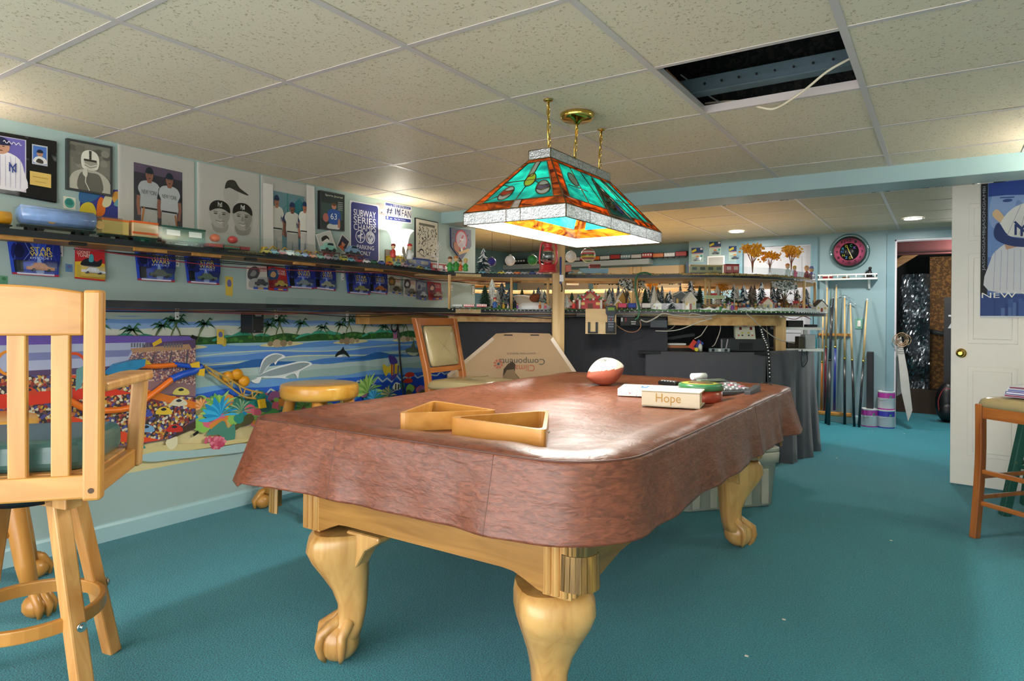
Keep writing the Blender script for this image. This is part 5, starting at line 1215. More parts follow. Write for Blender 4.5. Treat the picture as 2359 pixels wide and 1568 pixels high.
def d2_(s):
    def face(cx, cy, rx, ry, tone, dk, hat):
        s.blob([(cx - rx * .75, cy - ry * .6), (cx - rx * .6, cy - ry * 1.35), (cx, cy - ry * 1.5), (cx + rx * .7, cy - ry * 1.3), (cx + rx * .8, cy - ry * .6)], dk)
        s.blob([(cx - rx, cy + ry * .3), (cx - rx * .95, cy - ry * .35), (cx - rx * .55, cy - ry * .92), (cx, cy - ry * 1.08), (cx + rx * .55, cy - ry * .92), (cx + rx * .95, cy - ry * .35), (cx + rx, cy + ry * .3), (cx, cy + ry * .8)], tone)
        s.blob([(cx + rx * .25, cy + ry * .2), (cx + rx * .3, cy - ry * .9), (cx + rx * .62, cy - ry * .8), (cx + rx * .95, cy - ry * .2), (cx + rx * .95, cy + ry * .3)], dk)
        for e in (-.42, .40): s.ell(cx + e * rx, cy + ry * .12, rx * .2, ry * .06, '55524d', 10); s.ell(cx + e * rx, cy + ry * .28, rx * .26, ry * .035, '6a6660', 10)
        s.blob([(cx - rx * .08, cy + ry * .1), (cx - rx * .16, cy - ry * .25), (cx + rx * .16, cy - ry * .25), (cx + rx * .06, cy + ry * .1)], dk)
        s.blob([(cx - rx * .42, cy - ry * .48), (cx, cy - ry * .55), (cx + rx * .42, cy - ry * .48), (cx, cy - ry * .72)], 'e4e0da'); s.line([(cx - rx * .45, cy - ry * .47), (cx, cy - ry * .54), (cx + rx * .45, cy - ry * .47)], rx * .06, '77736c')
        s.blob([(cx - rx * 1.04, cy + ry * .28), (cx - rx * .95, cy + ry * .85), (cx - rx * .4, cy + ry * 1.22), (cx + rx * .4, cy + ry * 1.22), (cx + rx * .95, cy + ry * .85), (cx + rx * 1.04, cy + ry * .28), (cx + rx * .5, cy + ry * .5), (cx, cy + ry * .58), (cx - rx * .5, cy + ry * .5)], hat)
        ny(s, cx - rx * .28, cy + ry * .68, cx + rx * .28, cy + ry * 1.1, 'dcdad6')
    s.blob([(.42, .60), (.40, .72), (.46, .80), (.58, .80), (.64, .70), (.62, .60), (.52, .54)], 'cdc9c3'); s.blob([(.42, .74), (.46, .84), (.58, .86), (.66, .78), (.80, .715), (.78, .70), (.62, .73), (.5, .76)], '3a3834')
    face(.335, .40, .155, .145, 'c9c5bf', 'b2aea7', '24221f'); face(.70, .40, .155, .15, 'c4c0b9', 'a5a19a', '1f1d1b')
big_poster('poster of three black and white ballplayer portraits in caps', [(455, 373), (597, 402), (598, 577), (456, 567)], d2_)
def d3_(s):
    s.rect(.19, -.0, .82, .83, '6f9aa4'); s.rect(.19, .45, .82, .83, '7aa4ae'); s.blob([(.55, .6), (.7, .78), (.8, .7), (.8, .55)], '2f8f9c'); s.line([(.48, .2), (.48, .83)], .02, '3f9a90'); s.line([(.3, .5), (.48, .68)], .015, '4a9a94'); s.line([(.72, .4), (.72, .8)], .02, '4a8f98')
    player(s, .27, .0, .76, .24, 'e4e2d8', 'b87860', '22345a', None, '2a3f6a'); player(s, .56, .0, .70, .27, 'eae8de', '8a5a46', '22345a', None, '2a3f6a'); player(s, .80, .02, .74, .22, 'e4e2d8', 'b87860', '22345a', None, '2a3f6a')
    ny(s, .62, .36, .68, .44, '2a3f6a'); ny(s, .32, .42, .38, .50, '2a3f6a'); s.rect(.83, 0, 1, 1, 'd9d5cf'); s.rect(0, 0, .185, .9, 'd9d5cf')
big_poster('poster of three ballplayers in white uniforms against blue', [(602, 403), (721, 430), (724, 588), (603, 580)], d3_)
o, s = wallthing('journal_cover', 'framed Sports Journal cover of a player in blue jersey 63', 'framed print', [(737, 438), (793, 449), (793, 533), (737, 527)], .025, m_bframe)
s.rect(.03, .03, .97, .97, '2f3a3a'); s.rect(.05, .3, .95, .7, '3f5450'); s.blob([(.30, .04), (.36, .16), (.72, .16), (.78, .04)], 'c8c8c4'); s.blob([(.38, .18), (.30, .45), (.44, .55), (.62, .57), (.82, .50), (.84, .3), (.72, .17)], '2a55a0'); s.blob([(.74, .3), (.80, .3), (.82, .1), (.72, .1)], 'b07a62')
s.ell(.56, .64, .1, .08, 'b98068'); s.ell(.56, .69, .1, .04, '6a4a30'); s.text('63', .42, .29, .68, .45, 'e8ecf0'); s.blob([(.12, .25), (.14, .4), (.28, .42), (.34, .3), (.26, .2)], 'b06a60'); s.text('Sports Journal', .2, .87, .92, .94, 'e0ddc8')
for k in range(5): s.rect(.72, .56 + .05 * k, .92, .58 + .05 * k, '9aa09c')
frame(o, s, .008, mat('dark_grey_frame', '3a3c3e', .4), .004); s.build('print', o)
# parking sign
o, s = wallthing('parking_sign', 'blue metal Subway Series Champs parking sign', 'sign', [(806, 461), (873, 473), (874, 606), (806, 600)], .003, mat('sign_white', 'd4d6de', .3))
s.poly(rrect(.035, .02, .965, .98, .06, 4), '2b3372')
for t, y0, y1 in (('SUBWAY', .76, .87), ('SERIES', .64, .75), ('CHAMPS', .52, .63)): s.text(t, .12, y0, .88, y1, 'dcdfe8')
for cx in (.34, .68):
    s.ell(cx, .42, .16, None, 'dcdfe8'); s.ell(cx, .42, .14, None, '2b3372')
s.line([(.26, .42), (.42, .47)], .03, 'dcdfe8'); s.line([(.34, .34), (.36, .52)], .03, 'dcdfe8'); s.text('Yankees', .23, .39, .46, .44, 'dcdfe8')
s.blob([(.56, .43), (.62, .52), (.74, .52), (.80, .43), (.72, .34), (.68, .31), (.63, .34)], 'b8bccc'); s.line([(.6, .42), (.64, .46), (.68, .4), (.72, .46), (.76, .42)], .02, '2b3372')
s.text('PARKING', .22, .21, .80, .28, 'dcdfe8'); s.text('ONLY', .34, .11, .68, .18, 'dcdfe8'); s.build('print', o)
o, s = wallthing('car_snapshot', 'small grey snapshot of a car tucked beside the license plate', 'photo', [(866, 466), (887, 470), (887, 497), (867, 494)], .001, m_paper)
s.rect(.03, .03, .97, .97, 'a9a6a8'); s.rect(.03, .03, .97, .35, '8f8c90'); s.blob([(.4, .3), (.5, .5), (.8, .5), (.95, .35), (.9, .22), (.5, .22)], 'd8d8dc'); s.ell(.6, .25, .08, .06, '2a2a2e'); s.build('print', o)
o, s = wallthing('license_plate', 'novelty license plate reading number one NY fan', 'license plate', [(886, 464), (948, 476), (948, 515), (886, 507)], .002, mat('plate_white', 'e6e6ec', .25))
s.rect(.03, .05, .97, .24, '2d3a80'); s.rect(.03, .80, .97, .95, '4a5a9a')
for k in range(12): s.rect(.05 + .078 * k, .80, .05 + .078 * k + .05, .82 + .1 * rnd.random(), '8f9ac8')
s.text('NEW YORK', .3, .84, .72, .93, 'dfe2f0'); s.text('#1', .05, .34, .40, .72, '2a3360'); ny(s, .41, .30, .58, .76, '2a3360'); s.text('FAN', .61, .30, .96, .72, '2a3360'); s.text('New York Yankees', .33, .10, .75, .19, 'cfd4ee'); s.ell(.08, .15, .03, None, 'e6e6ec'); s.rect(.17, .11, .25, .15, 'e6e6ec'); s.build('print', o)
o, s = wallthing('cartoon_print', 'framed black and white sports cartoon beside the beam', 'framed print', [(957, 501), (1009, 512), (1009, 603), (957, 596)], .012, m_bframe)
s.rect(.02, .02, .98, .98, 'cfcaba'); s.rect(.15, .84, .85, .9, '6a665c')
for k in range(150): x, y = rnd.uniform(.08, .92), rnd.uniform(.06, .82); s.line([(x, y), (x + rnd.uniform(-.07, .07), y + rnd.uniform(-.06, .06))], rnd.uniform(.008, .03), rnd.choice(['3a3832', '5a564c', '2a2824'])); s.k -= .95
s.k += 1; s.ell(.25, .2, .1, .07, '2a2824'); s.ell(.25, .18, .08, .05, 'cfcaba'); s.build('print', o)
# home plate shaped plaque beyond the beam
P5 = [U(px, py, x=WL + .014) for px, py in [(1039, 524), (1085, 530), (1086, 567), (1063, 599), (1040, 568)]]; base = Vector((WL, P5[3].y, P5[3].z))
o = thing('home_plate_plaque', 'dark blue home plate shaped baseball club plaque', 'plaque', base); f = [p - base for p in P5]; b_ = [p - Vector((.014, 0, 0)) for p in f]
MB().add(f + b_, [list(reversed(range(5))), list(range(5, 10))] + [(i, (i + 1) % 5, 5 + (i + 1) % 5, 5 + i) for i in range(5)]).build('backing', mat('plaque_navy', '2a3058', .4, var=.2), o)
s = Sheet(f[4] + Vector((0, 0, f[3].z - f[4].z)), f[2] + Vector((0, 0, f[3].z - f[2].z)), f[1], f[0])
s.ell(.5, .65, .30, None, 'c4404a'); s.ell(.5, .65, .25, None, 'c9bccb'); s.line([(.38, .5), (.6, .8)], .05, 'c4404a'); s.line([(.42, .66), (.62, .66)], .05, 'e8e4ea'); s.line([(.3, .42), (.5, .62), (.72, .42)], .035, 'd8d0d8')
s.blob([(.12, .52), (.16, .3), (.38, .22), (.36, .42), (.22, .55)], 'b87a5a'); s.line([(.35, .2), (.88, .36)], .09, 'd2b27a'); s.ell(.5, .34, .06, None, 'e8e4e0')
for a in range(7): s.ell(.5 + .4 * math.cos(R(30 * a)), .68 + .28 * math.sin(R(30 * a)), .02, None, 'b04a6a', 6)
s.build('print', o)
# two snapshots leaning by the journal cover
o, s = wallthing('portrait_snapshot', 'tilted black and white portrait snapshot behind the toy car carrier', 'photo', [(727, 540), (761, 530), (776, 573), (741, 588)], .001, m_paper, x=WL + .03)
s.rect(.05, .04, .95, .96, 'bdbcb8'); s.blob([(.15, .05), (.3, .35), (.7, .35), (.85, .05)], '6a6a6a'); s.ell(.5, .52, .2, .2, 'cfcdc8'); s.blob([(.28, .6), (.3, .78), (.6, .82), (.74, .66), (.7, .56), (.6, .66)], '22211f'); s.build('print', o)
o, s = wallthing('player_card', 'tilted small colour trading card beside the parking sign', 'card', [(788, 539), (806, 556), (794, 583), (776, 566)], .001, m_paper, x=WL + .03)
s.rect(.06, .05, .94, .95, '2a2a3a'); s.ell(.5, .5, .2, .22, 'b9785a'); s.blob([(.28, .58), (.5, .8), (.72, .58)], '1f2440'); s.blob([(.2, .08), (.4, .3), (.6, .3), (.8, .08)], 'c4552a'); s.build('print', o)

# ================================================================ carded toys under the upper shelf
m_blis = clear('blister_plastic', 'f4f8fa', .12, .08)
def blister(o, s, x0, y0, x1, y1, d=.022, nm='blister'):
    q = [s.P(x0, y0), s.P(x1, y0), s.P(x1, y1), s.P(x0, y1)]; t = [p.lerp((q[0] + q[2]) / 2, .12) + s.n * d for p in q]
    MB().add(q + t, [(4, 5, 6, 7)] + [(i, (i + 1) % 4, 4 + (i + 1) % 4, 4 + i) for i in range(4)]).build(nm, m_blis, o)
def tiny_car(o, s, x0, y0, x1, y1, cols):
    a, b, c, d = s.P(x0, y0), s.P(x1, y0), s.P(x1, y1), s.P(x0, y1); u, v, n = (b - a), (d - a), s.n
    def P_(x, y, z): return a + u * x + v * y + n * z
    pr = [(0, .15), (1, .15), (1, .5), (.78, .55), (.62, .95), (.3, .95), (.18, .55), (0, .5)]; B = MB(); k = len(pr)
    B.add([P_(x, y, .002) for x, y in pr] + [P_(x, y, .016) for x, y in pr], [list(range(k, 2 * k)), list(reversed(range(k)))] + [(i, (i + 1) % k, k + (i + 1) % k, k + i) for i in range(k)])
    B.build('toy_vehicle', mat('toy_' + cols, cols, .3, var=.5, scale=120, coat=.4), o)
    for x in (.22, .78):
        c_ = P_(x, .15, .009); MB().cyl(c_ - n * .008, c_ + n * .009, v.length * .17, n=10).build('wheel', m_black, o)
def sw_blue(label, quad, car):
    o, s = wallthing('carded_toy', label, 'carded toy', quad, .002, mat('card_blue', '2440b0', .25), 'blue carded toy vehicles under the upper shelf', x=WL + .012)
    s.rect(0, 0, 1, 1, '2a4cc4'); s.blob([(.05, .5), (.1, .95), (.45, .98), (.5, .6), (.3, .4)], '16206a'); s.blob([(.7, .3), (.75, .98), (1, .98), (1, .3)], '1a2a80')
    for k in range(9): x = rnd.uniform(.05, .95); s.line([(x, .98), (x + rnd.uniform(-.12, .12), .7), (x + rnd.uniform(-.15, .15), .45)], .008, rnd.choice(['5a7ae0', '8aa8f0', '3a55c8'])); s.k -= .9
    s.k += 1; s.blob([(.1, .6), (.14, .9), (.24, .92), (.3, .7), (.22, .52)], '101640'); s.text('STAR', .42, .72, .84, .86, 'e8d050'); s.text('WARS', .40, .58, .86, .71, 'e8d050'); s.text('EPISODE I', .40, .50, .84, .56, 'd0daf4')
    s.blob([(.55, .5), (.6, .52), (.68, .1), (.5, .1)], 'a8c0f4'); s.rect(0, 0, 1, .06, 'b0303a'); s.rect(.1, .02, .9, .07, 'd8dcf0'); s.rect(.06, .08, .24, .45, '0c0e1c'); s.build('print', o)
    blister(o, s, .08, .08, .95, .46, .03); tiny_car(o, s, .3, .13, .88, .40, car)
    return o
sw_blue('blue Star Wars Episode I carded toy with orange and green racer', [(17, 556), (136, 560), (135, 638), (28, 631)], 'c8743a')
sw_blue('blue Star Wars Episode I carded toy with dark craft near the red cartoon card', [(310, 573), (402, 580), (402, 650), (317, 645)], '4a5048')
sw_blue('blue Star Wars Episode I carded toy with grey green craft beside the yellow sticker', [(424, 588), (505, 593), (505, 656), (432, 651)], '6a7a6a')
sw_blue('blue Star Wars Episode I carded toy with clear grey craft beside a red blister car', [(657, 611), (723, 616), (723, 666), (665, 662)], '8a9098')
sw_blue('blue Star Wars Episode I carded toy overlapping another, pale tan racer', [(720, 615), (772, 619), (773, 670), (725, 664)], 'b0a890')
sw_blue('blue Star Wars Episode I carded toy with grey and yellow craft', [(796, 625), (851, 629), (852, 679), (801, 675)], 'a0a468')
sw_blue('blue Star Wars Episode I carded toy with orange racer, right of a grey one', [(848, 629), (891, 631), (892, 678), (850, 673)], 'd0702c')
def card2(label, quad, bg, pic, logo, car, cols, txt='STAR WARS', group='Hot wheel style cards under the upper shelf'):
    o, s = wallthing('carded_toy', label, 'carded toy', quad, .002, mat('card_' + bg, bg, .35), 'mixed carded toy vehicles under the upper shelf', x=WL + .012)
    s.rect(0, 0, 1, 1, bg); s.blob([(.05, .5), (.1, .85), (.4, .95), (.6, .75), (.5, .5), (.3, .4)], pic); s.blob([(.15, .6), (.3, .8), (.45, .7), (.35, .55)], cols[0]); a, b = txt.split(' ')
    s.text(a, .52, .80, .92, .90, logo); s.text(b, .52, .69, .92, .79, logo); s.blob([(.1, .1), (.15, .4), (.5, .45), (.5, .1)], cols[1]); s.rect(.3, .03, .95, .10, '2a55c0'); s.rect(.5, .04, .75, .09, 'e0b040'); s.build('print', o)
    blister(o, s, .1, .1, .95, .5, .025); tiny_car(o, s, .35, .17, .9, .45, car); return o
card2('white Star Wars carded toy with a black car', [(568, 613), (617, 606), (619, 669), (568, 666)], 'cfcac4', '4a4a4e', 'c03a34', '1f2226', ('8a8a8c', 'b4b0aa'))
card2('blue and red Star Wars carded toy shaped like a racing car', [(614, 611), (660, 619), (663, 671), (617, 668)], 'b02a2e', '2a4a7a', 'dcdcdc', 'd0b030', ('c09a70', '901c22'))
card2('white Star Wars carded toy with brown creature picture', [(893, 632), (922, 640), (925, 679), (894, 675)], 'cdc7ba', '6a5a40', 'b83a34', '4a443a', ('a8783a', 'b0aca0'))
card2('white Star Wars carded toy with grey trooper picture', [(929, 638), (957, 645), (958, 684), (930, 682)], 'c9c6c0', '4a4a50', 'b83a34', '5a5a60', ('c8c8c8', '9a9a9a'))
card2('dark blue Star Wars carded toy with a grey walker', [(957, 645), (983, 648), (982, 692), (960, 689)], '5a6480', '8a90a0', 'd0d0d8', 'c8ccd2', ('3a4468', '707890'))
card2('red Star Wars carded toy nearest the upright post', [(985, 648), (1015, 652), (1018, 690), (988, 691)], 'a82c34', '6a3a4a', 'd8c8c8', 'b88a5a', ('d8b8a0', '8a1c24'))
o, s = wallthing('cartoon_card', 'red and yellow carded toy car with cartoon rabbit colours', 'carded toy', [(173, 570), (241, 576), (242, 648), (172, 641)], .002, mat('card_red', 'b8262e', .35), x=WL + .012)
s.rect(0, 0, 1, 1, 'c02a30'); s.poly([(0, .05), (1, .05), (1, .55), (.6, .62), (.0, .55)], 'e0bc38'); s.text('LOONEY', .06, .82, .5, .92, 'e8e0d0'); s.text('TUNES', .08, .72, .5, .81, 'e8e0d0'); s.blob([(.2, .45), (.3, .65), (.55, .7), (.7, .6), (.9, .7), (.8, .45)], '23262e'); s.blob([(.45, .6), (.5, .82), (.6, .8), (.6, .6)], '4aa0b0'); s.build('print', o)
blister(o, s, .05, .06, .98, .46, .03); tiny_car(o, s, .2, .2, .95, .42, 'dcdce4')
for k, (q, c, lb) in enumerate((([(151, 607), (167, 609), (167, 627), (151, 625)], '5a86b8', 'tiny blue sticker beside the red and yellow carded toy'), ([(519, 636), (537, 638), (536, 682), (520, 680)], 'd8bc4a', 'yellow and purple paper sticker below the shelf wires'), ([(0, 634), (18, 636), (18, 656), (0, 654)], '5f9a78', 'round green clover sticker behind the bar stool'), ([(500, 758), (516, 759), (516, 793), (500, 792)], 'd8b84a', 'yellow tag with blue star on the mural'), ([(906, 758), (915, 758), (915, 780), (906, 780)], 'b06a8a', 'pink sticker beside the black cable on the mural'))):
    o, s = wallthing('wall_sticker', lb, 'sticker', q, .001, mat('sticker_' + c, c, .4), x=WL + (.02 if k == 3 else .012 if k > 2 else 0)); s.ell(.5, .65, .3, .2, '6a6aa0' if k != 2 else '3f7a5a'); s.blob([(.3, .15), (.4, .45), (.6, .45), (.7, .15)], c); s.build('print', o)
for x, y in ((790, 700), ):
    pass

# ================================================================ train layout: two decks
ZL, ZU = 1.232, 1.508
E_ = [(-3.17, 3.98), (-3.0, 4.24), (-2.81, 4.40), (-2.6, 4.53), (-2.38, 4.68), (-2.1, 4.81), (-1.79, 4.93), (-1.49, 5.05), (-1.25, 5.28), (-1.08, 5.56), (-.99, 5.82), (-.95, 6.16), (-.97, 6.5)]
LEFT = [(-3.30, -.6), (-3.30, .4), (-3.30, 1.4), (-3.30, 2.4), (-3.29, 3.3), (-3.25, 3.72)]
REAR = [(-1.15, 6.95), (-1.7, 7.25), (-3.2, 7.45), (-4.8, 7.2), (-5.2, 6.4), (-5.0, 5.3), (-4.4, 4.9), (-3.6, 4.9)]
def zu(y): return ZU + .017 * max(0, min(1, (3.95 - y) / .4))
m_strip = mat('deck_edge_black', '20252a', .4)
m_fas = wood('fascia_wood', 'a67436', 'c48f50', 'X', 7, .5, 9, 0)
front = [Vector((p.x, p.y, 0)) for p in spline([(a, b, 0) for a, b in LEFT + E_], 4)]
front_off = lambda pts, d: [p + Vector((-(pts[min(i + 1, len(pts) - 1)] - pts[max(i - 1, 0)]).normalized().y, (pts[min(i + 1, len(pts) - 1)] - pts[max(i - 1, 0)]).normalized().x, 0)) * d for i, p in enumerate(pts)]
lay = spline([(a, b, 0) for a, b in E_], 4)
loop = [Vector((p.x, p.y, 0)) for p in spline([(a, b, 0) for a, b in [(-3.4, 3.8)] + E_ + REAR + [(-3.56, 4.4)]], 4, True)]
ELOW = E_[:9] + [(-1.02, 5.54), (-.90, 5.79), (-.85, 6.14), (-.88, 6.52)]
lay_l = spline([(a, b, 0) for a, b in ELOW], 4); front_l = [Vector((p.x, p.y, 0)) for p in spline([(a, b, 0) for a, b in LEFT + ELOW], 4)]
loop_l = [Vector((p.x, p.y, 0)) for p in spline([(a, b, 0) for a, b in [(-3.4, 3.8)] + ELOW + [(-1.05, 6.97)] + REAR[1:] + [(-3.56, 4.4)]], 4, True)]
LM = [(1085, 'the red tram cars'), (1165, 'the snow hill'), (1231, 'the brown bear ornament'), (1286, 'the timber post'), (1357, 'the gingerbread house'), (1430, 'the log house'), (1468, 'the green cable'), (1512, 'the white church'), (1566, 'the grey barn'), (1590, 'the birdhouse shaped house'), (1640, 'the model station'), (1682, 'the wreath arch'), (1735, 'the brown grey trees'), (1766, 'the red roofed hut'), (1806, 'the bonsai tree'), (1832, 'the market stall'), (1888, 'the lantern birdhouse')]
def near(px): return min(LM, key=lambda l: abs(l[0] - px))[1]
def strip(name, pts, zf_, h, th, m, par, out=0):
    q = front_off(pts, -out); r = front_off(pts, -out + th) if th else q
    rg = [[Vector((a.x, a.y, zf_(a.y))), Vector((a.x, a.y, zf_(a.y) - h)), Vector((b.x, b.y, zf_(a.y) - h)), Vector((b.x, b.y, zf_(a.y)))] for a, b in zip(q, r)]
    return MB().loft([[p - par.location for p in g] for g in rg], 0, True, False).build(name, m, par)
ud = thing('upper_train_deck', 'upper model railway deck running along the wall and round the layout', 'train deck', (-2.1, 4.81, ZU - .05))
ld = thing('lower_train_deck', 'lower model railway deck with winter village, draped in black', 'train deck', (-2.1, 4.81, 0))
zl = lambda y: ZL
# boards along the wall
for par, f, nm in ((ud, zu, 'wall_shelf'), (ld, zl, 'wall_shelf')):
    rg = []
    for y in (-.6, 1.1, 2.3, 3.5, 4.3): 
        xf = -3.314 if y < 3.6 else -3.25
        z = f(y) - .008; rg.append([Vector((WL + .002, y, z - .022)) - par.location, Vector((xf, y, z - .022)) - par.location, Vector((xf, y, z)) - par.location, Vector((WL + .002, y, z)) - par.location])
    MB().loft(rg, 0, True, False).build(nm, wood('shelf_wood', '80582a', 'a87a40', 'Y', 6, .5, 9, 0), par)
# decks of the layout
inner = []
for p in loop:
    t = min(max((p.x + 4.5) / 2.3, 0), 1); sp = Vector((-4.4 + 2.2 * t, 6.15, 0)); dv = sp - p; w_ = .42 if p.x < -1.6 else .42 + (p.x + 1.6) * 1.3
    inner.append(p + dv.normalized() * min(w_, dv.length * .9))
def V3(p, z): return Vector((p.x, p.y, z))
rg = [[V3(p, ZU - .03) for p in loop], [V3(p, ZU - .008) for p in loop], [V3(p, ZU - .008) for p in inner], [V3(p, ZU - .03) for p in inner], [V3(p, ZU - .03) for p in loop]]
MB().loft([[p - ud.location for p in g] for g in rg], 0, False, False).build('plywood_ring', m_ply, ud)
MB().prism([(p.x - ld.location.x, p.y - ld.location.y) for p in loop_l], ZL - .04, ZL - .006).build('plywood_deck', m_ply, ld)
strip('edge_strip', front, zu, .028, .014, m_strip, ud, .004); strip('edge_strip', front_l, zl, .036, .014, m_strip, ld, .004)
strip('wood_fascia', front[:26], lambda y: zu(y) - .028, .004, .010, m_fas, ud, -.02)
strip('wood_fascia', [p for p in front if p.y < 4.0], lambda y: ZL - .026, .008, .012, m_fas, ld, -.02)
strip('black_fascia', lay[3:22], lambda y: ZL - .030, .03, .01, m_black, ld, -.02)
strip('timber_rail', lay[0:13], lambda y: ZL - .062, .045, .03, m_pine_x, ld, -.06); strip('timber_rail', lay[24:38], lambda y: ZL - .036, .085, .03, m_pine_x, ld, -.06)
iw = MB().loft([[V3(p, ZU - .03) - ud.location for p in inner], [V3(p, ZU - .052) - ud.location for p in inner]], 0, False, False).build('inner_rim', m_pine_x, ud)
# ground cover
def ground(name, pts, z, h, m, par, w=.03, n=5):
    b = MB(); P_ = spline([(p.x, p.y, 0) for p in pts], n); off = front_off(P_, w); rg = []
    for a, c in zip(P_, off):
        rg.append([Vector((a.x, a.y, z)), Vector((a.x, a.y, z + h * rnd.uniform(.4, 1))), Vector((c.x, c.y, z + h * rnd.uniform(.6, 1.1))), Vector((c.x, c.y, z))])
    return b.loft([[p - par.location for p in g] for g in rg], 0, True, False).build(name, m, par)
m_snow = mat('snow', 'eef0f2', .8, bump=.6, bscale=80); m_turf = speckle('turf_green', '2f6a3a', '6a9a58', 120, .5, .9, .6); m_ball = speckle('track_ballast', 'c4a468', '7d6238', 150, .45, .9, .6)
ground('snow_cover', front_off(lay_l, -.006)[27:], ZL - .010, .036, m_snow, ld, .5); ground('turf_edge', front_off(lay, -.006)[2:30], ZL - .008, .014, m_turf, ld, .06); ground('turf_edge', front_off(lay_l, -.008)[24:38], ZL - .014, .014, m_turf, ld, .02)
ground('ballast', front_off(lay, -.004)[14:44], ZU - .008, .02, m_ball, ud, .10)
ground('ballast', [p for p in front if -.6 < p.y < 2.6], ZU + .006, .016, m_ball, ud, .05, 2)
# led dots along the lower edge, clips along the upper
dt = MB()
acc = 0
for i in range(len(lay_l) - 1):
    a = lay_l[i]; nrm = front_off(lay_l, -.006)[i]; dt.ball((nrm.x - ld.location.x, nrm.y - ld.location.y, ZL - .012), .006, 8)
    b = a.lerp(lay_l[i + 1], .5) + (nrm - a); dt.ball((b.x - ld.location.x, b.y - ld.location.y, ZL - .014), .005, 8)
dd = dt.build('edge_lights', mat('white_dot', 'f0f0ee', .4), ld); dd['kind'] = 'stuff'
# dowel posts between the decks
for px, d, dark in ((1035, 4.93, 0), (1178, 5.22, 0), (1262, 5.3, 0), (1460, 5.28, 0), (1467, 5.22, 0), (1625, 5.1, 0), (1634, 5.3, 0), (1777, 5.7, 0), (1852, 5.35, 0), (1877, 5.6, 0)):
    p = at(px, d, ZL - .01) - ld.location; MB().cyl(p, p + Vector((0, 0, ZU - ZL - .018)), .011, n=12).build('post', m_pine, ld)
for y, c in ((1.16, 0), (1.42, 1), (1.75, 0), (2.05, 0), (2.32, 1), (2.7, 0), (2.95, 1), (3.3, 0)):
    MB().box((-3.328 - ud.location.x, y - ud.location.y, zu(y) - .037 - ud.location.z), (.02, .16 if not c else .07, .018)).build('wood_block' if not c else 'cable_clip', m_fas if not c else m_black, ud)
# white shelf brackets on the wall
for px, py, par, x in ((139, 574, ud, 0), (408, 600, ud, 0), (790, 634, ud, 0), (1040, 660, ud, 0), (1090, 668, ud, 0), (408, 721, ld, .03), (636, 722, ld, .03), (800, 728, ld, .03)):
    p = U(px, py, x=WL + .003 + x) - par.location; B = MB().box(p, (.004, .022, .07)).cyl(p + Vector((.002, 0, .02)), p + Vector((.004, 0, .02)), .004, mi=1, n=8).cyl(p + Vector((.002, 0, -.02)), p + Vector((.004, 0, -.02)), .004, mi=1, n=8)
    B.build('bracket', [m_wpl, m_black], par)
# clear acrylic guards standing on the deck edges
m_ac = clear('acrylic_guard', 'f2f8f8', .14, .05)
def guard(i0, i1, pts, zf_, h, par):
    q = front_off(pts, -.004)[i0:i1]; MB().loft([[Vector((a.x, a.y, zf_(a.y) - .02)) - par.location, Vector((a.x, a.y, zf_(a.y) + h)) - par.location] for a in q], 0, False, False, closed=False).build('acrylic_guard', m_ac, par)
guard(9, 16, front, zu, .085, ud); guard(17, 24, front, zu, .04, ud); guard(20, 36, lay, zl, .05, ld); guard(26, 40, lay, zu, .06, ud); guard(38, 48, lay, zu, .05, ud); guard(40, 49, lay_l, zl, .06, ld); guard(12, 20, front, zl, .04, ld)
# wires slung under both decks
def wires(name, n, pts_fn, cols, par, r=.0028):
    for k in range(n): MB().tube(spline(pts_fn(k), 5), r, 5).build(name, mat('wire_' + cols[k % len(cols)], cols[k % len(cols)], .5), par)
def under(k, f=None, pts=front, lo=.055, sw=.018, i0=8, i1=34):
    o = []; 
    for i in range(i0, i1, 3): a = front_off(pts, .012 + .004 * k)[i]; o.append(Vector((a.x, a.y, f(a.y) - lo - abs(rnd.gauss(0, sw)))) - (ud if f is zu else ld).location)
    return o
wires('shelf_wire', 3, lambda k: under(k, zu), ['8a2c34', '1c1c1e', '1c1c1e'], ud)
wires('shelf_wire', 6, lambda k: under(k, zl, lo=.04, sw=.012, i0=6, i1=40), ['6a4a3a', '1c1c1e', '8a3a34', 'a08a70', '1c1c1e', '8a6a5a'], ld)
# ---- timber support blocks, legs and drapes
a, b = U(845, 731, x=WL + .1), U(960, 731, x=WL + .1)
MB().box((WL + .08 - ld.location.x, (a.y + b.y) / 2 - ld.location.y + .15, ZL - .092), (.14, b.y - a.y + .35, .07)).build('support_block', wood('block_wood', 'a8783c', 'c99a5a', 'Y', 6, .5, 9, 0), ld, bevel=.002)
m_cloth = mat('black_cloth', '34353c', .85, var=.12, scale=60, bump=.5, bscale=260, sheen=.3)
def drape(name, pts, z0, z1, m, par, amp=.03, k=9, seed=0, rows=8):
    P_ = spline([(p.x, p.y, 0) for p in pts], 6); nn = front_off(P_, 1.0); rg = []
    for r in range(rows + 1):
        f = r / rows; z = z1 + (z0 - z1) * f; row = []
        for i, (a, b) in enumerate(zip(P_, nn)):
            n_ = (b - a); t = i / len(P_) * k * 6.283; row.append(Vector((a.x, a.y, z)) - n_ * (amp * f * (math.sin(t + seed) + .5 * math.sin(2.3 * t + seed)) + .01) - par.location)
        rg.append(row)
    o = MB().loft(rg, 0, False, True, closed=False).build(name, m, par); q = o.modifiers.new('thick', 'SOLIDIFY'); q.thickness = .003; return o
back_in = front_off(lay, .12)
drape('rear_drape', back_in[1:25], .0, ZL - .05, m_cloth, ld, .03, 8)
drape('front_drape', front_off(lay, .02)[22:35], .02, .905, mat('charcoal_cloth', '4c4c54', .9, var=.15, scale=90, bump=.5, bscale=260, sheen=.3), ld, .016, 3)
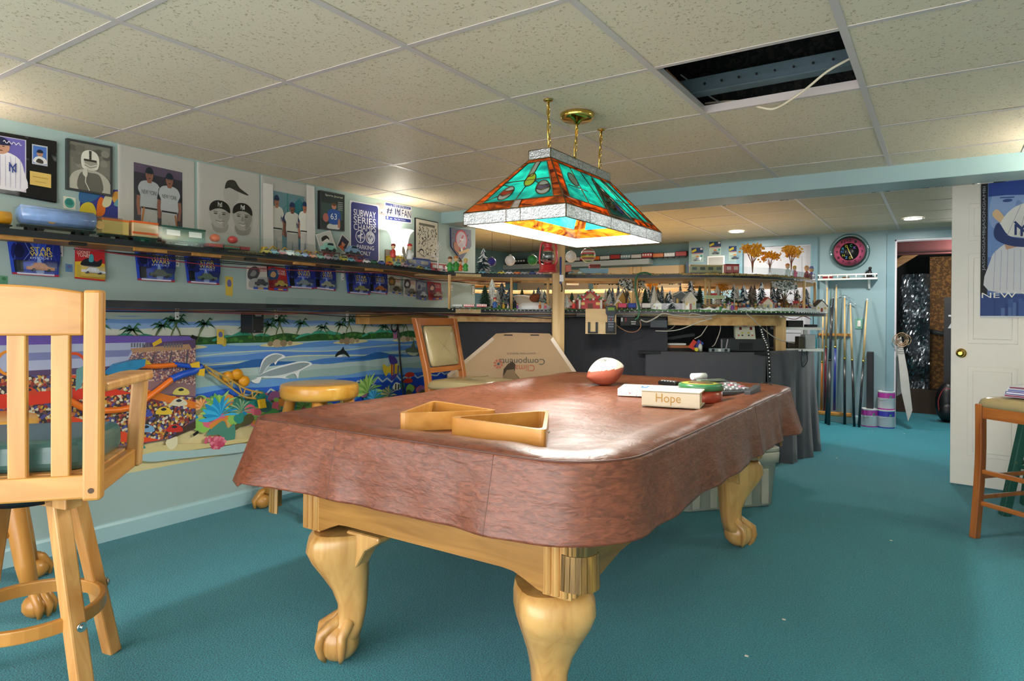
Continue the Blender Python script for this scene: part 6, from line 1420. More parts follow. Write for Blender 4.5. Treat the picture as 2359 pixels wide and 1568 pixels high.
drape('side_drape', [front_off(lay, .02)[i] for i in (34, 37, 40, 43, 46, 48)], .0, ZL - .32, mat('charcoal_cloth', '4c4c54', .9), ld, .05, 4, 1)
for px, d in ((1797, 5.38), (1500, 5.35)):
    p = at(px, d, 0) - ld.location; MB().box((p.x, p.y, (ZL - .05) / 2), (.085, .04, ZL - .05), rz=YAW).build('timber_leg', m_pine, ld)
# shelf of the cubby hole
cub = [at(1470, 5.12, 0), at(1772, 5.12, 0), at(1790, 5.75, 0), at(1470, 5.9, 0)]
MB().prism([(p.x - ld.location.x, p.y - ld.location.y) for p in cub], .885, .905).build('cubby_shelf', m_black, ld)
bw_ = [at(1440, 5.95, 0), at(1800, 5.95, 0)]
MB().bar(bw_[0] - ld.location + Vector((0, 0, .6)), bw_[1] - ld.location + Vector((0, 0, .6)), .02, 1.15).build('cubby_back', m_black, ld)
# tall timber post in front of the layout
pp = at(1286, 4.98, 0)
po = thing('timber_post', 'unpainted timber post rising from the floor in front of the layout', 'post', pp, YAW)
MB().box((0, 0, ZB / 2), (.092, .089, ZB)).build('post_timber', wood('post_wood', 'b9925a', 'd9b985', 'Z', 7, .55, 14, 0), po, bevel=.004)
MB().tube(spline([(.018, -.05, 1.42), (.022, -.07, 1.38), (.02, -.05, 1.36)], 4), .004, 6).build('hook', m_black, po)
MB().box((.012, -.049, 1.52), (.014, .006, .20)).build('blue_strap', mat('strap_blue', '22408c', .6), po)
MB().box((.02, -.053, 1.46), (.03, .004, .05)).build('paper_tag', m_wpl, po)
# red hurricane lantern hung on the post
m_lr = mat('lantern_red', 'b8242c', .28, coat=.4)
lt = thing('hurricane_lantern', 'red metal hurricane lantern with glass globe hanging on the timber post', 'lantern', at(1262, 4.86, U(1262, 628, y=4.25).z * 0 + atp(1262, 628, 4.86).z))
MB().lathe([(.01, 0), (.07, 0), (.076, .006), (.07, .012), (.066, .018), (.064, .05), (.058, .058), (.03, .062)], n=28).build('fuel_base', m_lr, lt)
MB().lathe([(.028, .062), (.034, .07), (.034, .078)], n=20).build('burner', m_lr, lt)
MB().lathe([(.03, .078), (.042, .095), (.048, .12), (.042, .148), (.034, .16)], n=24, caps=False).build('glass_globe', clear('lantern_glass', 'eef0f0', .2), lt)
MB().lathe([(.038, .16), (.04, .172), (.03, .178), (.03, .20), (.036, .206), (.03, .214), (.012, .222)], n=24).build('chimney_cap', m_lr, lt)
for sx in (-1, 1):
    MB().tube(spline([(sx * .05, 0, .055), (sx * .072, 0, .08), (sx * .07, 0, .16), (sx * .058, 0, .215), (sx * .03, 0, .222), (sx * .01, 0, .212)], 5), .0085, 10).build('side_tube', m_lr, lt)
    MB().tube([(sx * .045, .0, .095), (sx * .0, -.05, .118), (sx * -.045, 0, .142)], .0016, 5).build('globe_wire', m_steel, lt)
MB().tube(spline([(-.066, 0, .19), (-.05, .03, .25), (0, .06, .27), (.05, .03, .25), (.066, 0, .19)], 5), .0022, 6).build('bail_handle', m_steel, lt)
MB().lathe([(.046, .084), (.046, .088)], n=20).build('globe_plate', m_lr, lt)
# controller board hanging on the deck edge
cbp = atp(1384, 740, 4.82); ct = thing('controller_board', 'plywood board with two black holders hanging under the lower deck', 'board', cbp, YAW)
MB().box((0, 0, 0), (.225, .012, .185)).build('plywood', m_ply, ct)
for x in (-.06, .07):
    B = MB().box((x - .028, -.014, -.045), (.016, .02, .08)).box((x + .028, -.014, -.045), (.016, .02, .08)).box((x, -.014, -.082), (.07, .02, .012)); B.build('holder', m_black, ct)
hc = thing('handheld_controller', 'black handheld train controller with keypad and green display in the holder', 'controller', cbp + Matrix.Rotation(YAW, 3, 'Z') @ Vector((.07, -.014, 0)), YAW)
MB().prism([(-.02, -.075), (.02, -.075), (.026, .04), (.038, .06), (.038, .115), (-.038, .115), (-.038, .06), (-.026, .04)], 0, .016, 0, Tm((0, -.004, 0), rx=R(90))).build('controller_case', mat('case_slate', '252b36', .4), hc, bevel=.004)
MB().box((0, -.022, .092), (.05, .003, .022)).build('display', mat('lcd_green', '6a8a22', .3), hc)
for i in range(5):
    for j in range(3): MB().box((-.014 + .014 * j, -.022, .035 - .018 * i), (.009, .004, .009)).build('key', mat('key_red' if (i, j) == (1, 1) else 'key_slate', 'b02a34' if (i, j) == (1, 1) else '7d8694', .4), hc)

# ================================================================ small makers for the layout
def conifer(h, r, m1, m2, tiers=7, n=11, seed=1):
    """bottle brush or pine tree: jagged tiers around a trunk"""
    q = random.Random(seed); b = MB()
    for t in range(tiers):
        f = t / tiers; zb_ = h * (.08 + .86 * f); zt_ = min(h, zb_ + h * (1.5 / tiers)); R0 = r * (1 - f) ** .62 + r * .05; vs = []
        for k in range(2 * n):
            a = math.pi * k / n + t; rr = R0 * (1.0 if k % 2 else .62) * q.uniform(.85, 1.12); vs.append(Vector((rr * math.cos(a), rr * math.sin(a), zb_ - (h * .02 if k % 2 else 0))))
        ap = Vector((0, 0, zt_)); o = len(b.v); b.v += vs + [ap, Vector((0, 0, zb_ + h * .02))]
        for k in range(2 * n):
            b.f += [[o + k, o + (k + 1) % (2 * n), o + 2 * n], [o + (k + 1) % (2 * n), o + k, o + 2 * n + 1]]; b.m += [1 if q.random() < .38 else 0, 0]; b.sm += [False, False]
    return b
TREE = {}
def tree(kind, px, d, ytop, wpx, deck=ZL, label=None, group=None, dz=0):
    z = deck + dz; base = at(px, d, z); top = atp(px, ytop, d).z; h = max(.04, top - z); r = 1.3 * wpx / 2 / FPX * d
    P_ = {'frost': ('4c5c68', 'b4c2ca', 'grey blue frosted bottle brush tree'), 'dark': ('1c3426', '2c4a34', 'dark green pine tree'), 'snow': ('2c4450', 'f0f3f5', 'snow tipped pine tree'), 'white': ('d8dcd6', 'f4f4f0', 'white flocked tree'), 'brown': ('7a6f66', 'a89c92', 'brown grey frosted tree'), 'teal': ('3f8f8c', '8fc4c0', 'teal cone tree')}[kind]
    if kind not in TREE:
        o = thing('model_tree', '', 'model tree')
        conifer(1, 1, mat('tree_' + kind, P_[0], .9, var=.2), mat('tip_' + kind, P_[1], .9), 11, 12, len(TREE) + 3).build('foliage', [mat('tree_' + kind, P_[0], .9, var=.2), mat('tip_' + kind, P_[1], .9)], o)
        MB().cyl((0, 0, 0), (0, 0, .12), .1, n=8).build('trunk', mat('twig_brown', '5a4432', .8), o); TREE[kind] = o
    else: o = copy_tree(TREE[kind])
    o.location = base; o.scale = (r, r, h); o.rotation_euler = (0, 0, rnd.uniform(0, 6))
    o['label'] = label or (('tall ' if ytop < 658 else 'short ' if ytop > 675 else '') + P_[2] + ' by ' + near(px) + (' set well back' if d > 5.45 else '')); o['group'] = group or ('model trees: ' + P_[2]); return o
for a in ((1156, 5.5, 650, 34), (1173, 5.4, 662, 24), (1181, 5.3, 682, 18), (1240, 5.5, 660, 24), (1500, 5.2, 676, 12), (1503, 5.6, 654, 16), (1525, 5.5, 656, 16), (1523, 5.3, 678, 16), (1567, 5.6, 655, 16), (1411, 5.4, 661, 16), (1424, 5.5, 655, 16), (1254, 5.7, 668, 20), (1487, 5.7, 660, 14), (1148, 5.8, 660, 26)): tree('frost', *a)
for a in ((1117, 5.1, 656, 26), (1612, 5.2, 657, 22), (1186, 5.35, 690, 14), (1486, 5.3, 664, 20), (1400, 5.5, 668, 16)): tree('dark', *a)
for a in ((1591, 5.5, 640, 26), (1600, 5.3, 668, 20), (1543, 5.25, 668, 20), (1548, 5.1, 694, 24), (1690, 5.6, 652, 20), (1713, 5.35, 655, 28), (1754, 5.4, 648, 26), (1781, 5.6, 644, 18), (1668, 5.2, 688, 20), (1782, 5.3, 686, 18)): tree('snow', *a)
for a in ((1133, 5.15, 640, 26), (1146, 5.4, 668, 20), (1305, 5.0, 678, 14), (1395, 5.5, 665, 16), (1404, 5.3, 676, 18), (1652, 5.8, 655, 22), (1698, 5.9, 658, 20)): tree('white', *a)
for a in ((1730, 5.5, 656, 26), (1738, 5.7, 652, 14)): tree('brown', *a)
for a in ((1262, 5.8, 660, 10), (1255, 5.3, 690, 12)): tree('teal', *a)
for i in range(34):
    px = 1112 + i * 22.5 + rnd.uniform(-6, 6)
    if abs(px - 1286) > 20: tree(('frost', 'white', 'snow', 'frost', 'dark')[i % 5], px, rnd.uniform(5.85, 6.4), rnd.uniform(658, 682), rnd.uniform(16, 26))
tree('snow', 1113, 5.35, 571, 32, ZU, 'snow tipped pine tree standing on the upper train deck beside the toy cars', 'tree on upper deck')
# leafy trees: orange autumn trees, snowy round trees
def leafy(px, d, ytop, ybase, wpx, col, bark, label, snow=None, deck=None, flat=False):
    z = atp(px, ybase, d).z if deck is None else deck; h = atp(px, ytop, d).z - z; w = wpx / FPX * d / 2; q = random.Random(int(px)); o = thing('model_tree', label, 'model tree', at(px, d, z))
    tips = []
    for k in range(11):
        a = 6.283 * k / 11 + q.uniform(-.2, .2); rr = w * q.uniform(.3, .95); e = Vector((rr * math.cos(a), rr * math.sin(a), h * q.uniform(.62, .9))); tips.append(e)
        MB().tube([(0, 0, 0), (e.x * .12, e.y * .12, h * .35), (e.x * .6, e.y * .6, e.z * .8), e], [h * .014, h * .012, h * .008, h * .004], 5).build('branch', mat('bark_' + bark, bark, .8), o)
    b = MB()
    for k in range(260):
        e = q.choice(tips); c = e + Vector((q.gauss(0, w * .2), q.gauss(0, w * .2), q.gauss(h * .05, h * .07)))
        c.z = min(c.z, h * .99); s_ = w * q.uniform(.09, .17); u = Vector((q.gauss(0, 1), q.gauss(0, 1), q.gauss(0, 1))).normalized(); v = u.orthogonal().normalized(); n_ = u.cross(v)
        b.add([c + u * s_, c + v * s_, c - u * s_, c - v * s_, c + n_ * s_ * .8, c - n_ * s_ * .8], [(0, 1, 4), (1, 2, 4), (2, 3, 4), (3, 0, 4), (1, 0, 5), (2, 1, 5), (3, 2, 5), (0, 3, 5)], 1 if snow and q.random() < .6 else 0)
    f = b.build('leaves', [mat('leaf_' + col, col, .8, var=.25, scale=60), mat('leaf_snow', 'd6dcd8', .9)], o); f['kind'] = 'stuff'; return o
leafy(1733, 5.55, 562, 628, 44, 'ffae26', '9a6a48', 'tall orange autumn model tree beside the blue carded cars')
leafy(1773, 5.6, 579, 628, 38, 'ffa61c', '8a5a38', 'short orange autumn model tree between two taller ones')
leafy(1822, 5.5, 566, 626, 46, 'ffac30', 'a06a50', 'tall orange autumn model tree at the rounded end of the upper deck')
leafy(1660, 6.0, 646, 706, 30, 'eda436', '8a6038', 'orange autumn model tree between the two decks', deck=ZL)
leafy(1806, 5.35, 640, 708, 46, '6a7a74', '5a4a3e', 'grey green bonsai model tree covered with snow', True, ZL)
leafy(1443, 5.25, 642, 708, 30, '22362e', '4a3a2c', 'dark broad model tree heavy with snow beside the log house', True, ZL)
leafy(1468, 5.5, 642, 708, 30, '2a3e38', '4a3a2c', 'dark snowy model tree behind the green cable', True, ZL)
leafy(1500, 6.3, 645, 700, 30, 'e0981c', '6a4a2c', 'small yellow orange model tree far behind the white church', deck=ZL)
# bare white and brown trees
def bare(px, d, ytop, wpx, col, label, z=ZL, n=14):
    h = atp(px, ytop, d).z - z; w = wpx / FPX * d / 2; q = random.Random(int(px) + 1); o = thing('bare_tree', label, 'model tree', at(px, d, z)); b = MB().tube([(0, 0, 0), (w * .05, 0, h * .5), (0, 0, h * .97)], [h * .03, h * .02, h * .006], 6); b.build('trunk', mat('bare_' + col, col, .7), o)
    for k in range(n):
        f = q.uniform(.3, .95); a = q.uniform(0, 6.28); e = Vector((w * (1.15 - f) * math.cos(a) * 1.3, w * (1.15 - f) * math.sin(a) * 1.3, h * min(1, f + .18))); MB().tube([(0, 0, h * f), (e.x * .6, e.y * .6, h * f + (e.z - h * f) * .45), e], [h * .01, h * .008, h * .004], 5).build('branch', mat('bare_' + col, col, .7), o)
    return o
bare(1691, 5.15, 668, 44, 'd8d8d6', 'bare white model tree in front of the wreath arch')
bare(1830, 5.45, 660, 36, '6a5a4a', 'bare brown model tree beside the red stall')
bare(1008, 4.7, 556, 34, 'e4e0da', 'bare white crystal tree standing on the upper deck beside the sconce', zu(3.9), 22)
# houses
def house(px, d, ytop, wpx, wall, roof, label, z=ZL, dp=.8, trim='f0f0ee', steep=.45, door='6a3a2a', chim=False):
    h = atp(px, ytop, d).z - z; w = wpx / FPX * d; o = thing('model_house', label, 'model house', at(px, d, z), YAW); hb = h * (1 - steep); D_ = w * dp
    mw = mat('wall_' + wall, wall, .7, var=.12, scale=60); mr = mat('roof_' + roof, roof, .7)
    MB().prism([(-w / 2, 0), (w / 2, 0), (w / 2, hb), (0, h * .97), (-w / 2, hb)], -D_ / 2, D_ / 2, 0, Tm(rx=R(90))).build('walls', mw, o)
    for sx in (-1, 1):
        a, b = Vector((0, 0, h)), Vector((sx * w * .58, 0, hb - h * .06)); MB().add([a + Vector((0, -D_ * .58, 0)), b + Vector((0, -D_ * .58, 0)), b + Vector((0, D_ * .58, 0)), a + Vector((0, D_ * .58, 0)), a + Vector((0, -D_ * .58, -.008)), b + Vector((0, -D_ * .58, -.008)), b + Vector((0, D_ * .58, -.008)), a + Vector((0, D_ * .58, -.008))], [(0, 1, 2, 3), (7, 6, 5, 4), (0, 4, 5, 1), (1, 5, 6, 2), (2, 6, 7, 3), (3, 7, 4, 0)]).build('roof_slope', mr, o)
    MB().box((0, -D_ / 2 - .001, hb * .28), (w * .2, .003, hb * .56)).build('door', mat('door_' + door, door, .6), o)
    for sx in (-1, 1): MB().box((sx * w * .3, -D_ / 2 - .001, hb * .55), (w * .16, .003, hb * .28)).build('window', mat('house_window', 'e6c46a', .4), o)
    if chim: MB().box((w * .25, 0, h * .9), (w * .1, w * .1, h * .25)).build('chimney', mw, o)
    return o
house(1357, 5.1, 668, 58, 'b8484a', 'a8b89a', 'red and green gingerbread style model house with candy trims', steep=.5)
gb = bpy.context.scene.objects['model_house']; gw, gh = 58 / FPX * 5.1, atp(1357, 668, 5.1).z - ZL
for sx in (-1, 1):
    for t in range(9): MB().ball((sx * gw * .56 * t / 8, -gw * .47, gh - (gh * .56) * t / 8), .008, 8).build('candy', mat('candy_' + str(t % 3), ('3f8a4a', 'e8e4dc', 'c83a40')[t % 3], .4), gb)
    MB().cyl((sx * gw * .42, -gw * .47, 0), (sx * gw * .42, -gw * .47, gh * .48), .009, n=10).build('candy_column', mat('candy_1', 'e8e4dc', .4), gb)
for t in range(7): MB().ball((gw * (-.36 + .12 * t), -gw * .42, gh * .50), .009, 8).build('candy', mat('candy_' + str(t % 3), ('3f8a4a', 'e8e4dc', 'c83a40')[t % 3], .4), gb)
MB().prism([(-gw * .22, gh * .55), (gw * .22, gh * .55), (0, gh * .86)], -.003, .003, 0, Tm((0, -gw * .405, 0), rx=R(90))).build('gable_panel', mat('gable_tan', 'b89a6a', .6), gb)
house(1434, 5.3, 668, 26, 'b8893c', 'e8ecee', 'tan log model house under a snowy roof')
house(1424, 5.2, 690, 18, 'd2a050', 'e8ecee', 'small tan log cabin with snowy roof at the foot of the log house')
house(1566, 5.35, 670, 28, '6a6f70', 'c9cac4', 'grey weathered model barn with white flat roof', steep=.15, door='1c222c')
house(1588, 5.1, 672, 26, 'd8cdb8', 'dcdcd8', 'cream and red birdhouse shaped model house with round stone base', steep=.4, door='a8463c')
house(1803, 5.5, 688, 24, '9a6430', '7a5030', 'brown wooden model cabin under the bonsai tree')
house(1766, 5.2, 684, 22, 'd6ccba', 'c8584a', 'white hut with red pointed roof beside snowy pines', steep=.35)
house(1300 + 12, 5.6, 690, 20, 'd8d4cc', 'c04a4a', 'small white model cottage with red roof behind the timber post')
house(1888, 5.42, 690, 24, 'f0eeea', '6a625c', 'white lantern shaped birdhouse with dark roof at the deck end', ZL - .005, .9, steep=.45, door='a04a3a')
ch = house(1512, 5.15, 690, 20, 'dcd8cc', 'cfc9b8', 'white model church with tall pointed steeple')
w_ = 12 / FPX * 5.15; hs = atp(1508, 656, 5.15).z - ZL
MB().lathe([(w_ * .75, .05), (w_ * .6, hs * .45), (.001, hs)], (-.015, 0, 0), n=4, smooth=False).build('steeple', mat('steeple_cream', 'd6d0c0', .7), ch)
stn = house(1640, 5.1, 700, 34, '8a5a34', '9a6a3c', 'brown model railway station with long green sign board', steep=.1, door='3a2a1c')
sw = 48 / FPX * 5.05; q = atp(1639, 684, 5.04) - stn.location; q = Matrix.Rotation(-YAW, 3, 'Z') @ q
MB().box((0, q.y, q.z), (sw, .012, .026)).build('sign_board', mat('sign_green', 'b8c49a', .6), stn, bevel=.003)
Sheet((-sw / 2, q.y - .006, q.z - .013), (sw / 2, q.y - .006, q.z - .013), (sw / 2, q.y - .006, q.z + .013), (-sw / 2, q.y - .006, q.z + .013)).line([(.06 + .04 * k, .5 + .16 * math.sin(k * 2.3)) for k in range(23)], .012, '5a6a3a', .12).build('print', stn)
MB().box((0, q.y + .01, q.z + .02), (sw * .25, .02, .02)).build('red_bow', mat('bow_red', 'b8343a', .5), stn)
# arches, hill, cone and other scenery
o = thing('snow_hill', 'white snow covered hill rising behind the red tram cars', 'model hill', at(1200, 5.55, ZL - .006)); hh = atp(1200, 678, 5.55).z - ZL
MB().lathe([(.15, 0), (.14, hh * .35), (.12, hh * .7), (.085, hh * .93), (.03, hh), (.005, hh)], n=22).build('mound', mat('snow_cream', 'd9d3c6', .9, bump=1, bscale=25), o)
for a in range(5): MB().cyl((.15 * math.cos(a - 2.6) * .95, .15 * math.sin(a - 2.6) * .95, .0), (.14 * math.cos(a - 2.6), .14 * math.sin(a - 2.6), .05), .012, n=8).build('rock', mat('rock_red', 'a0504a', .7), o)
o = thing('pinecone_bear', 'round brown fuzzy bear ornament on the snow', 'ornament', at(1231, 5.2, atp(1231, 695, 5.2).z)); MB().ball((0, 0, .03), (.042, .036, .033), 14).build('body', mat('fuzzy_brown', '7a3f1e', .9, bump=1, bscale=120), o); MB().ball((.035, -.01, .045), (.02, .018, .02), 10).build('head', mat('fuzzy_brown', '7a3f1e', .9), o)
tag(MB().lathe([(.14, 0), (.13, .03), (.09, .055), (.01, .06)], n=20).build('snow_mound', m_snow, None, at(1230, 5.25, ZL - .006)), 'low white snow mound under the brown bear ornament', 'model hill')
o = thing('wreath_arch', 'dark green wreath arch beside the orange model tree', 'arch', at(1682, 5.3, ZL - .004), YAW); b = MB()
for k in range(60): a = R(180 * rnd.random()); c = Vector((.072 * math.cos(a) + rnd.gauss(0, .006), rnd.gauss(0, .006), .095 * math.sin(a) + rnd.gauss(0, .005))); b.ball(c, .011, 6)
b.build('greenery', mat('wreath_green', '33452e', .9, var=.4, scale=60), o)['kind'] = 'stuff'
# rail cars, trams and toy cars
def railcar(o, l, h, w, body, roof, win=None, nwin=4, wheels=True, style='box', stripe=None):
    """a rail car built along local x, base at 0"""
    mb_ = mat('rail_' + body, body, .35, var=.08, coat=.2)
    if style == 'box': MB().box((l / 2, 0, h * .58), (l, w, h * .66)).build('body', mb_, o, bevel=h * .05)
    elif style == 'tank': MB().tube([(0, 0, h * .6), (l * .03, 0, h * .6), (l * .97, 0, h * .6), (l, 0, h * .6)], [h * .2, h * .33, h * .33, h * .2], 18).build('tank', mb_, o)
    elif style == 'open': MB().box((l / 2, 0, h * .4), (l, w, h * .34)).build('body', mb_, o, bevel=h * .03)
    if roof and style == 'box': MB().box((l / 2, 0, h * .94), (l * 1.01, w * 1.04, h * .1)).build('roof', mat('rail_' + roof, roof, .4), o, bevel=h * .03)
    if stripe: MB().box((l / 2, -w * .503, h * .42), (l * .99, .002, h * .1)).build('stripe', mat('rail_' + stripe, stripe, .4), o)
    if win:
        for k in range(nwin): MB().box((l * (k + .5) / nwin, -w * .505, h * .65), (l / nwin * .6, .002, h * .28)).build('window', mat('win_' + win, win, .2), o)
    MB().box((l / 2, 0, h * .2), (l * .98, w * .7, h * .08)).build('chassis', m_black, o)
    for x in (.14, .26, .74, .86):
        for sy in (-1, 1): MB().cyl((l * x, sy * w * .28, h * .1), (l * x, sy * w * .38, h * .1), h * .1, n=10).build('wheel', m_black, o)
    return o
def wallcar(px0, px1, ytop, ybase, label, **k):
    a, b = U(px0, ybase, x=-3.40), U(px1, ybase, x=-3.40); z = zu(a.y) + .004; h = U((px0 + px1) / 2, ytop, x=-3.4).z - z
    o = thing('train_car', label, 'train car', (-3.40, a.y, z), R(90), 'train cars on the wall shelf'); railcar(o, b.y - a.y - .008, h, .06, **k); o.rotation_euler = (0, 0, R(90)); return o
wallcar(-70, 30, 480, 512, 'yellow tank car standing on the wall shelf', body='e0a52a', roof=None, style='tank')
aq = wallcar(40, 222, 476, 520, 'long clear blue aquarium train car with round emblems', body='5a7fc0', roof=None, style='tank'); MB().box((.21, 0, .06), (.43, .066, .09)).build('clear_case', m_blis, aq)
for x in (.28, .75): MB().cyl((x * .43, -.031, .062), (x * .43, -.033, .062), .02, n=18).build('emblem', mat('emblem_gold', 'd8b070', .4), aq)
for c in aq.children:
    if c.name.startswith('tank'): c.data.materials[0] = mat('aquarium_blue', '7f9fd4', .15, var=.45, scale=14, coat=.5)
wallcar(228, 295, 505, 534, 'yellow boxcar with orange door ends beside the aquarium car', body='cdb468', roof='e0742a', style='box')
wallcar(298, 362, 511, 541, 'cream and orange boxcar coupled to the green car', body='d8b88a', roof='e86a28', stripe='e0602a', style='box')
wallcar(366, 470, 524, 556, 'dark green train car with two white lit windows', body='2f6a5a', roof='27584c', win='e8ecea', nwin=2)
wallcar(474, 510, 552, 566, 'red open hopper car beside the green hopper', body='b83a34', roof=None, style='open'); wallcar(510, 548, 556, 570, 'green and red patterned hopper car', body='3f7a58', roof=None, style='open', stripe='b83a34'); wallcar(548, 572, 560, 573, 'short red open wagon at the end of the hoppers', body='a83a3c', roof=None, style='open')
for px, py, c, lb in ((495, 548, 'e8641c', 'orange helmet shaped load sitting on the hopper car'), (536, 552, 'c8241c', 'red helmet shaped load sitting on the hopper car')):
    p = U(px, py, x=-3.40); tag(MB().ball((0, 0, 0), (.028, .03, .022), 14).build('helmet_load', mat('helm_' + c, c, .3, coat=.4), None, p), lb, 'toy helmet')
# toy cars
CAR = {}
def toycar(loc, rz, l, col, label, group, van=False):
    key = (col, van)
    if key not in CAR:
        o = thing('toy_car', '', 'toy car'); m = mat('car_' + col, col, .25, coat=.5)
        pr = [(0, .12), (1, .12), (1, .30), (.82, .36), (.68, .56), (.30, .56), (.16, .38), (0, .34)] if not van else [(0, .12), (1, .12), (1, .6), (.25, .62), (.1, .4), (0, .36)]
        MB().prism(pr, -.19, .19, 0, Tm(rx=R(90))).build('body', m, o, bevel=.03); pr2 = [(.22, .40), (.74, .40), (.66, .53), (.32, .53)] if not van else [(.2, .42), (.92, .42), (.92, .56), (.28, .56)]
        MB().prism(pr2, -.196, .196, 0, Tm(rx=R(90))).build('windows', mat('car_glass', '26303a', .1), o)
        for x in (.22, .78):
            for sy in (-1, 1): MB().cyl((x, sy * .15, .12), (x, sy * .205, .12), .12, n=12).build('wheel', m_black, o)
        CAR[key] = o
    else: o = copy_tree(CAR[key])
    o.location = loc; o.rotation_euler = (0, 0, rz); o.scale = (l,) * 3; o['label'] = label; o['group'] = group; return o
carcols = [('c8b03a', 'yellow'), ('7ab4d0', 'light blue'), ('b03a4a', 'dark red'), ('d8d4d8', 'white'), ('2f6a4a', 'green'), ('4a5ab0', 'blue'), ('e0742c', 'orange'), ('8fc4b0', 'mint'), ('d0a0b8', 'pink'), ('8a8e96', 'silver')]
k = 0
for px in range(600, 1036, 18):
    c, nm = carcols[k % 10]; p = U(px, 600, x=-3.335); toycar((p.x, p.y, zu(p.y) - .002), R(80), .062, c, nm + ' toy car on the wall shelf edge by ' + min([(620, 'the toy diggers'), (705, 'the last toy digger'), (750, 'the first car carrier'), (812, 'the second car carrier'), (860, 'the parking sign'), (910, 'the yellow engine'), (955, 'the dark blue passenger car'), (1010, 'the crystal tree')], key=lambda l: abs(l[0] - px))[1], 'toy cars on the wall shelf edge', k % 7 == 3); k += 1
for px, c, nm in ((612, 'd8b03a', 'yellow'), (640, 'c8a840', 'yellow'), (690, 'd8b848', 'yellow'), (715, 'c0a040', 'yellow')):
    p = U(px, 585, x=-3.43); o = thing('toy_digger', 'yellow toy construction machine ' + {612: 'behind the light blue and green cars', 640: 'second in a row of diggers', 690: 'below the white uniform poster', 715: 'beside the leaning portrait snapshot'}[px], 'toy digger', (p.x, p.y, zu(p.y)), R(80), 'toy construction machines on the wall shelf')
    MB().box((0, 0, .022), (.06, .04, .02)).box((-.01, 0, .042), (.028, .032, .024)).build('body', mat('digger_yellow', 'cfa42c', .4), o, bevel=.003); MB().tube([(.02, 0, .035), (.045, 0, .062), (.07, 0, .045)], .005, 6).build('arm', mat('digger_yellow', 'cfa42c', .4), o); MB().box((.075, 0, .038), (.016, .03, .018)).build('bucket', mat('bucket_grey', '6a6a60', .5), o)
    for x in (-.02, .02): MB().cyl((x, -.024, .012), (x, .024, .012), .012, n=10).build('wheel', m_black, o)
# car carrier frames with cars on top
for px, c in ((757, '8ac0b0'), (812, '7a9cc0')):
    p = U(px, 585, x=-3.42); z = zu(p.y); o = thing('car_carrier', 'dark red toy car carrier rack behind the parked toy cars' if px < 800 else 'dark red toy car carrier rack in front of the parking sign', 'toy carrier', (p.x, p.y, z), R(90)); B = MB()
    for x in (-.07, 0, .07):
        for y in (-.025, .025): B.box((x, y, .03), (.005, .005, .06))
    B.build('upright', mat('carrier_red', '6a2a30', .4), o); MB().box((0, 0, .06), (.15, .06, .006)).build('upper_tray', mat('carrier_red', '6a2a30', .4), o); MB().box((0, 0, .012), (.15, .06, .006)).build('lower_tray', mat('carrier_red', '6a2a30', .4), o)
    toycar((p.x, p.y - .055, z + .063), R(90), .11, c, 'pale green toy car on top of the carrier rack' if px < 800 else 'pale blue toy car on top of the carrier rack', 'cars on the carrier racks')
    toycar((p.x, p.y - .05, z + .015), R(90), .09, 'b83038', 'red toy car on the lower tray of the carrier rack', 'cars on the carrier racks')
def wallbox(px0, px1, yt, yb, label, body, roof=None, x=-3.44, **kw):
    a, b = U(px0, yb, x=x), U(px1, yb, x=x); z = zu(a.y) + .002; h = U((px0 + px1) / 2, yt, x=x).z - z; o = thing('train_car', label, 'train car', (x, a.y, z), R(90), 'train cars on the wall shelf'); railcar(o, b.y - a.y, h, .06, body, roof, **kw)
wallbox(895, 926, 590, 612, 'bright yellow engine with three bolts below the sconce', 'e0bc2a', 'c8a422', win='4a4a44', nwin=3); wallbox(928, 985, 594, 618, 'dark blue passenger car below the cartoon print', '2a4a9a', '24407f', win='7a7a6a', nwin=2); wallbox(987, 1030, 606, 622, 'low red and white bus beside the bare crystal tree', 'c43a3a', 'e4e0dc', win='e8e4e0', nwin=3)
# more toy cars along the edge of the layout decks
k = 0
for px, deck in [(x, ZU) for x in (1102, 1118, 1136, 1150, 1166, 1180, 1194, 1210, 1224, 1236, 1312, 1326)] + [(x, ZL) for x in (1215, 1226, 1238, 1252, 1264, 1310, 1322, 1372, 1384, 1398)]:
    c, nm = carcols[(k * 3 + 1) % 10]; i = min(range(len(lay)), key=lambda j: abs((lambda q: CX + FPX * ((cY * q.x + sY * q.y) / (-sY * q.x + cY * q.y)) - px)(lay[j]))); a = front_off(lay, .035)[i]; t = lay[min(i + 1, len(lay) - 1)] - lay[max(i - 1, 0)]
    toycar((a.x, a.y, deck - .006), math.atan2(t.y, t.x), .06, c, nm + (' toy car parked on the edge of the upper train deck' if deck == ZU else ' toy car parked on the edge of the lower train deck'), 'toy cars on the layout edge'); k += 1
def deckcar(px0, px1, yt, yb, d, label, z, **kw):
    a, b = at(px0, d, z), at(px1, d, z); h = atp((px0 + px1) / 2, yt, d).z - z; o = thing('train_car', label, 'train car', a, YAW, 'train cars on the layout decks'); railcar(o, (b - a).length, h, .055, **kw)
for px, c, lb in ((1042, '9aa89a', 'grey green open top tram car at the edge of the lower deck'), (1069, 'c0382e', 'red open top tram car between the grey tram and another'), (1098, 'c8322c', 'red open top tram car beside the dark pine')): deckcar(px, px + 24, 700, 712, 5.0, lb, ZL, body=c, roof='e0dcd4', win='e8e4dc', nwin=6)
deckcar(1588, 1662, 610, 627, 5.25, 'cream and green passenger car on the upper deck', ZU, body='9a9464', roof='c8b078', win='3f4a40', nwin=4); deckcar(1668, 1700, 608, 626, 5.3, 'red steam engine style car beside the cream passenger car', ZU, body='b02e34', roof='8a2228', win='d8b0b0', nwin=2)
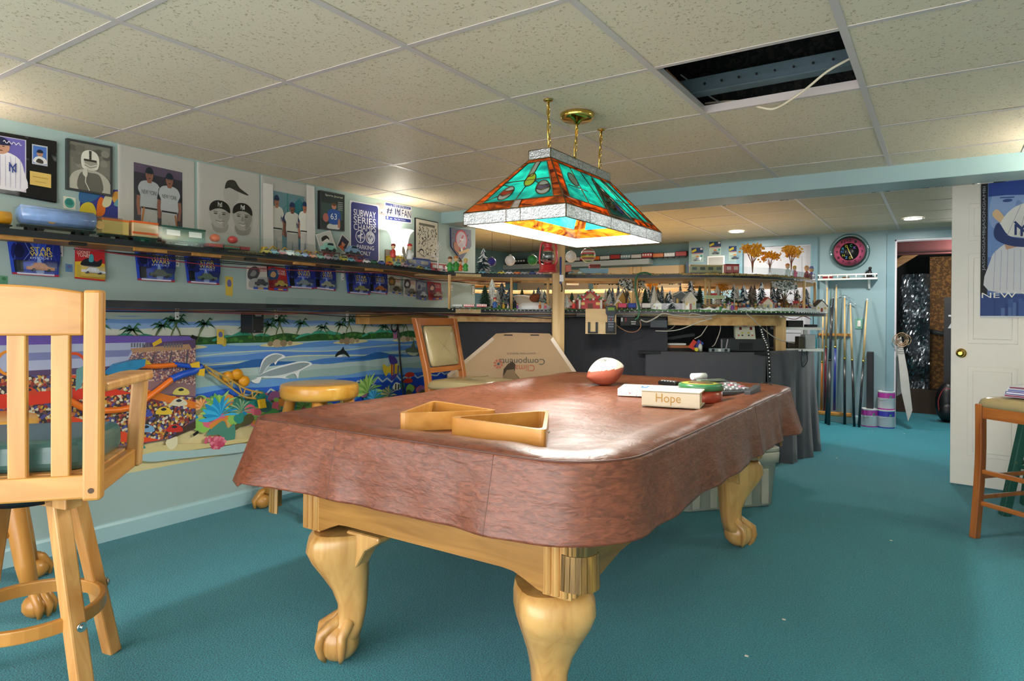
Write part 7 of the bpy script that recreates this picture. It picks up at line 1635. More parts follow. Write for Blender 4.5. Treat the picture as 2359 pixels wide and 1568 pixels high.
deckcar(1335, 1400, 618, 631, 5.35, 'pale blue flat building block on the upper deck', ZU, body='7fa4b8', roof='8fb0c0'); deckcar(1302, 1315, 608, 628, 5.3, 'red open crate car on the upper deck beside the post', ZU, body='d0502c', roof=None)
deckcar(1424, 1442, 698, 711, 5.0, 'pink toy caravan on the lower deck', ZL, body='c83a5a', roof='b02e4a'); deckcar(1446, 1464, 698, 711, 5.05, 'blue covered wagon on the lower deck', ZL, body='2a3f9a', roof='24368a'); deckcar(1478, 1498, 698, 712, 5.0, 'white toy caravan beside the white church', ZL, body='d8d0c8', roof='c8b8b0')
deckcar(1356, 1382, 608, 618, 6.6, 'dark red signal house on the rear of the upper deck', ZU, body='6a2a2e', roof='4a2024'); deckcar(1252, 1272, 638, 650, 6.85, 'yellow boxcar on the rear of the upper deck', ZU - .01, body='d8b428', roof='b09020')
deckcar(1362, 1418, 642, 658, 6.7, 'pink and red brick model factory on the rear of the upper deck', ZU - .01, body='b06a66', roof='7a4a48', win='5a2a2a', nwin=5); deckcar(1418, 1436, 640, 657, 6.7, 'red brick model house on the rear of the upper deck', ZU - .01, body='c0462c', roof='8a3a2a'); deckcar(1507, 1555, 644, 656, 6.5, 'grey brown passenger car on the rear of the upper deck', ZU - .01, body='6a5a58', roof='8a7a70', win='9aa0a8', nwin=5); deckcar(1562, 1590, 650, 658, 6.5, 'blue and white flat car on the rear of the upper deck', ZU - .01, body='2a5aa8', roof=None, style='open')
o = thing('model_house', 'red model building with white frame on the rear deck behind the post', 'model house', at(1310, 6.7, ZU - .01), YAW); MB().box((.04, 0, .035), (.12, .05, .07)).build('walls', mat('facade_pale', 'd8cfc4', .6), o); MB().box((.05, -.027, .035), (.07, .004, .04)).build('sign', mat('sign_multi', 'e0a050', .6, var=.7, scale=60), o)
# little figures
FIG = {}
def figure(px, d, yt, z, c1, c2, label, group=None, skin='dcb48a'):
    h = atp(px, yt, d).z - z; o = thing('figurine', label, 'figurine', at(px, d, z), YAW + rnd.uniform(-.4, .4), group)
    MB().lathe([(h * .15, 0), (h * .2, h * .06), (h * .17, h * .3), (h * .11, h * .55), (h * .05, h * .6)], n=12).build('body', mat('fig_' + c1, c1, .5), o); MB().ball((0, 0, h * .76), (h * .15, h * .15, h * .17), 12).build('head', mat('fig_' + skin, skin, .5), o); MB().ball((0, .01 * h, h * .86), (h * .165, h * .165, h * .13), 12).build('hair', mat('fig_' + c2, c2, .5), o)
    for sx in (-1, 1): MB().tube([(sx * h * .12, 0, h * .5), (sx * h * .2, -h * .06, h * .36), (sx * h * .16, -h * .12, h * .28)], h * .04, 6).build('arm', mat('fig_' + c1, c1, .5), o)
    return o
for k, (px, yt, c1, c2, lb) in enumerate(((1036, 590, '3a9a44', '7a4a2a', 'green bodied figurine with brown hair at the shelf corner'), (1050, 588, '3a8a3a', 'b8702c', 'green bodied figurine with orange brown hair'), (1060, 598, 'c8602a', '6a3a1c', 'orange bodied figurine between two green ones'), (1072, 594, '48a048', 'd8b858', 'green bodied figurine with blond hair'))): figure(px, 4.85, yt, ZU - .006, c1, c2, lb, 'green figurines on the upper deck corner')
figure(905, 3.98 + .05, 560, zu(3.4), 'b83a34', '8a2a2a', 'small red elf figurine in front of the sconce'); figure(943, 4.15, 560, zu(3.5), 'd8d8d8', 'c02c2c', 'small santa figurine beside the sconce', None)
figure(1814, 5.3, 606, ZU, 'e4e8ea', 'd88a4a', 'white snowman figurine with orange hat on the rounded deck end'); figure(1830, 5.35, 611, ZU, 'd86a8a', 'd8b03a', 'pink figurine with yellow hair on the rounded deck end'); figure(1858, 5.75, 611, ZU, 'c84a5a', 'd8a878', 'red figurine with light hair on the rounded deck end'); figure(1869, 5.95, 612, ZU, '6a78c8', '7a88d0', 'lilac figurine at the tip of the upper deck')
figure(1322, 4.95, 690, ZL, 'd03a34', 'e8e4e0', 'red and white santa figurine beside the gingerbread house'); figure(1140, 5.0, 684, ZL, '3a6ab0', 'b83a3a', 'blue and red figurine beside the flocked tree')
FN = ['red', 'blue', 'green', 'yellow', 'white', 'purple', 'orange', 'pink']
fc = ['b83a3a', '3a6ab8', '3a8a4a', 'd8b03a', 'd8d4cc', '8a4aa0', 'c8602a', 'c05a7a']
for k, px in enumerate(list(range(1336, 1420, 9)) + list(range(1660, 1870, 9)) + [1150, 1160, 1170, 1192, 1244, 1256]):
    figure(px, 5.0 + .15 * (px > 1700) + .25 * (px > 1800) + rnd.uniform(0, .12), rnd.uniform(692, 701), ZL, fc[k % 8], fc[(k * 3 + 1) % 8], 'tiny villager in ' + FN[k % 8] + ' with ' + FN[(k * 3 + 1) % 8] + ' hat by ' + near(px), 'tiny villagers on the lower deck')
# white picket fence, red stall
o = thing('picket_fence', 'white picket fence on the snow at the deck end', 'fence', at(1790, 5.15, ZL), YAW)
for k in range(9): MB().box((.013 * k, 0, .012), (.006, .003, .026)).build('picket', m_wpl, o)
MB().box((.052, .002, .012), (.12, .002, .004)).build('rail', m_wpl, o)
o = thing('market_stall', 'tiny market stall with red lettered sign', 'market stall', at(1832, 5.35, ZL), YAW); MB().box((0, 0, .03), (.05, .03, .04)).build('counter', mat('stall_wood', 'a88a68', .7), o); MB().box((0, -.01, .072), (.045, .008, .022)).build('sign', mat('stall_red', 'b02c34', .5), o)
for sx in (-1, 1): MB().box((sx * .022, 0, .055), (.004, .004, .03)).build('stall_post', m_wpl, o)
# ---- hanging ornaments
for px, py, r, c, lb, d in ((1133, 603, 10, '2a2a9a', 'dark blue ball ornament hanging behind the snowy tree', 5.6), (1175, 600, 12, 'd8d8d8', 'white glitter ball ornament hanging between a blue and a green one', 5.6), (1227, 599, 12, '1f7a3a', 'green spiky ball ornament hanging beside the lantern', 5.6), (1315, 591, 13, 'e4e4e6', 'white glitter ball ornament hanging right of the post', 5.5), (1355, 588, 17, 'b84a4e', 'large striped red, gold and green ball ornament', 5.4)):
    p = atp(px, py, d); rr = r / FPX * d; o = thing('ball_ornament', lb, 'ornament', p)
    m = mat('orn_' + c, c, .35, var=.3, scale=300, bump=.6, bscale=300); B = MB()
    if r == 17:
        for k in range(9): z0_, z1_ = -1 + 2 * k / 9, -1 + 2 * (k + 1) / 9; B.lathe([(rr * math.sqrt(max(.002, 1 - (z0_ + (z1_ - z0_) * t / 3) ** 2)), rr * (z0_ + (z1_ - z0_) * t / 3)) for t in range(4)], n=24, mi=k % 9, caps=(k in (0, 8)))
        B.build('ball', [mat('orn_band_' + x, x, .3, coat=.3) for x in ('3a7a4a', 'c8b48a', '9a5a5e', 'd8c04a', '5a6a3a', 'd05a60', 'e0dcd8', 'a85a60', '3f7a50')], o)
    else: B.ball((0, 0, 0), rr, 20).build('ball', m, o)
    MB().cyl((0, 0, rr * .96), (0, 0, rr * 1.18), rr * .22, n=10).build('cap', m_steel, o); MB().cyl((0, 0, rr * 1.1), (0, 0, ZB - p.z), .0012, n=5).build('thread', m_black, o)

# ================================================================ back wall
def bw(px, py, y=WB): return U(px, py, y=y)
# wall clock
c = bw(1957, 580); k_ = thing('wall_clock', 'round wall clock with pink ring, black centre and clear rim', 'clock', (c.x, WB, c.z)); Mc = Tm((0, 0, 0), rx=R(90))
MB().lathe([(.165, .008), (.205, .010), (.205, .016), (.165, .014), (.165, .008)], n=48, M=Mc, caps=False).build('clear_rim', clear('clock_rim', 'e8f2f2', .25), k_)
MB().lathe([(.163, 0), (.17, .01), (.17, .022), (.158, .024)], n=48, M=Mc).build('black_ring', m_black, k_)
MB().lathe([(.155, .0245), (.01, .025)], n=48, M=Mc, caps=True).build('pink_face', mat('clock_pink', 'd8648c', .4), k_)
MB().lathe([(.098, .0262), (.01, .0265)], n=40, M=Mc).build('centre_disc', m_black, k_)
s = Sheet((-.2, -.027, -.2), (.2, -.027, -.2), (.2, -.027, .2), (-.2, -.027, .2), base=0)
for h in range(12):
    a = R(90 - 30 * (h or 12)); x, y = .5 + .315 * math.cos(a), .5 + .315 * math.sin(a); t = str(h or 12); w_ = .02 * len(t) + .008; s.text(t, x - w_, y - .034, x + w_, y + .034, '151518')
for t, a, cl in (('R', 150, '3aa0c8'), ('O', 115, 'c8c83a'), ('C', 75, '3ac88a'), ('K', 38, '8a6ac8'), ('H', 215, 'b0b83a'), ('2', 245, '4a9ad8'), ('O', 278, 'c8b03a'), ('N', 180, '4a8ad0')):
    x, y = .5 + .175 * math.cos(R(a)), .5 + .175 * math.sin(R(a)); s.text(t, x - .03, y - .035, x + .03, y + .035, cl)
s.poly([(.485, .505), (.515, .495), (.60, .30), (.585, .30)], 'e8dcb0'); s.poly([(.49, .5), (.51, .5), (.455, .64), (.445, .635)], 'd8c84a'); s.build('dial_print', k_)
# white wall shelf
a, b = bw(1888, 643), bw(2023, 640); w_ = b.x - a.x
sh_ = thing('wall_shelf', 'small white wall shelf with gallery rail under the clock', 'shelf', ((a.x + b.x) / 2, WB, a.z - .02))
MB().box((0, -.065, .01), (w_, .13, .018)).build('board', m_wpl, sh_); MB().box((0, -.127, .058), (w_, .01, .014)).build('rail', m_wpl, sh_)
for k in range(7): MB().cyl((-w_ / 2 + .02 + (w_ - .04) * k / 6, -.127, .018), (-w_ / 2 + .02 + (w_ - .04) * k / 6, -.127, .052), .006, n=8).build('spindle', m_wpl, sh_)
for sx in (-1, 1):
    MB().box((sx * (w_ / 2 - .008), -.065, .058), (.01, .12, .014)).build('end_rail', m_wpl, sh_)
    MB().prism([(0, 0), (.1, 0), (.02, -.10), (0, -.10)], -.01, .01, 0, Tm((sx * w_ * .36, 0, 0), rz=R(-90), rx=R(90))).build('bracket', m_wpl, sh_)
o = thing('card_box', 'red and white card box on the small wall shelf', 'box', (bw(1909, 640).x, WB - .07, a.z)); MB().box((0, 0, .022), (.10, .05, .042)).build('carton', mat('box_red', 'b8343e', .5), o); MB().box((0, -.0255, .034), (.10, .002, .018)).build('white_band', m_wpl, o)
tag(MB().box((0, 0, .009), (.07, .04, .018)).build('small_box', mat('box_tan', '8a6a44', .6), None, (bw(1950, 640).x, WB - .06, a.z)), 'small brown box in the middle of the wall shelf', 'box')
fp = bw(2004, 640); o = thing('dark_statuette', 'dark figurine of a seated musician on the wall shelf', 'figurine', (fp.x, WB - .06, a.z)); MB().box((0, 0, .008), (.09, .05, .015)).build('plinth', m_black, o); MB().tube([(0, 0, .015), (0, 0, .06), (.005, 0, .09)], [.03, .026, .014], 10).build('torso', m_black, o); MB().ball((.006, 0, .105), .018, 10).build('head', m_black, o); MB().tube([(-.02, -.01, .07), (-.04, -.02, .05), (.0, -.03, .045)], .008, 6).build('arm', m_black, o)
# cue rack and cues
a, b = bw(1887, 770), bw(1960, 770); rk = thing('cue_rack', 'two part wooden wall rack for pool cues', 'cue rack', ((a.x + b.x) / 2, WB, bw(1920, 957).z)); wr = b.x - a.x
B = MB().box((0, -.01, a.z - rk.location.z), (wr, .02, .03)); 
for k in range(7): B.cyl((-wr / 2 + wr * (k + .2) / 6.6, -.02, a.z - rk.location.z), (-wr / 2 + wr * (k + .2) / 6.6, -.032, a.z - rk.location.z), .012, n=8)
B.build('clip_bar', m_yel_x, rk); MB().box((-.01, -.03, .025), (wr + .06, .06, .045)).build('base_board', m_yel_x, rk, bevel=.012)
def cue(bx, by_, tx, ty, split, tip, butt, label, thick=.014, y=WB - .05, floor=False, yt=WB - .03):
    p = U(bx, by_, y=y) if not floor else U(bx, by_, z=.002); q = U(tx, ty, y=yt); f = (by_ - split) / (by_ - ty); o = thing('pool_cue', label, 'pool cue', p, group='pool cues by the wall rack'); d = q - p
    MB().tube([(0, 0, 0), d * f], [thick, thick * .85], 12).build('butt', mat('cue_' + butt, butt, .3, coat=.3), o); MB().tube([d * f, d * .985], [thick * .85, thick * .5], 12).build('shaft', wood('cue_maple', 'cfa86c', 'e6c48c', 'Z') if tip else mat('cue_' + butt, butt, .3), o); MB().tube([d * .985, d], [thick * .5, thick * .48], 10).build('tip', m_wpl if tip else m_steel, o); MB().tube([d * (f - .012), d * (f + .004)], thick * .92, 12).build('joint', m_bmetal if tip else m_black, o); return o
cue(1892, 944, 1897, 690, 832, 1, 'c8742a', 'pool cue with an orange butt standing in the rack', y=WB - .03)
cue(1900, 945, 1906, 652, 798, 1, '6a1f2a', 'pool cue with a maroon butt standing in the rack', y=WB - .03)
cue(1903, 975, 1920, 684, 830, 0, '24272c', 'all black cue leaning across the rack', .017, floor=True); cue(1909, 978, 1915, 705, 830, 0, '30343a', 'shorter all black cue leaning beside the other black cue', .017, floor=True)
cue(1922, 945, 1927, 655, 798, 1, '22358a', 'pool cue with a deep blue butt standing in the rack', y=WB - .03)
for args, hx_, hy_ in (((1946, 977, 1946, 682, 826, 1, '1c1e22', 'black butted bridge stick with a wide metal spider head'), 1944, 683), ((1968, 982, 1959, 698, 830, 1, '191a1e', 'black butted bridge stick leaning outside the rack'), 1960, 700)):
    o = cue(*args, floor=True); h_ = U(hx_, hy_, y=WB - .03) - o.location; MB().tube(spline([h_ + Vector((-.05, 0, -.01)), h_ + Vector((-.02, 0, .012)), h_ + Vector((.02, 0, .012)), h_ + Vector((.055, 0, -.012))], 4), .004, 6).build('spider_head', m_steel, o)
cue(1979, 983, 1998, 688, 832, 1, '23262b', 'pool cue with copper banded black butt leaning alone on the wall', floor=True)
a, b = bw(1996, 940, WB - .05), bw(2013, 810, WB - .05); tag(MB().box(((b.x - a.x) / 2, 0, b.z / 2), (b.x - a.x, .05, b.z)).build('cue_case', mat('case_black', '26272c', .6), None, (a.x, WB - .04, 0), bevel=.008), 'long black cue case standing against the wall', 'cue case')
# switch
c = bw(1979, 745); o = thing('light_switch', 'green light switch plate with white rocker', 'switch', (c.x, WB, c.z)); MB().box((0, -.004, 0), (.075, .008, .118)).build('plate', mat('switch_green', '6fa594', .4), o, bevel=.003); MB().box((0, -.010, 0), (.034, .006, .068)).build('rocker', m_wpl, o, bevel=.002)
# paint cans
def can(px, py, z, c1, label, y=None):
    p = U(px, py, z=0) if z == 0 else y; o = thing('paint_can', label, 'paint can', (p.x, p.y, z), YAW, 'paint cans stacked by the doorway'); r, h = .082, .195
    MB().lathe([(r * .97, 0), (r, .004), (r, h - .01), (r * 1.03, h - .006), (r * 1.03, h), (r * .9, h), (r * .88, h - .008), (.01, h - .008)], n=32).build('can_body', mat('can_white', 'dcdce0', .35), o); MB().lathe([(r + .0006, h * .64), (r + .0006, h * .92)], n=32, caps=False).build('label_band', mat('label_' + c1, c1, .4), o); MB().lathe([(r + .0006, .0), (r + .0006, .012)], n=32, caps=False).build('base_band', mat('label_' + c1, c1, .4), o)
    MB().cyl((0, -r, h * .72), (0, -r - .006, h * .72), .012, n=12).build('bail_ear', mat('ear_green', '3f8a7a', .4), o); MB().tube(spline([(0, -r - .006, h * .72), (-.05, -r - .012, h * .58), (-r * 1.05, -.02, h * .5), (-r * 1.02, .03, h * .72)], 5), .002, 6).build('bail', m_steel, o); return o
c1_ = can(2003, 981, 0, 'a83a9a', 'white paint can with purple band standing beside a blue banded can'); c2_ = can(2041, 984, 0, '3a3aa8', 'white paint can with dark blue band below another can'); can(0, 0, .196, 'b0389a', 'white paint can with purple band stacked on the blue banded can', c2_.location + Vector((0, .03, 0)))
# carded cars and grey panel on the wall
for q, lb in (([(1593, 571), (1620, 570), (1620, 603), (1593, 604)], 'green and navy carded toy car on the back wall, beside the alcove'), ([(1634, 557), (1661, 556), (1661, 588), (1634, 589)], 'green and navy carded toy car on the back wall, highest of three'), ([(1679, 567), (1707, 566), (1707, 600), (1679, 600)], 'green and navy carded toy car on the back wall, beside the door trim')):
    P_ = [bw(*p, WB - .004) for p in q]; o = thing('carded_car', lb, 'carded toy', P_[3], group='navy carded cars on the back wall'); f = [p - P_[3] for p in P_]; MB().add(f + [p + Vector((0, .003, 0)) for p in f], [(3, 2, 1, 0), (4, 5, 6, 7)] + [(i, (i + 1) % 4, 4 + (i + 1) % 4, 4 + i) for i in range(4)]).build('card', mat('card_mint', 'a9c0b4', .4), o)
    s = Sheet(f[3], f[2], f[1], f[0]); s.rect(0, .62, 1, 1, '22406a'); s.poly([(.02, .8), (.4, .95), (.42, .78), (.04, .66)], 'c8b83a'); s.text('MONOPOLY', .06, .54, .95, .66, 'b83a44'); s.rect(.75, .85, .95, .97, 'e0dcdc'); s.ell(.5, .4, .14, .05, 'c8783a'); s.ell(.85, .42, .09, .07, '2f8f8c'); s.build('print', o); blister(o, s, .08, .05, .92, .36, .02); tiny_car(o, s, .25, .1, .85, .3, '3a4560')
P_ = [bw(*p, WB - .01) for p in [(1629, 590), (1669, 588), (1669, 640), (1629, 641)]]; o = thing('access_panel', 'grey access panel with white frame on the back wall', 'panel', P_[3]); W_, H_ = P_[2].x - P_[3].x, P_[0].z - P_[3].z
MB().box((W_ / 2, .004, H_ / 2), (W_, .01, H_)).build('frame', m_wpl, o, bevel=.002); MB().box((W_ / 2, -.002, H_ / 2), (W_ * .84, .004, H_ * .88)).build('grille', mat('panel_grey', 'a9aaa6', .5), o)
# ================================================================ alcove: shelf with trains, curtained window
zs = U(1500, 596, y=ALY - .1).z; al = thing('alcove_shelf', 'long pale grey shelf carrying trains across the alcove wall', 'shelf', (XR - 1.0, ALY, zs))
MB().box((-.93, -.08, -.035), (XR - ALX - 1.0 + .9, .16, .07)).build('shelf_board', mat('shelf_grey', 'a9b6ba', .5), al)
MB().tube(spline([(.97, -.15, -.07), (.985, -.15, -.16), (.98, -.15, -.30)], 4), .006, 6).build('curved_edge', mat('edge_violet', '6a6a9a', .5), al)
tc_ = ['a02c30', '8a8e96', 'd8742a', 'b8343c', 'c8ccd0', '7fa0b0', 'c8503c', 'a8b0b4', '8a2c38', '5a6a7a', 'b03844', 'c02c34', '32363c', 'd0b03a', '2f333a']
x = XR - .04
for k in range(18):
    px_l = .155 if k < 12 else .2; o = thing('train_car', ['dark red', 'silver', 'orange', 'red', 'white', 'pale blue'][k % 6] + ' train car on the alcove shelf behind ' + (lambda q: min([(1133, 'the blue ornament'), (1175, 'the first white ornament'), (1227, 'the green ornament'), (1286, 'the timber post'), (1318, 'the second white ornament'), (1355, 'the striped ornament'), (1400, 'the pale blue block'), (1470, 'the tan panel'), (1560, 'the cream passenger car')], key=lambda l: abs(l[0] - q))[1])(CX + FPX * (cY * x + sY * ALY) / (-sY * x + cY * ALY)), 'train car', (x - px_l, ALY - .09, zs), 0, 'train cars on the alcove shelf'); railcar(o, px_l - .01, .075 if k % 3 else .085, .05, tc_[[0, 4, 2, 3, 4, 5][k % 6] if k < 12 else 12], None if k % 4 == 1 else '2a2c30', 'e4e8ea' if k % 2 else None, 4, style='box'); x -= px_l
cw = thing('curtained_window', 'cream roller shade over a wood framed opening below the alcove shelf', 'window shade', (XR - .75, ALY, .85))
MB().box((0, -.01, (zs - .09 - .85) / 2), (1.3, .01, zs - .09 - .85)).build('shade', mat('shade_cream', 'd8bd94', .7, var=.06, scale=4), cw)
for x in (-.64, -.1, .02, .62): MB().box((x, -.025, (zs - .09 - .85) / 2), (.05, .03, zs - .09 - .85)).build('frame_post', m_pine, cw)
tag(MB().box((0, 0, 0), (1.2, .02, .55)).build('tan_panel', mat('panel_tan', 'b9a184', .7), None, (XR - 2.1, ALY - .02, zs - .38)), 'tan panel on the alcove wall left of the cream shade', 'panel')
# ================================================================ cubby hole contents and gear
CZ = .905
ps = thing('train_transformer', 'black twin handle train transformer with cream control panel in the cubby', 'transformer', at(1708, 5.3, CZ), YAW)
MB().prism([(-.17, 0), (.17, 0), (.15, .11), (-.15, .11)], -.11, .11, 0, Tm(rx=R(90))).build('case', mat('case_gloss', '2c2e33', .3), ps, bevel=.012)
for sx in (-1, 1): MB().box((sx * .165, -.02, .055), (.06, .14, .11)).build('handle_block', mat('case_gloss', '2c2e33', .3), ps, bevel=.015)
pv = [Vector(p) for p in ((-.085, -.115, .10), (.075, -.115, .10), (.095, -.03, .215), (-.06, -.03, .215))]; MB().add(pv + [p + Vector((0, .035, -.01)) for p in pv], [(0, 1, 2, 3), (7, 6, 5, 4)] + [(i, 4 + i, 4 + (i + 1) % 4, (i + 1) % 4) for i in range(4)]).build('control_panel', mat('panel_cream', 'c9cbb8', .4), ps)
s = Sheet(*pv); 
for x in (.2, .74): s.rect(x, .62, x + .13, .82, '6a2022')
for x, cl in ((.12, 'd8d8d8'), (.3, 'c8b83a'), (.62, 'c8b83a'), (.8, 'e0e0e0')): s.rect(x, .36, x + .09, .46, cl)
for x, cl in ((.12, 'c84a3a'), (.3, '2a2a30'), (.62, '2a2a40'), (.8, 'c84a3a')): s.ell(x + .045, .24, .05, .05, cl, 10)
s.ell(.5, .87, .12, .06, '8a8fa0', 12); s.build('panel_print', ps)
for k in range(9): MB().box((-.05 + .0125 * k, -.112, .045), (.005, .006, .05)).build('vent_slot', mat('vent_dark', '070708', .6), ps)
tr_ = thing('wooden_tray', 'wooden tray holding cables and a white plate in the cubby', 'tray', at(1478, 5.35, CZ), YAW); MB().box((.2, .06, .03), (.42, .2, .02)).build('tray_base', wood('tray_red', '9a5a34', 'b8744a', 'X'), tr_); MB().box((.0, .06, .09), (.03, .2, .16)).build('tray_end', m_pine, tr_); MB().box((.26, .0, .012), (.36, .06, .024)).build('dark_plinth', m_black, tr_)
tag(MB().box((0, 0, .008), (.28, .12, .016)).build('white_plate', m_wpl, None, at(1538, 5.36, CZ + .042), bevel=.005), 'white plastic plate lying on the wooden tray', 'plate'); bpy.data.objects['white_plate'].rotation_euler = (0, 0, YAW)
tag(MB().bar(at(1502, 5.42, CZ + .075), at(1600, 5.42, CZ + .125), .05, .03).build('black_keyboard', mat('keyboard_black', '2a2d30', .45, var=.5, scale=90), bevel=.005), 'black keyboard tilted across the wooden tray', 'keyboard')
tag(MB().box((0, 0, .04), (.07, .02, .085)).build('plywood_offcut', m_ply, None, at(1510, 5.55, CZ + .07)), 'plywood offcut standing behind the black keyboard', 'board')
for px, cl, lb in ((1598, 'd0402e', 'red flash card leaning on the tray end'), (1610, '2450b0', 'blue flash card leaning beside the red one')):
    p = at(px, 5.22, CZ + .05); tag(MB().box((0, 0, 0), (.05, .006, .07), M=Tm(p, YAW, 0, R(35))).build('flash_card', mat('flash_' + cl, cl, .4)), lb, 'card')
tag(MB().lathe([(.012, 0), (.016, .004), (.016, .02), (.012, .024)], n=16, M=Tm(at(1604, 5.15, CZ + .017), YAW, R(90))).build('yellow_tape', mat('tape_yellow', 'd8c83a', .4)), 'small yellow tape roll on the cubby edge', 'tape')
o = thing('glue_bottle', 'white glue bottle with red nozzle beside the blue card', 'bottle', at(1614, 5.2, CZ)); MB().lathe([(.016, 0), (.017, .04), (.01, .055), (.006, .06)], n=14).build('bottle_body', mat('glue_white', 'd8d8cc', .4), o); MB().lathe([(.005, .06), (.002, .085)], n=10).build('nozzle', mat('nozzle_red', 'c83a34', .4), o)
o = thing('meter_strip', 'grey metal strip with two round meters on the cubby edge', 'meter', at(1657, 5.12, CZ), YAW); MB().box((0, 0, .014), (.16, .03, .028)).build('strip', m_steel, o)
for x in (-.05, .05): MB().cyl((x, -.016, .014), (x, -.019, .014), .012, n=14).build('meter_dial', m_black, o)
MB().box((0, -.0165, .014), (.02, .003, .018)).build('switch', m_wpl, o)
pw = thing('power_strip_box', 'black power box with sockets fixed under the lower deck', 'power box', at(1480, 5.12, ZL - .075), YAW); MB().box((0, 0, -.02), (.36, .06, .07)).build('box', m_black, pw, bevel=.004); MB().box((.12, -.02, -.035), (.13, .05, .06)).build('grey_adapter', mat('adapter_slate', '4a4f58', .5), pw, bevel=.004)
for x, cl in ((-.165, 'd8dce0'), (-.135, '8a2a30')): MB().box((x, -.032, -.005), (.012, .004, .03)).build('switch', mat('sw_' + cl, cl, .4), pw)
Sheet((-.10, -.031, -.05), (-.05, -.031, -.05), (-.05, -.031, -.01), (-.10, -.031, -.01)).rect(0, 0, 1, 1, '1a1a1c').rect(.1, .6, .9, .85, 'b8b8b0').rect(.15, .2, .85, .42, 'b8b8b0').build('label', pw)
def cable(pts, d, r, cl, label, nm='loose_cable'): tag(MB().tube(spline([atp(px, py, d + (q[0] if q else 0)) for px, py, *q in pts], 6), r, 7).build(nm, mat('cable_' + cl, cl, .5)), label, 'cable')
cable([(1500, 632), (1485, 628), (1468, 634), (1464, 660), (1468, 690), (1472, 712), (1470, 730), (1462, 736)], 4.98, .0075, '2f6a4a', 'green cable looping from the upper deck down past the lower deck')
cable([(1476, 736), (1490, 741), (1510, 732), (1528, 722), (1560, 727), (1600, 729), (1650, 725)], 4.98, .006, 'b8aea0', 'thick grey cable slung under the lower deck rail')
cable([(1474, 738), (1476, 752), (1466, 763), (1448, 764), (1430, 756), (1420, 748)], 5.0, .0035, 'a8785a', 'tan wire looping below the power box'); cable([(1640, 730), (1595, 722), (1592, 730), (1640, 733), (1620, 738), (1560, 760), (1510, 762)], 5.0, .0035, 'c8c2b8', 'white wire tangled along the timber rail'); cable([(1636, 740), (1618, 768), (1612, 774), (1600, 780)], 5.15, .0035, 'd0c8bc', 'white wire dropping beside the glue bottle'); cable([(1640, 738), (1660, 752), (1648, 790), (1640, 798)], 5.2, .0035, 'c8c0b4', 'white wire hanging left of the transformer'); cable([(1720, 722), (1735, 735), (1752, 752), (1790, 780), (1830, 790)], 5.0, .004, 'a8a298', 'grey wire sagging right of the transformer'); cable([(1560, 742), (1548, 756), (1532, 760), (1515, 752)], 5.25, .004, 'b0a89a', 'beige wire drooping over the plywood offcut'); cable([(1765, 740), (1768, 770), (1772, 800)], 5.35, .003, 'a09078', 'brown wire hanging behind the lanyard')
ly = thing('black_lanyard', 'black lanyard with white lettering hanging beside the transformer', 'lanyard', atp(1755, 752, 4.98)); lp_ = spline([atp(px, py, 4.98) - ly.location for px, py in ((1752, 752), (1758, 775), (1768, 800), (1772, 840), (1773, 880))], 5)
rg = [[p + Vector((-.012 * cY, -.012 * sY, 0)), p + Vector((.012 * cY, .012 * sY, 0)), p + Vector((.012 * cY, .012 * sY + .002, 0)), p + Vector((-.012 * cY, -.012 * sY + .002, 0))] for p in lp_]; MB().loft(rg, 0, True, False).build('strap', m_black, ly); b = MB()
for p in lp_[2:-2]: b.box(p + Vector((.004 * sY, -.004 * cY - .003, 0)), (.009, .002, .008))
b.build('lettering', m_wpl, ly)['kind'] = 'stuff'
# white shelf unit at the end of the layout
U_ = thing('white_shelf_unit', 'two white melamine shelves with gear at the end of the layout', 'shelf unit', at(1835, 5.55, 0), YAW); hw_ = .17
for z in (atp(1835, 756, 5.55).z, atp(1835, 804, 5.55).z): MB().box((0, .0, z), (2 * hw_, .26, .022)).build('shelf_board', m_wpl, U_)
zA, zB_ = atp(1835, 756, 5.55).z, atp(1835, 804, 5.55).z
MB().box((hw_ - .05, .1, (zA + zB_) / 2), (.03, .02, zA - zB_)).build('upright', m_wpl, U_); MB().box((hw_ - .06, .12, zB_ / 2), (.03, .02, zB_)).build('upright', m_wpl, U_)
def gear(px, d, z, sx, sy, sz, cl, nm, label, cat, rough=.45): o = MB().box((0, 0, sz / 2), (sx, sy, sz)).build(nm, mat('gear_' + cl, cl, rough, var=.15, scale=40), None, at(px, d, z), bevel=.004); o.rotation_euler = (0, 0, YAW); return tag(o, label, cat)
gear(1828, 5.5, zA + .012, .125, .1, .055, '1d1e1c', 'black_radio', 'black radio unit on the upper white shelf', 'radio'); gear(1868, 5.48, zA + .012, .085, .07, .022, '2a2a30', 'router', 'dark router with a tall antenna on the white shelf', 'router'); gear(1862, 5.5, zB_ + .012, .085, .1, .115, 'b0b2b4', 'grey_gear_box', 'light grey metal box on the lower white shelf', 'box'); gear(1842, 5.42, zB_ + .012, .04, .08, .10, '3f3a2c', 'brown_transformer', 'brown transformer beside the grey metal box', 'transformer'); gear(1820, 5.56, zB_ + .012, .08, .1, .05, '4a4438', 'wire_bundle_box', 'open box of wires on the lower white shelf', 'box')
tag(MB().cyl(at(1874, 5.47, zA + .03), at(1873, 5.47, atp(1873, 692, 5.47).z), .003, n=6).build('antenna', m_black), 'tall thin black antenna rising from the router', 'antenna')
tag(MB().lathe([(.02, 0), (.02, .11)], n=14).build('teal_roll', mat('teal_roll', '2f9ab0', .5), None, at(1877, 5.47, zB_ + .012)), 'teal roll standing at the end of the lower white shelf', 'roll')
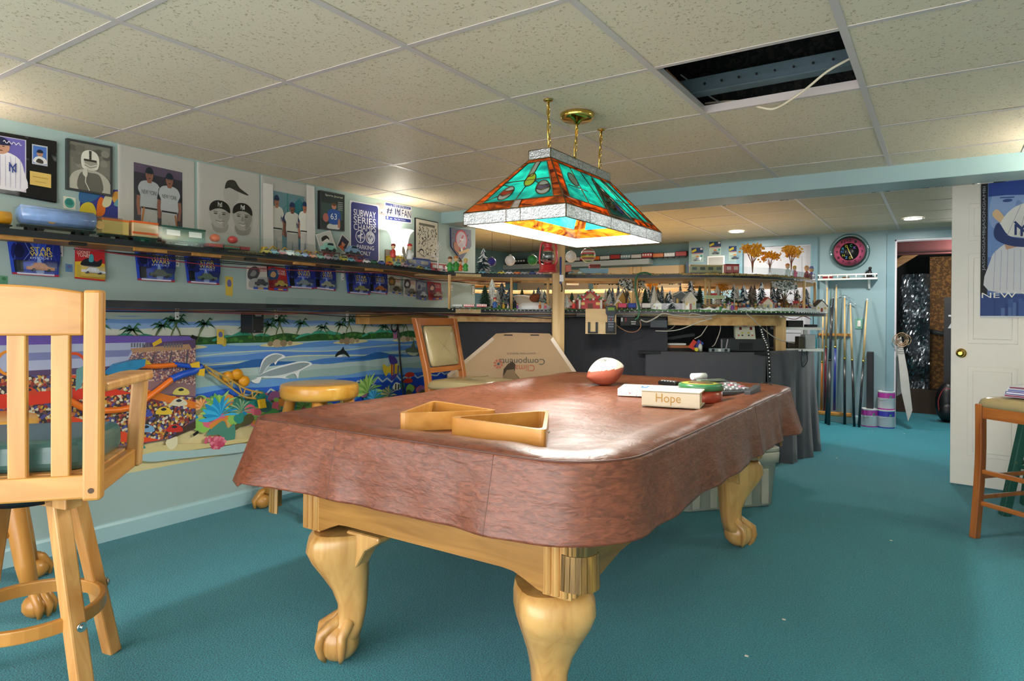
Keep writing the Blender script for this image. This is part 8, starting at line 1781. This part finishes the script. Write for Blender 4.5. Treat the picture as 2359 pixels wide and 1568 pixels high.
cable([(1848, 805), (1846, 830), (1850, 845), (1860, 830), (1858, 808)], 5.38, .004, '1f1f22', 'black cable loop under the white shelf unit'); cable([(1800, 728), (1830, 735), (1850, 728), (1868, 735)], 5.5, .003, 'a03a40', 'thin red wire behind the black radio')
# ================================================================ speaker, cable and sconce side things on the mural wall
a, b = U(584, 735, x=WL + .13), U(606, 735, x=WL + .13); sp = thing('small_speaker', 'small black speaker box hung under the lower shelf', 'speaker', (WL + .07, (a.y + b.y) / 2, 1.06)); MB().box((0, 0, .06), (.12, b.y - a.y + .01, .125)).build('cabinet', m_black, sp, bevel=.003); MB().box((.061, 0, .105), (.002, .04, .014)).build('label', mat('label_grey', '8a8c90', .5), sp)
for y in (-.026, .026):
    for z in (.01, .11): MB().cyl((.06, y, z), (.0625, y, z), .003, n=8).build('screw', m_steel, sp)
pc = [U(px, py, x=WL + .03) for px, py in ((918, 720), (916, 745), (919, 775), (921, 820), (926, 870), (930, 915))]; tag(MB().tube(spline(pc, 5), .007, 8).build('wall_cable', m_black), 'thick black cable hanging down the mural', 'cable')
cc = U(909, 752, x=WL + .04); tag(MB().tube([cc + Vector((0, .035 * math.cos(t * .5), .04 * math.sin(t * .5))) for t in range(0, 26)], .006, 8).build('cable_coil', m_black), 'small coil of black cable on the mural', 'cable coil')
tag(MB().lathe([(.05, 0), (.05, .055), (.045, .06)], n=20).build('grey_bucket', mat('bucket_slate', '6f8a94', .5), None, (U(968, 880, x=-3.2).x, U(968, 880, x=-3.2).y, 0)), 'grey blue bucket on the floor behind the tan chair', 'bucket')
# ================================================================ poster on the white door
dp = Matrix.Translation(d2.location) @ Matrix.Rotation(d2.rotation_euler.z, 4, 'Z')
def dpt(px, py):                                          # where the ray meets the door's face, in door coordinates
    n_ = dp.to_3x3() @ Vector((0, 1, 0)); o_ = dp @ Vector((0, -.010, 0)); r = ray(px, py); e = Vector((0, 0, EYE)); t = (o_ - e).dot(n_) / r.dot(n_); return dp.inverted() @ (e + r * t)
a, b = dpt(2258, 731), dpt(2260, 424); x0, z0_, z1_ = a.x, a.z, b.z
pd_ = thing('door_poster', 'blue New York ballplayer poster with cap hanging on the white door', 'poster', dp @ Vector((x0, -.010, z0_)), d2.rotation_euler.z); W_, H_ = .46, z1_ - z0_
MB().box((W_ / 2, 0, H_ / 2), (W_, .001, H_)).build('poster_sheet', m_paper, pd_)
s = Sheet((0, 0, 0), (W_, 0, 0), (W_, 0, H_), (0, 0, H_)); s.rect(0, 0, 1, 1, '5a78b8'); s.rect(0, .45, 1, 1, '6f92cc'); s.blob([(.1, .72), (.2, .98), (.6, 1), (1, .96), (1, .7), (.6, .6), (.3, .62)], '8aa6d4'); s.rect(.09, .90, 1, 1, '27459a'); s.blob([(.1, .92), (.3, .97), (.7, .93), (.7, .89), (.3, .90)], '2a4a9c')
for x in (.32, .62): s.ell(x, .86, .06, .012, '33508a', 12); s.line([(x - .09, .885), (x + .08, .88)], .02, '3f5f9c')
s.blob([(.44, .86), (.42, .80), (.5, .785), (.54, .80)], '7390c4'); s.rect(0, 0, .085, 1, '1a1c22'); s.text('JASONGIAMBIJASONGIAMBI', .02, .35, .066, .98, '9aa0a8', 90); s.rect(0, 0, 1, .17, '2f4a88')
for k in range(26): x = rnd.uniform(.1, .98); w__ = rnd.uniform(.02, .06); s.rect(x, .01, x + w__, rnd.uniform(.06, .15), rnd.choice(['3f5c9c', '27407c', '5470a8'])); s.k -= .5
s.k += 1; s.blob([(.1, .2), (.12, .42), (.2, .5), (.35, .55), (.6, .55), (.9, .5), (1, .4), (1, .2)], 'd4d6de'); s.k += 1
for k in range(11): s.line([(.16 + .08 * k, .2), (.18 + .075 * k, .5)], .006, '9aa4c0', .006)
s.line([(.3, .52), (.6, .56), (.9, .62)], .09, 'c29a80'); s.blob([(.14, .76), (.2, .80), (.3, .72), (.24, .70)], 'd8b890')
s.blob([(.22, .62), (.26, .72), (.42, .81), (.68, .84), (.9, .80), (1, .7), (1, .58), (.8, .55), (.5, .58)], 'dcdcd8'); s.blob([(.16, .64), (.22, .70), (.34, .60), (.55, .57), (.8, .56), (.7, .51), (.4, .52), (.2, .57)], '22386e')
for k in range(5): s.line([(.32 + .14 * k, .60), (.48 + .07 * k, .82)], .005, '8a90a0', .005)
ny(s, .38, .59, .60, .70, '22386e'); ny(s, .55, .40, .63, .46, '3a4a78'); s.text('NEW YORK', .02, .145, .98, .185, 'f0f0ee'); s.rect(0, 0, 1, .012, 'd8dce4'); s.build('print', pd_)
MB().box((.1, -.004, H_ + .004), (.06, .008, .012)).build('clip', m_black, pd_)
# flecks of paper on the carpet
for px, py, lb in ((2010, 992, 'just in front of the paint cans'), (2083, 999, 'in front of the open doorway'), (1927, 1055, 'between the drape and the white door'), (1838, 1056, 'beside the charcoal side drape'), (1806, 1427, 'in the open right of the pool table'), (1720, 1511, 'farthest from the storage bin'), (2053, 1245, 'left of the padded stool')):
    tag(MB().box((0, 0, .0015), (.012, .008, .003)).build('paper_scrap', mat('scrap_white', 'd8d4c4', .7), None, U(px, py, z=.001)), 'tiny scrap of white paper on the carpet ' + lb, 'paper scrap', 'paper scraps on the carpet')
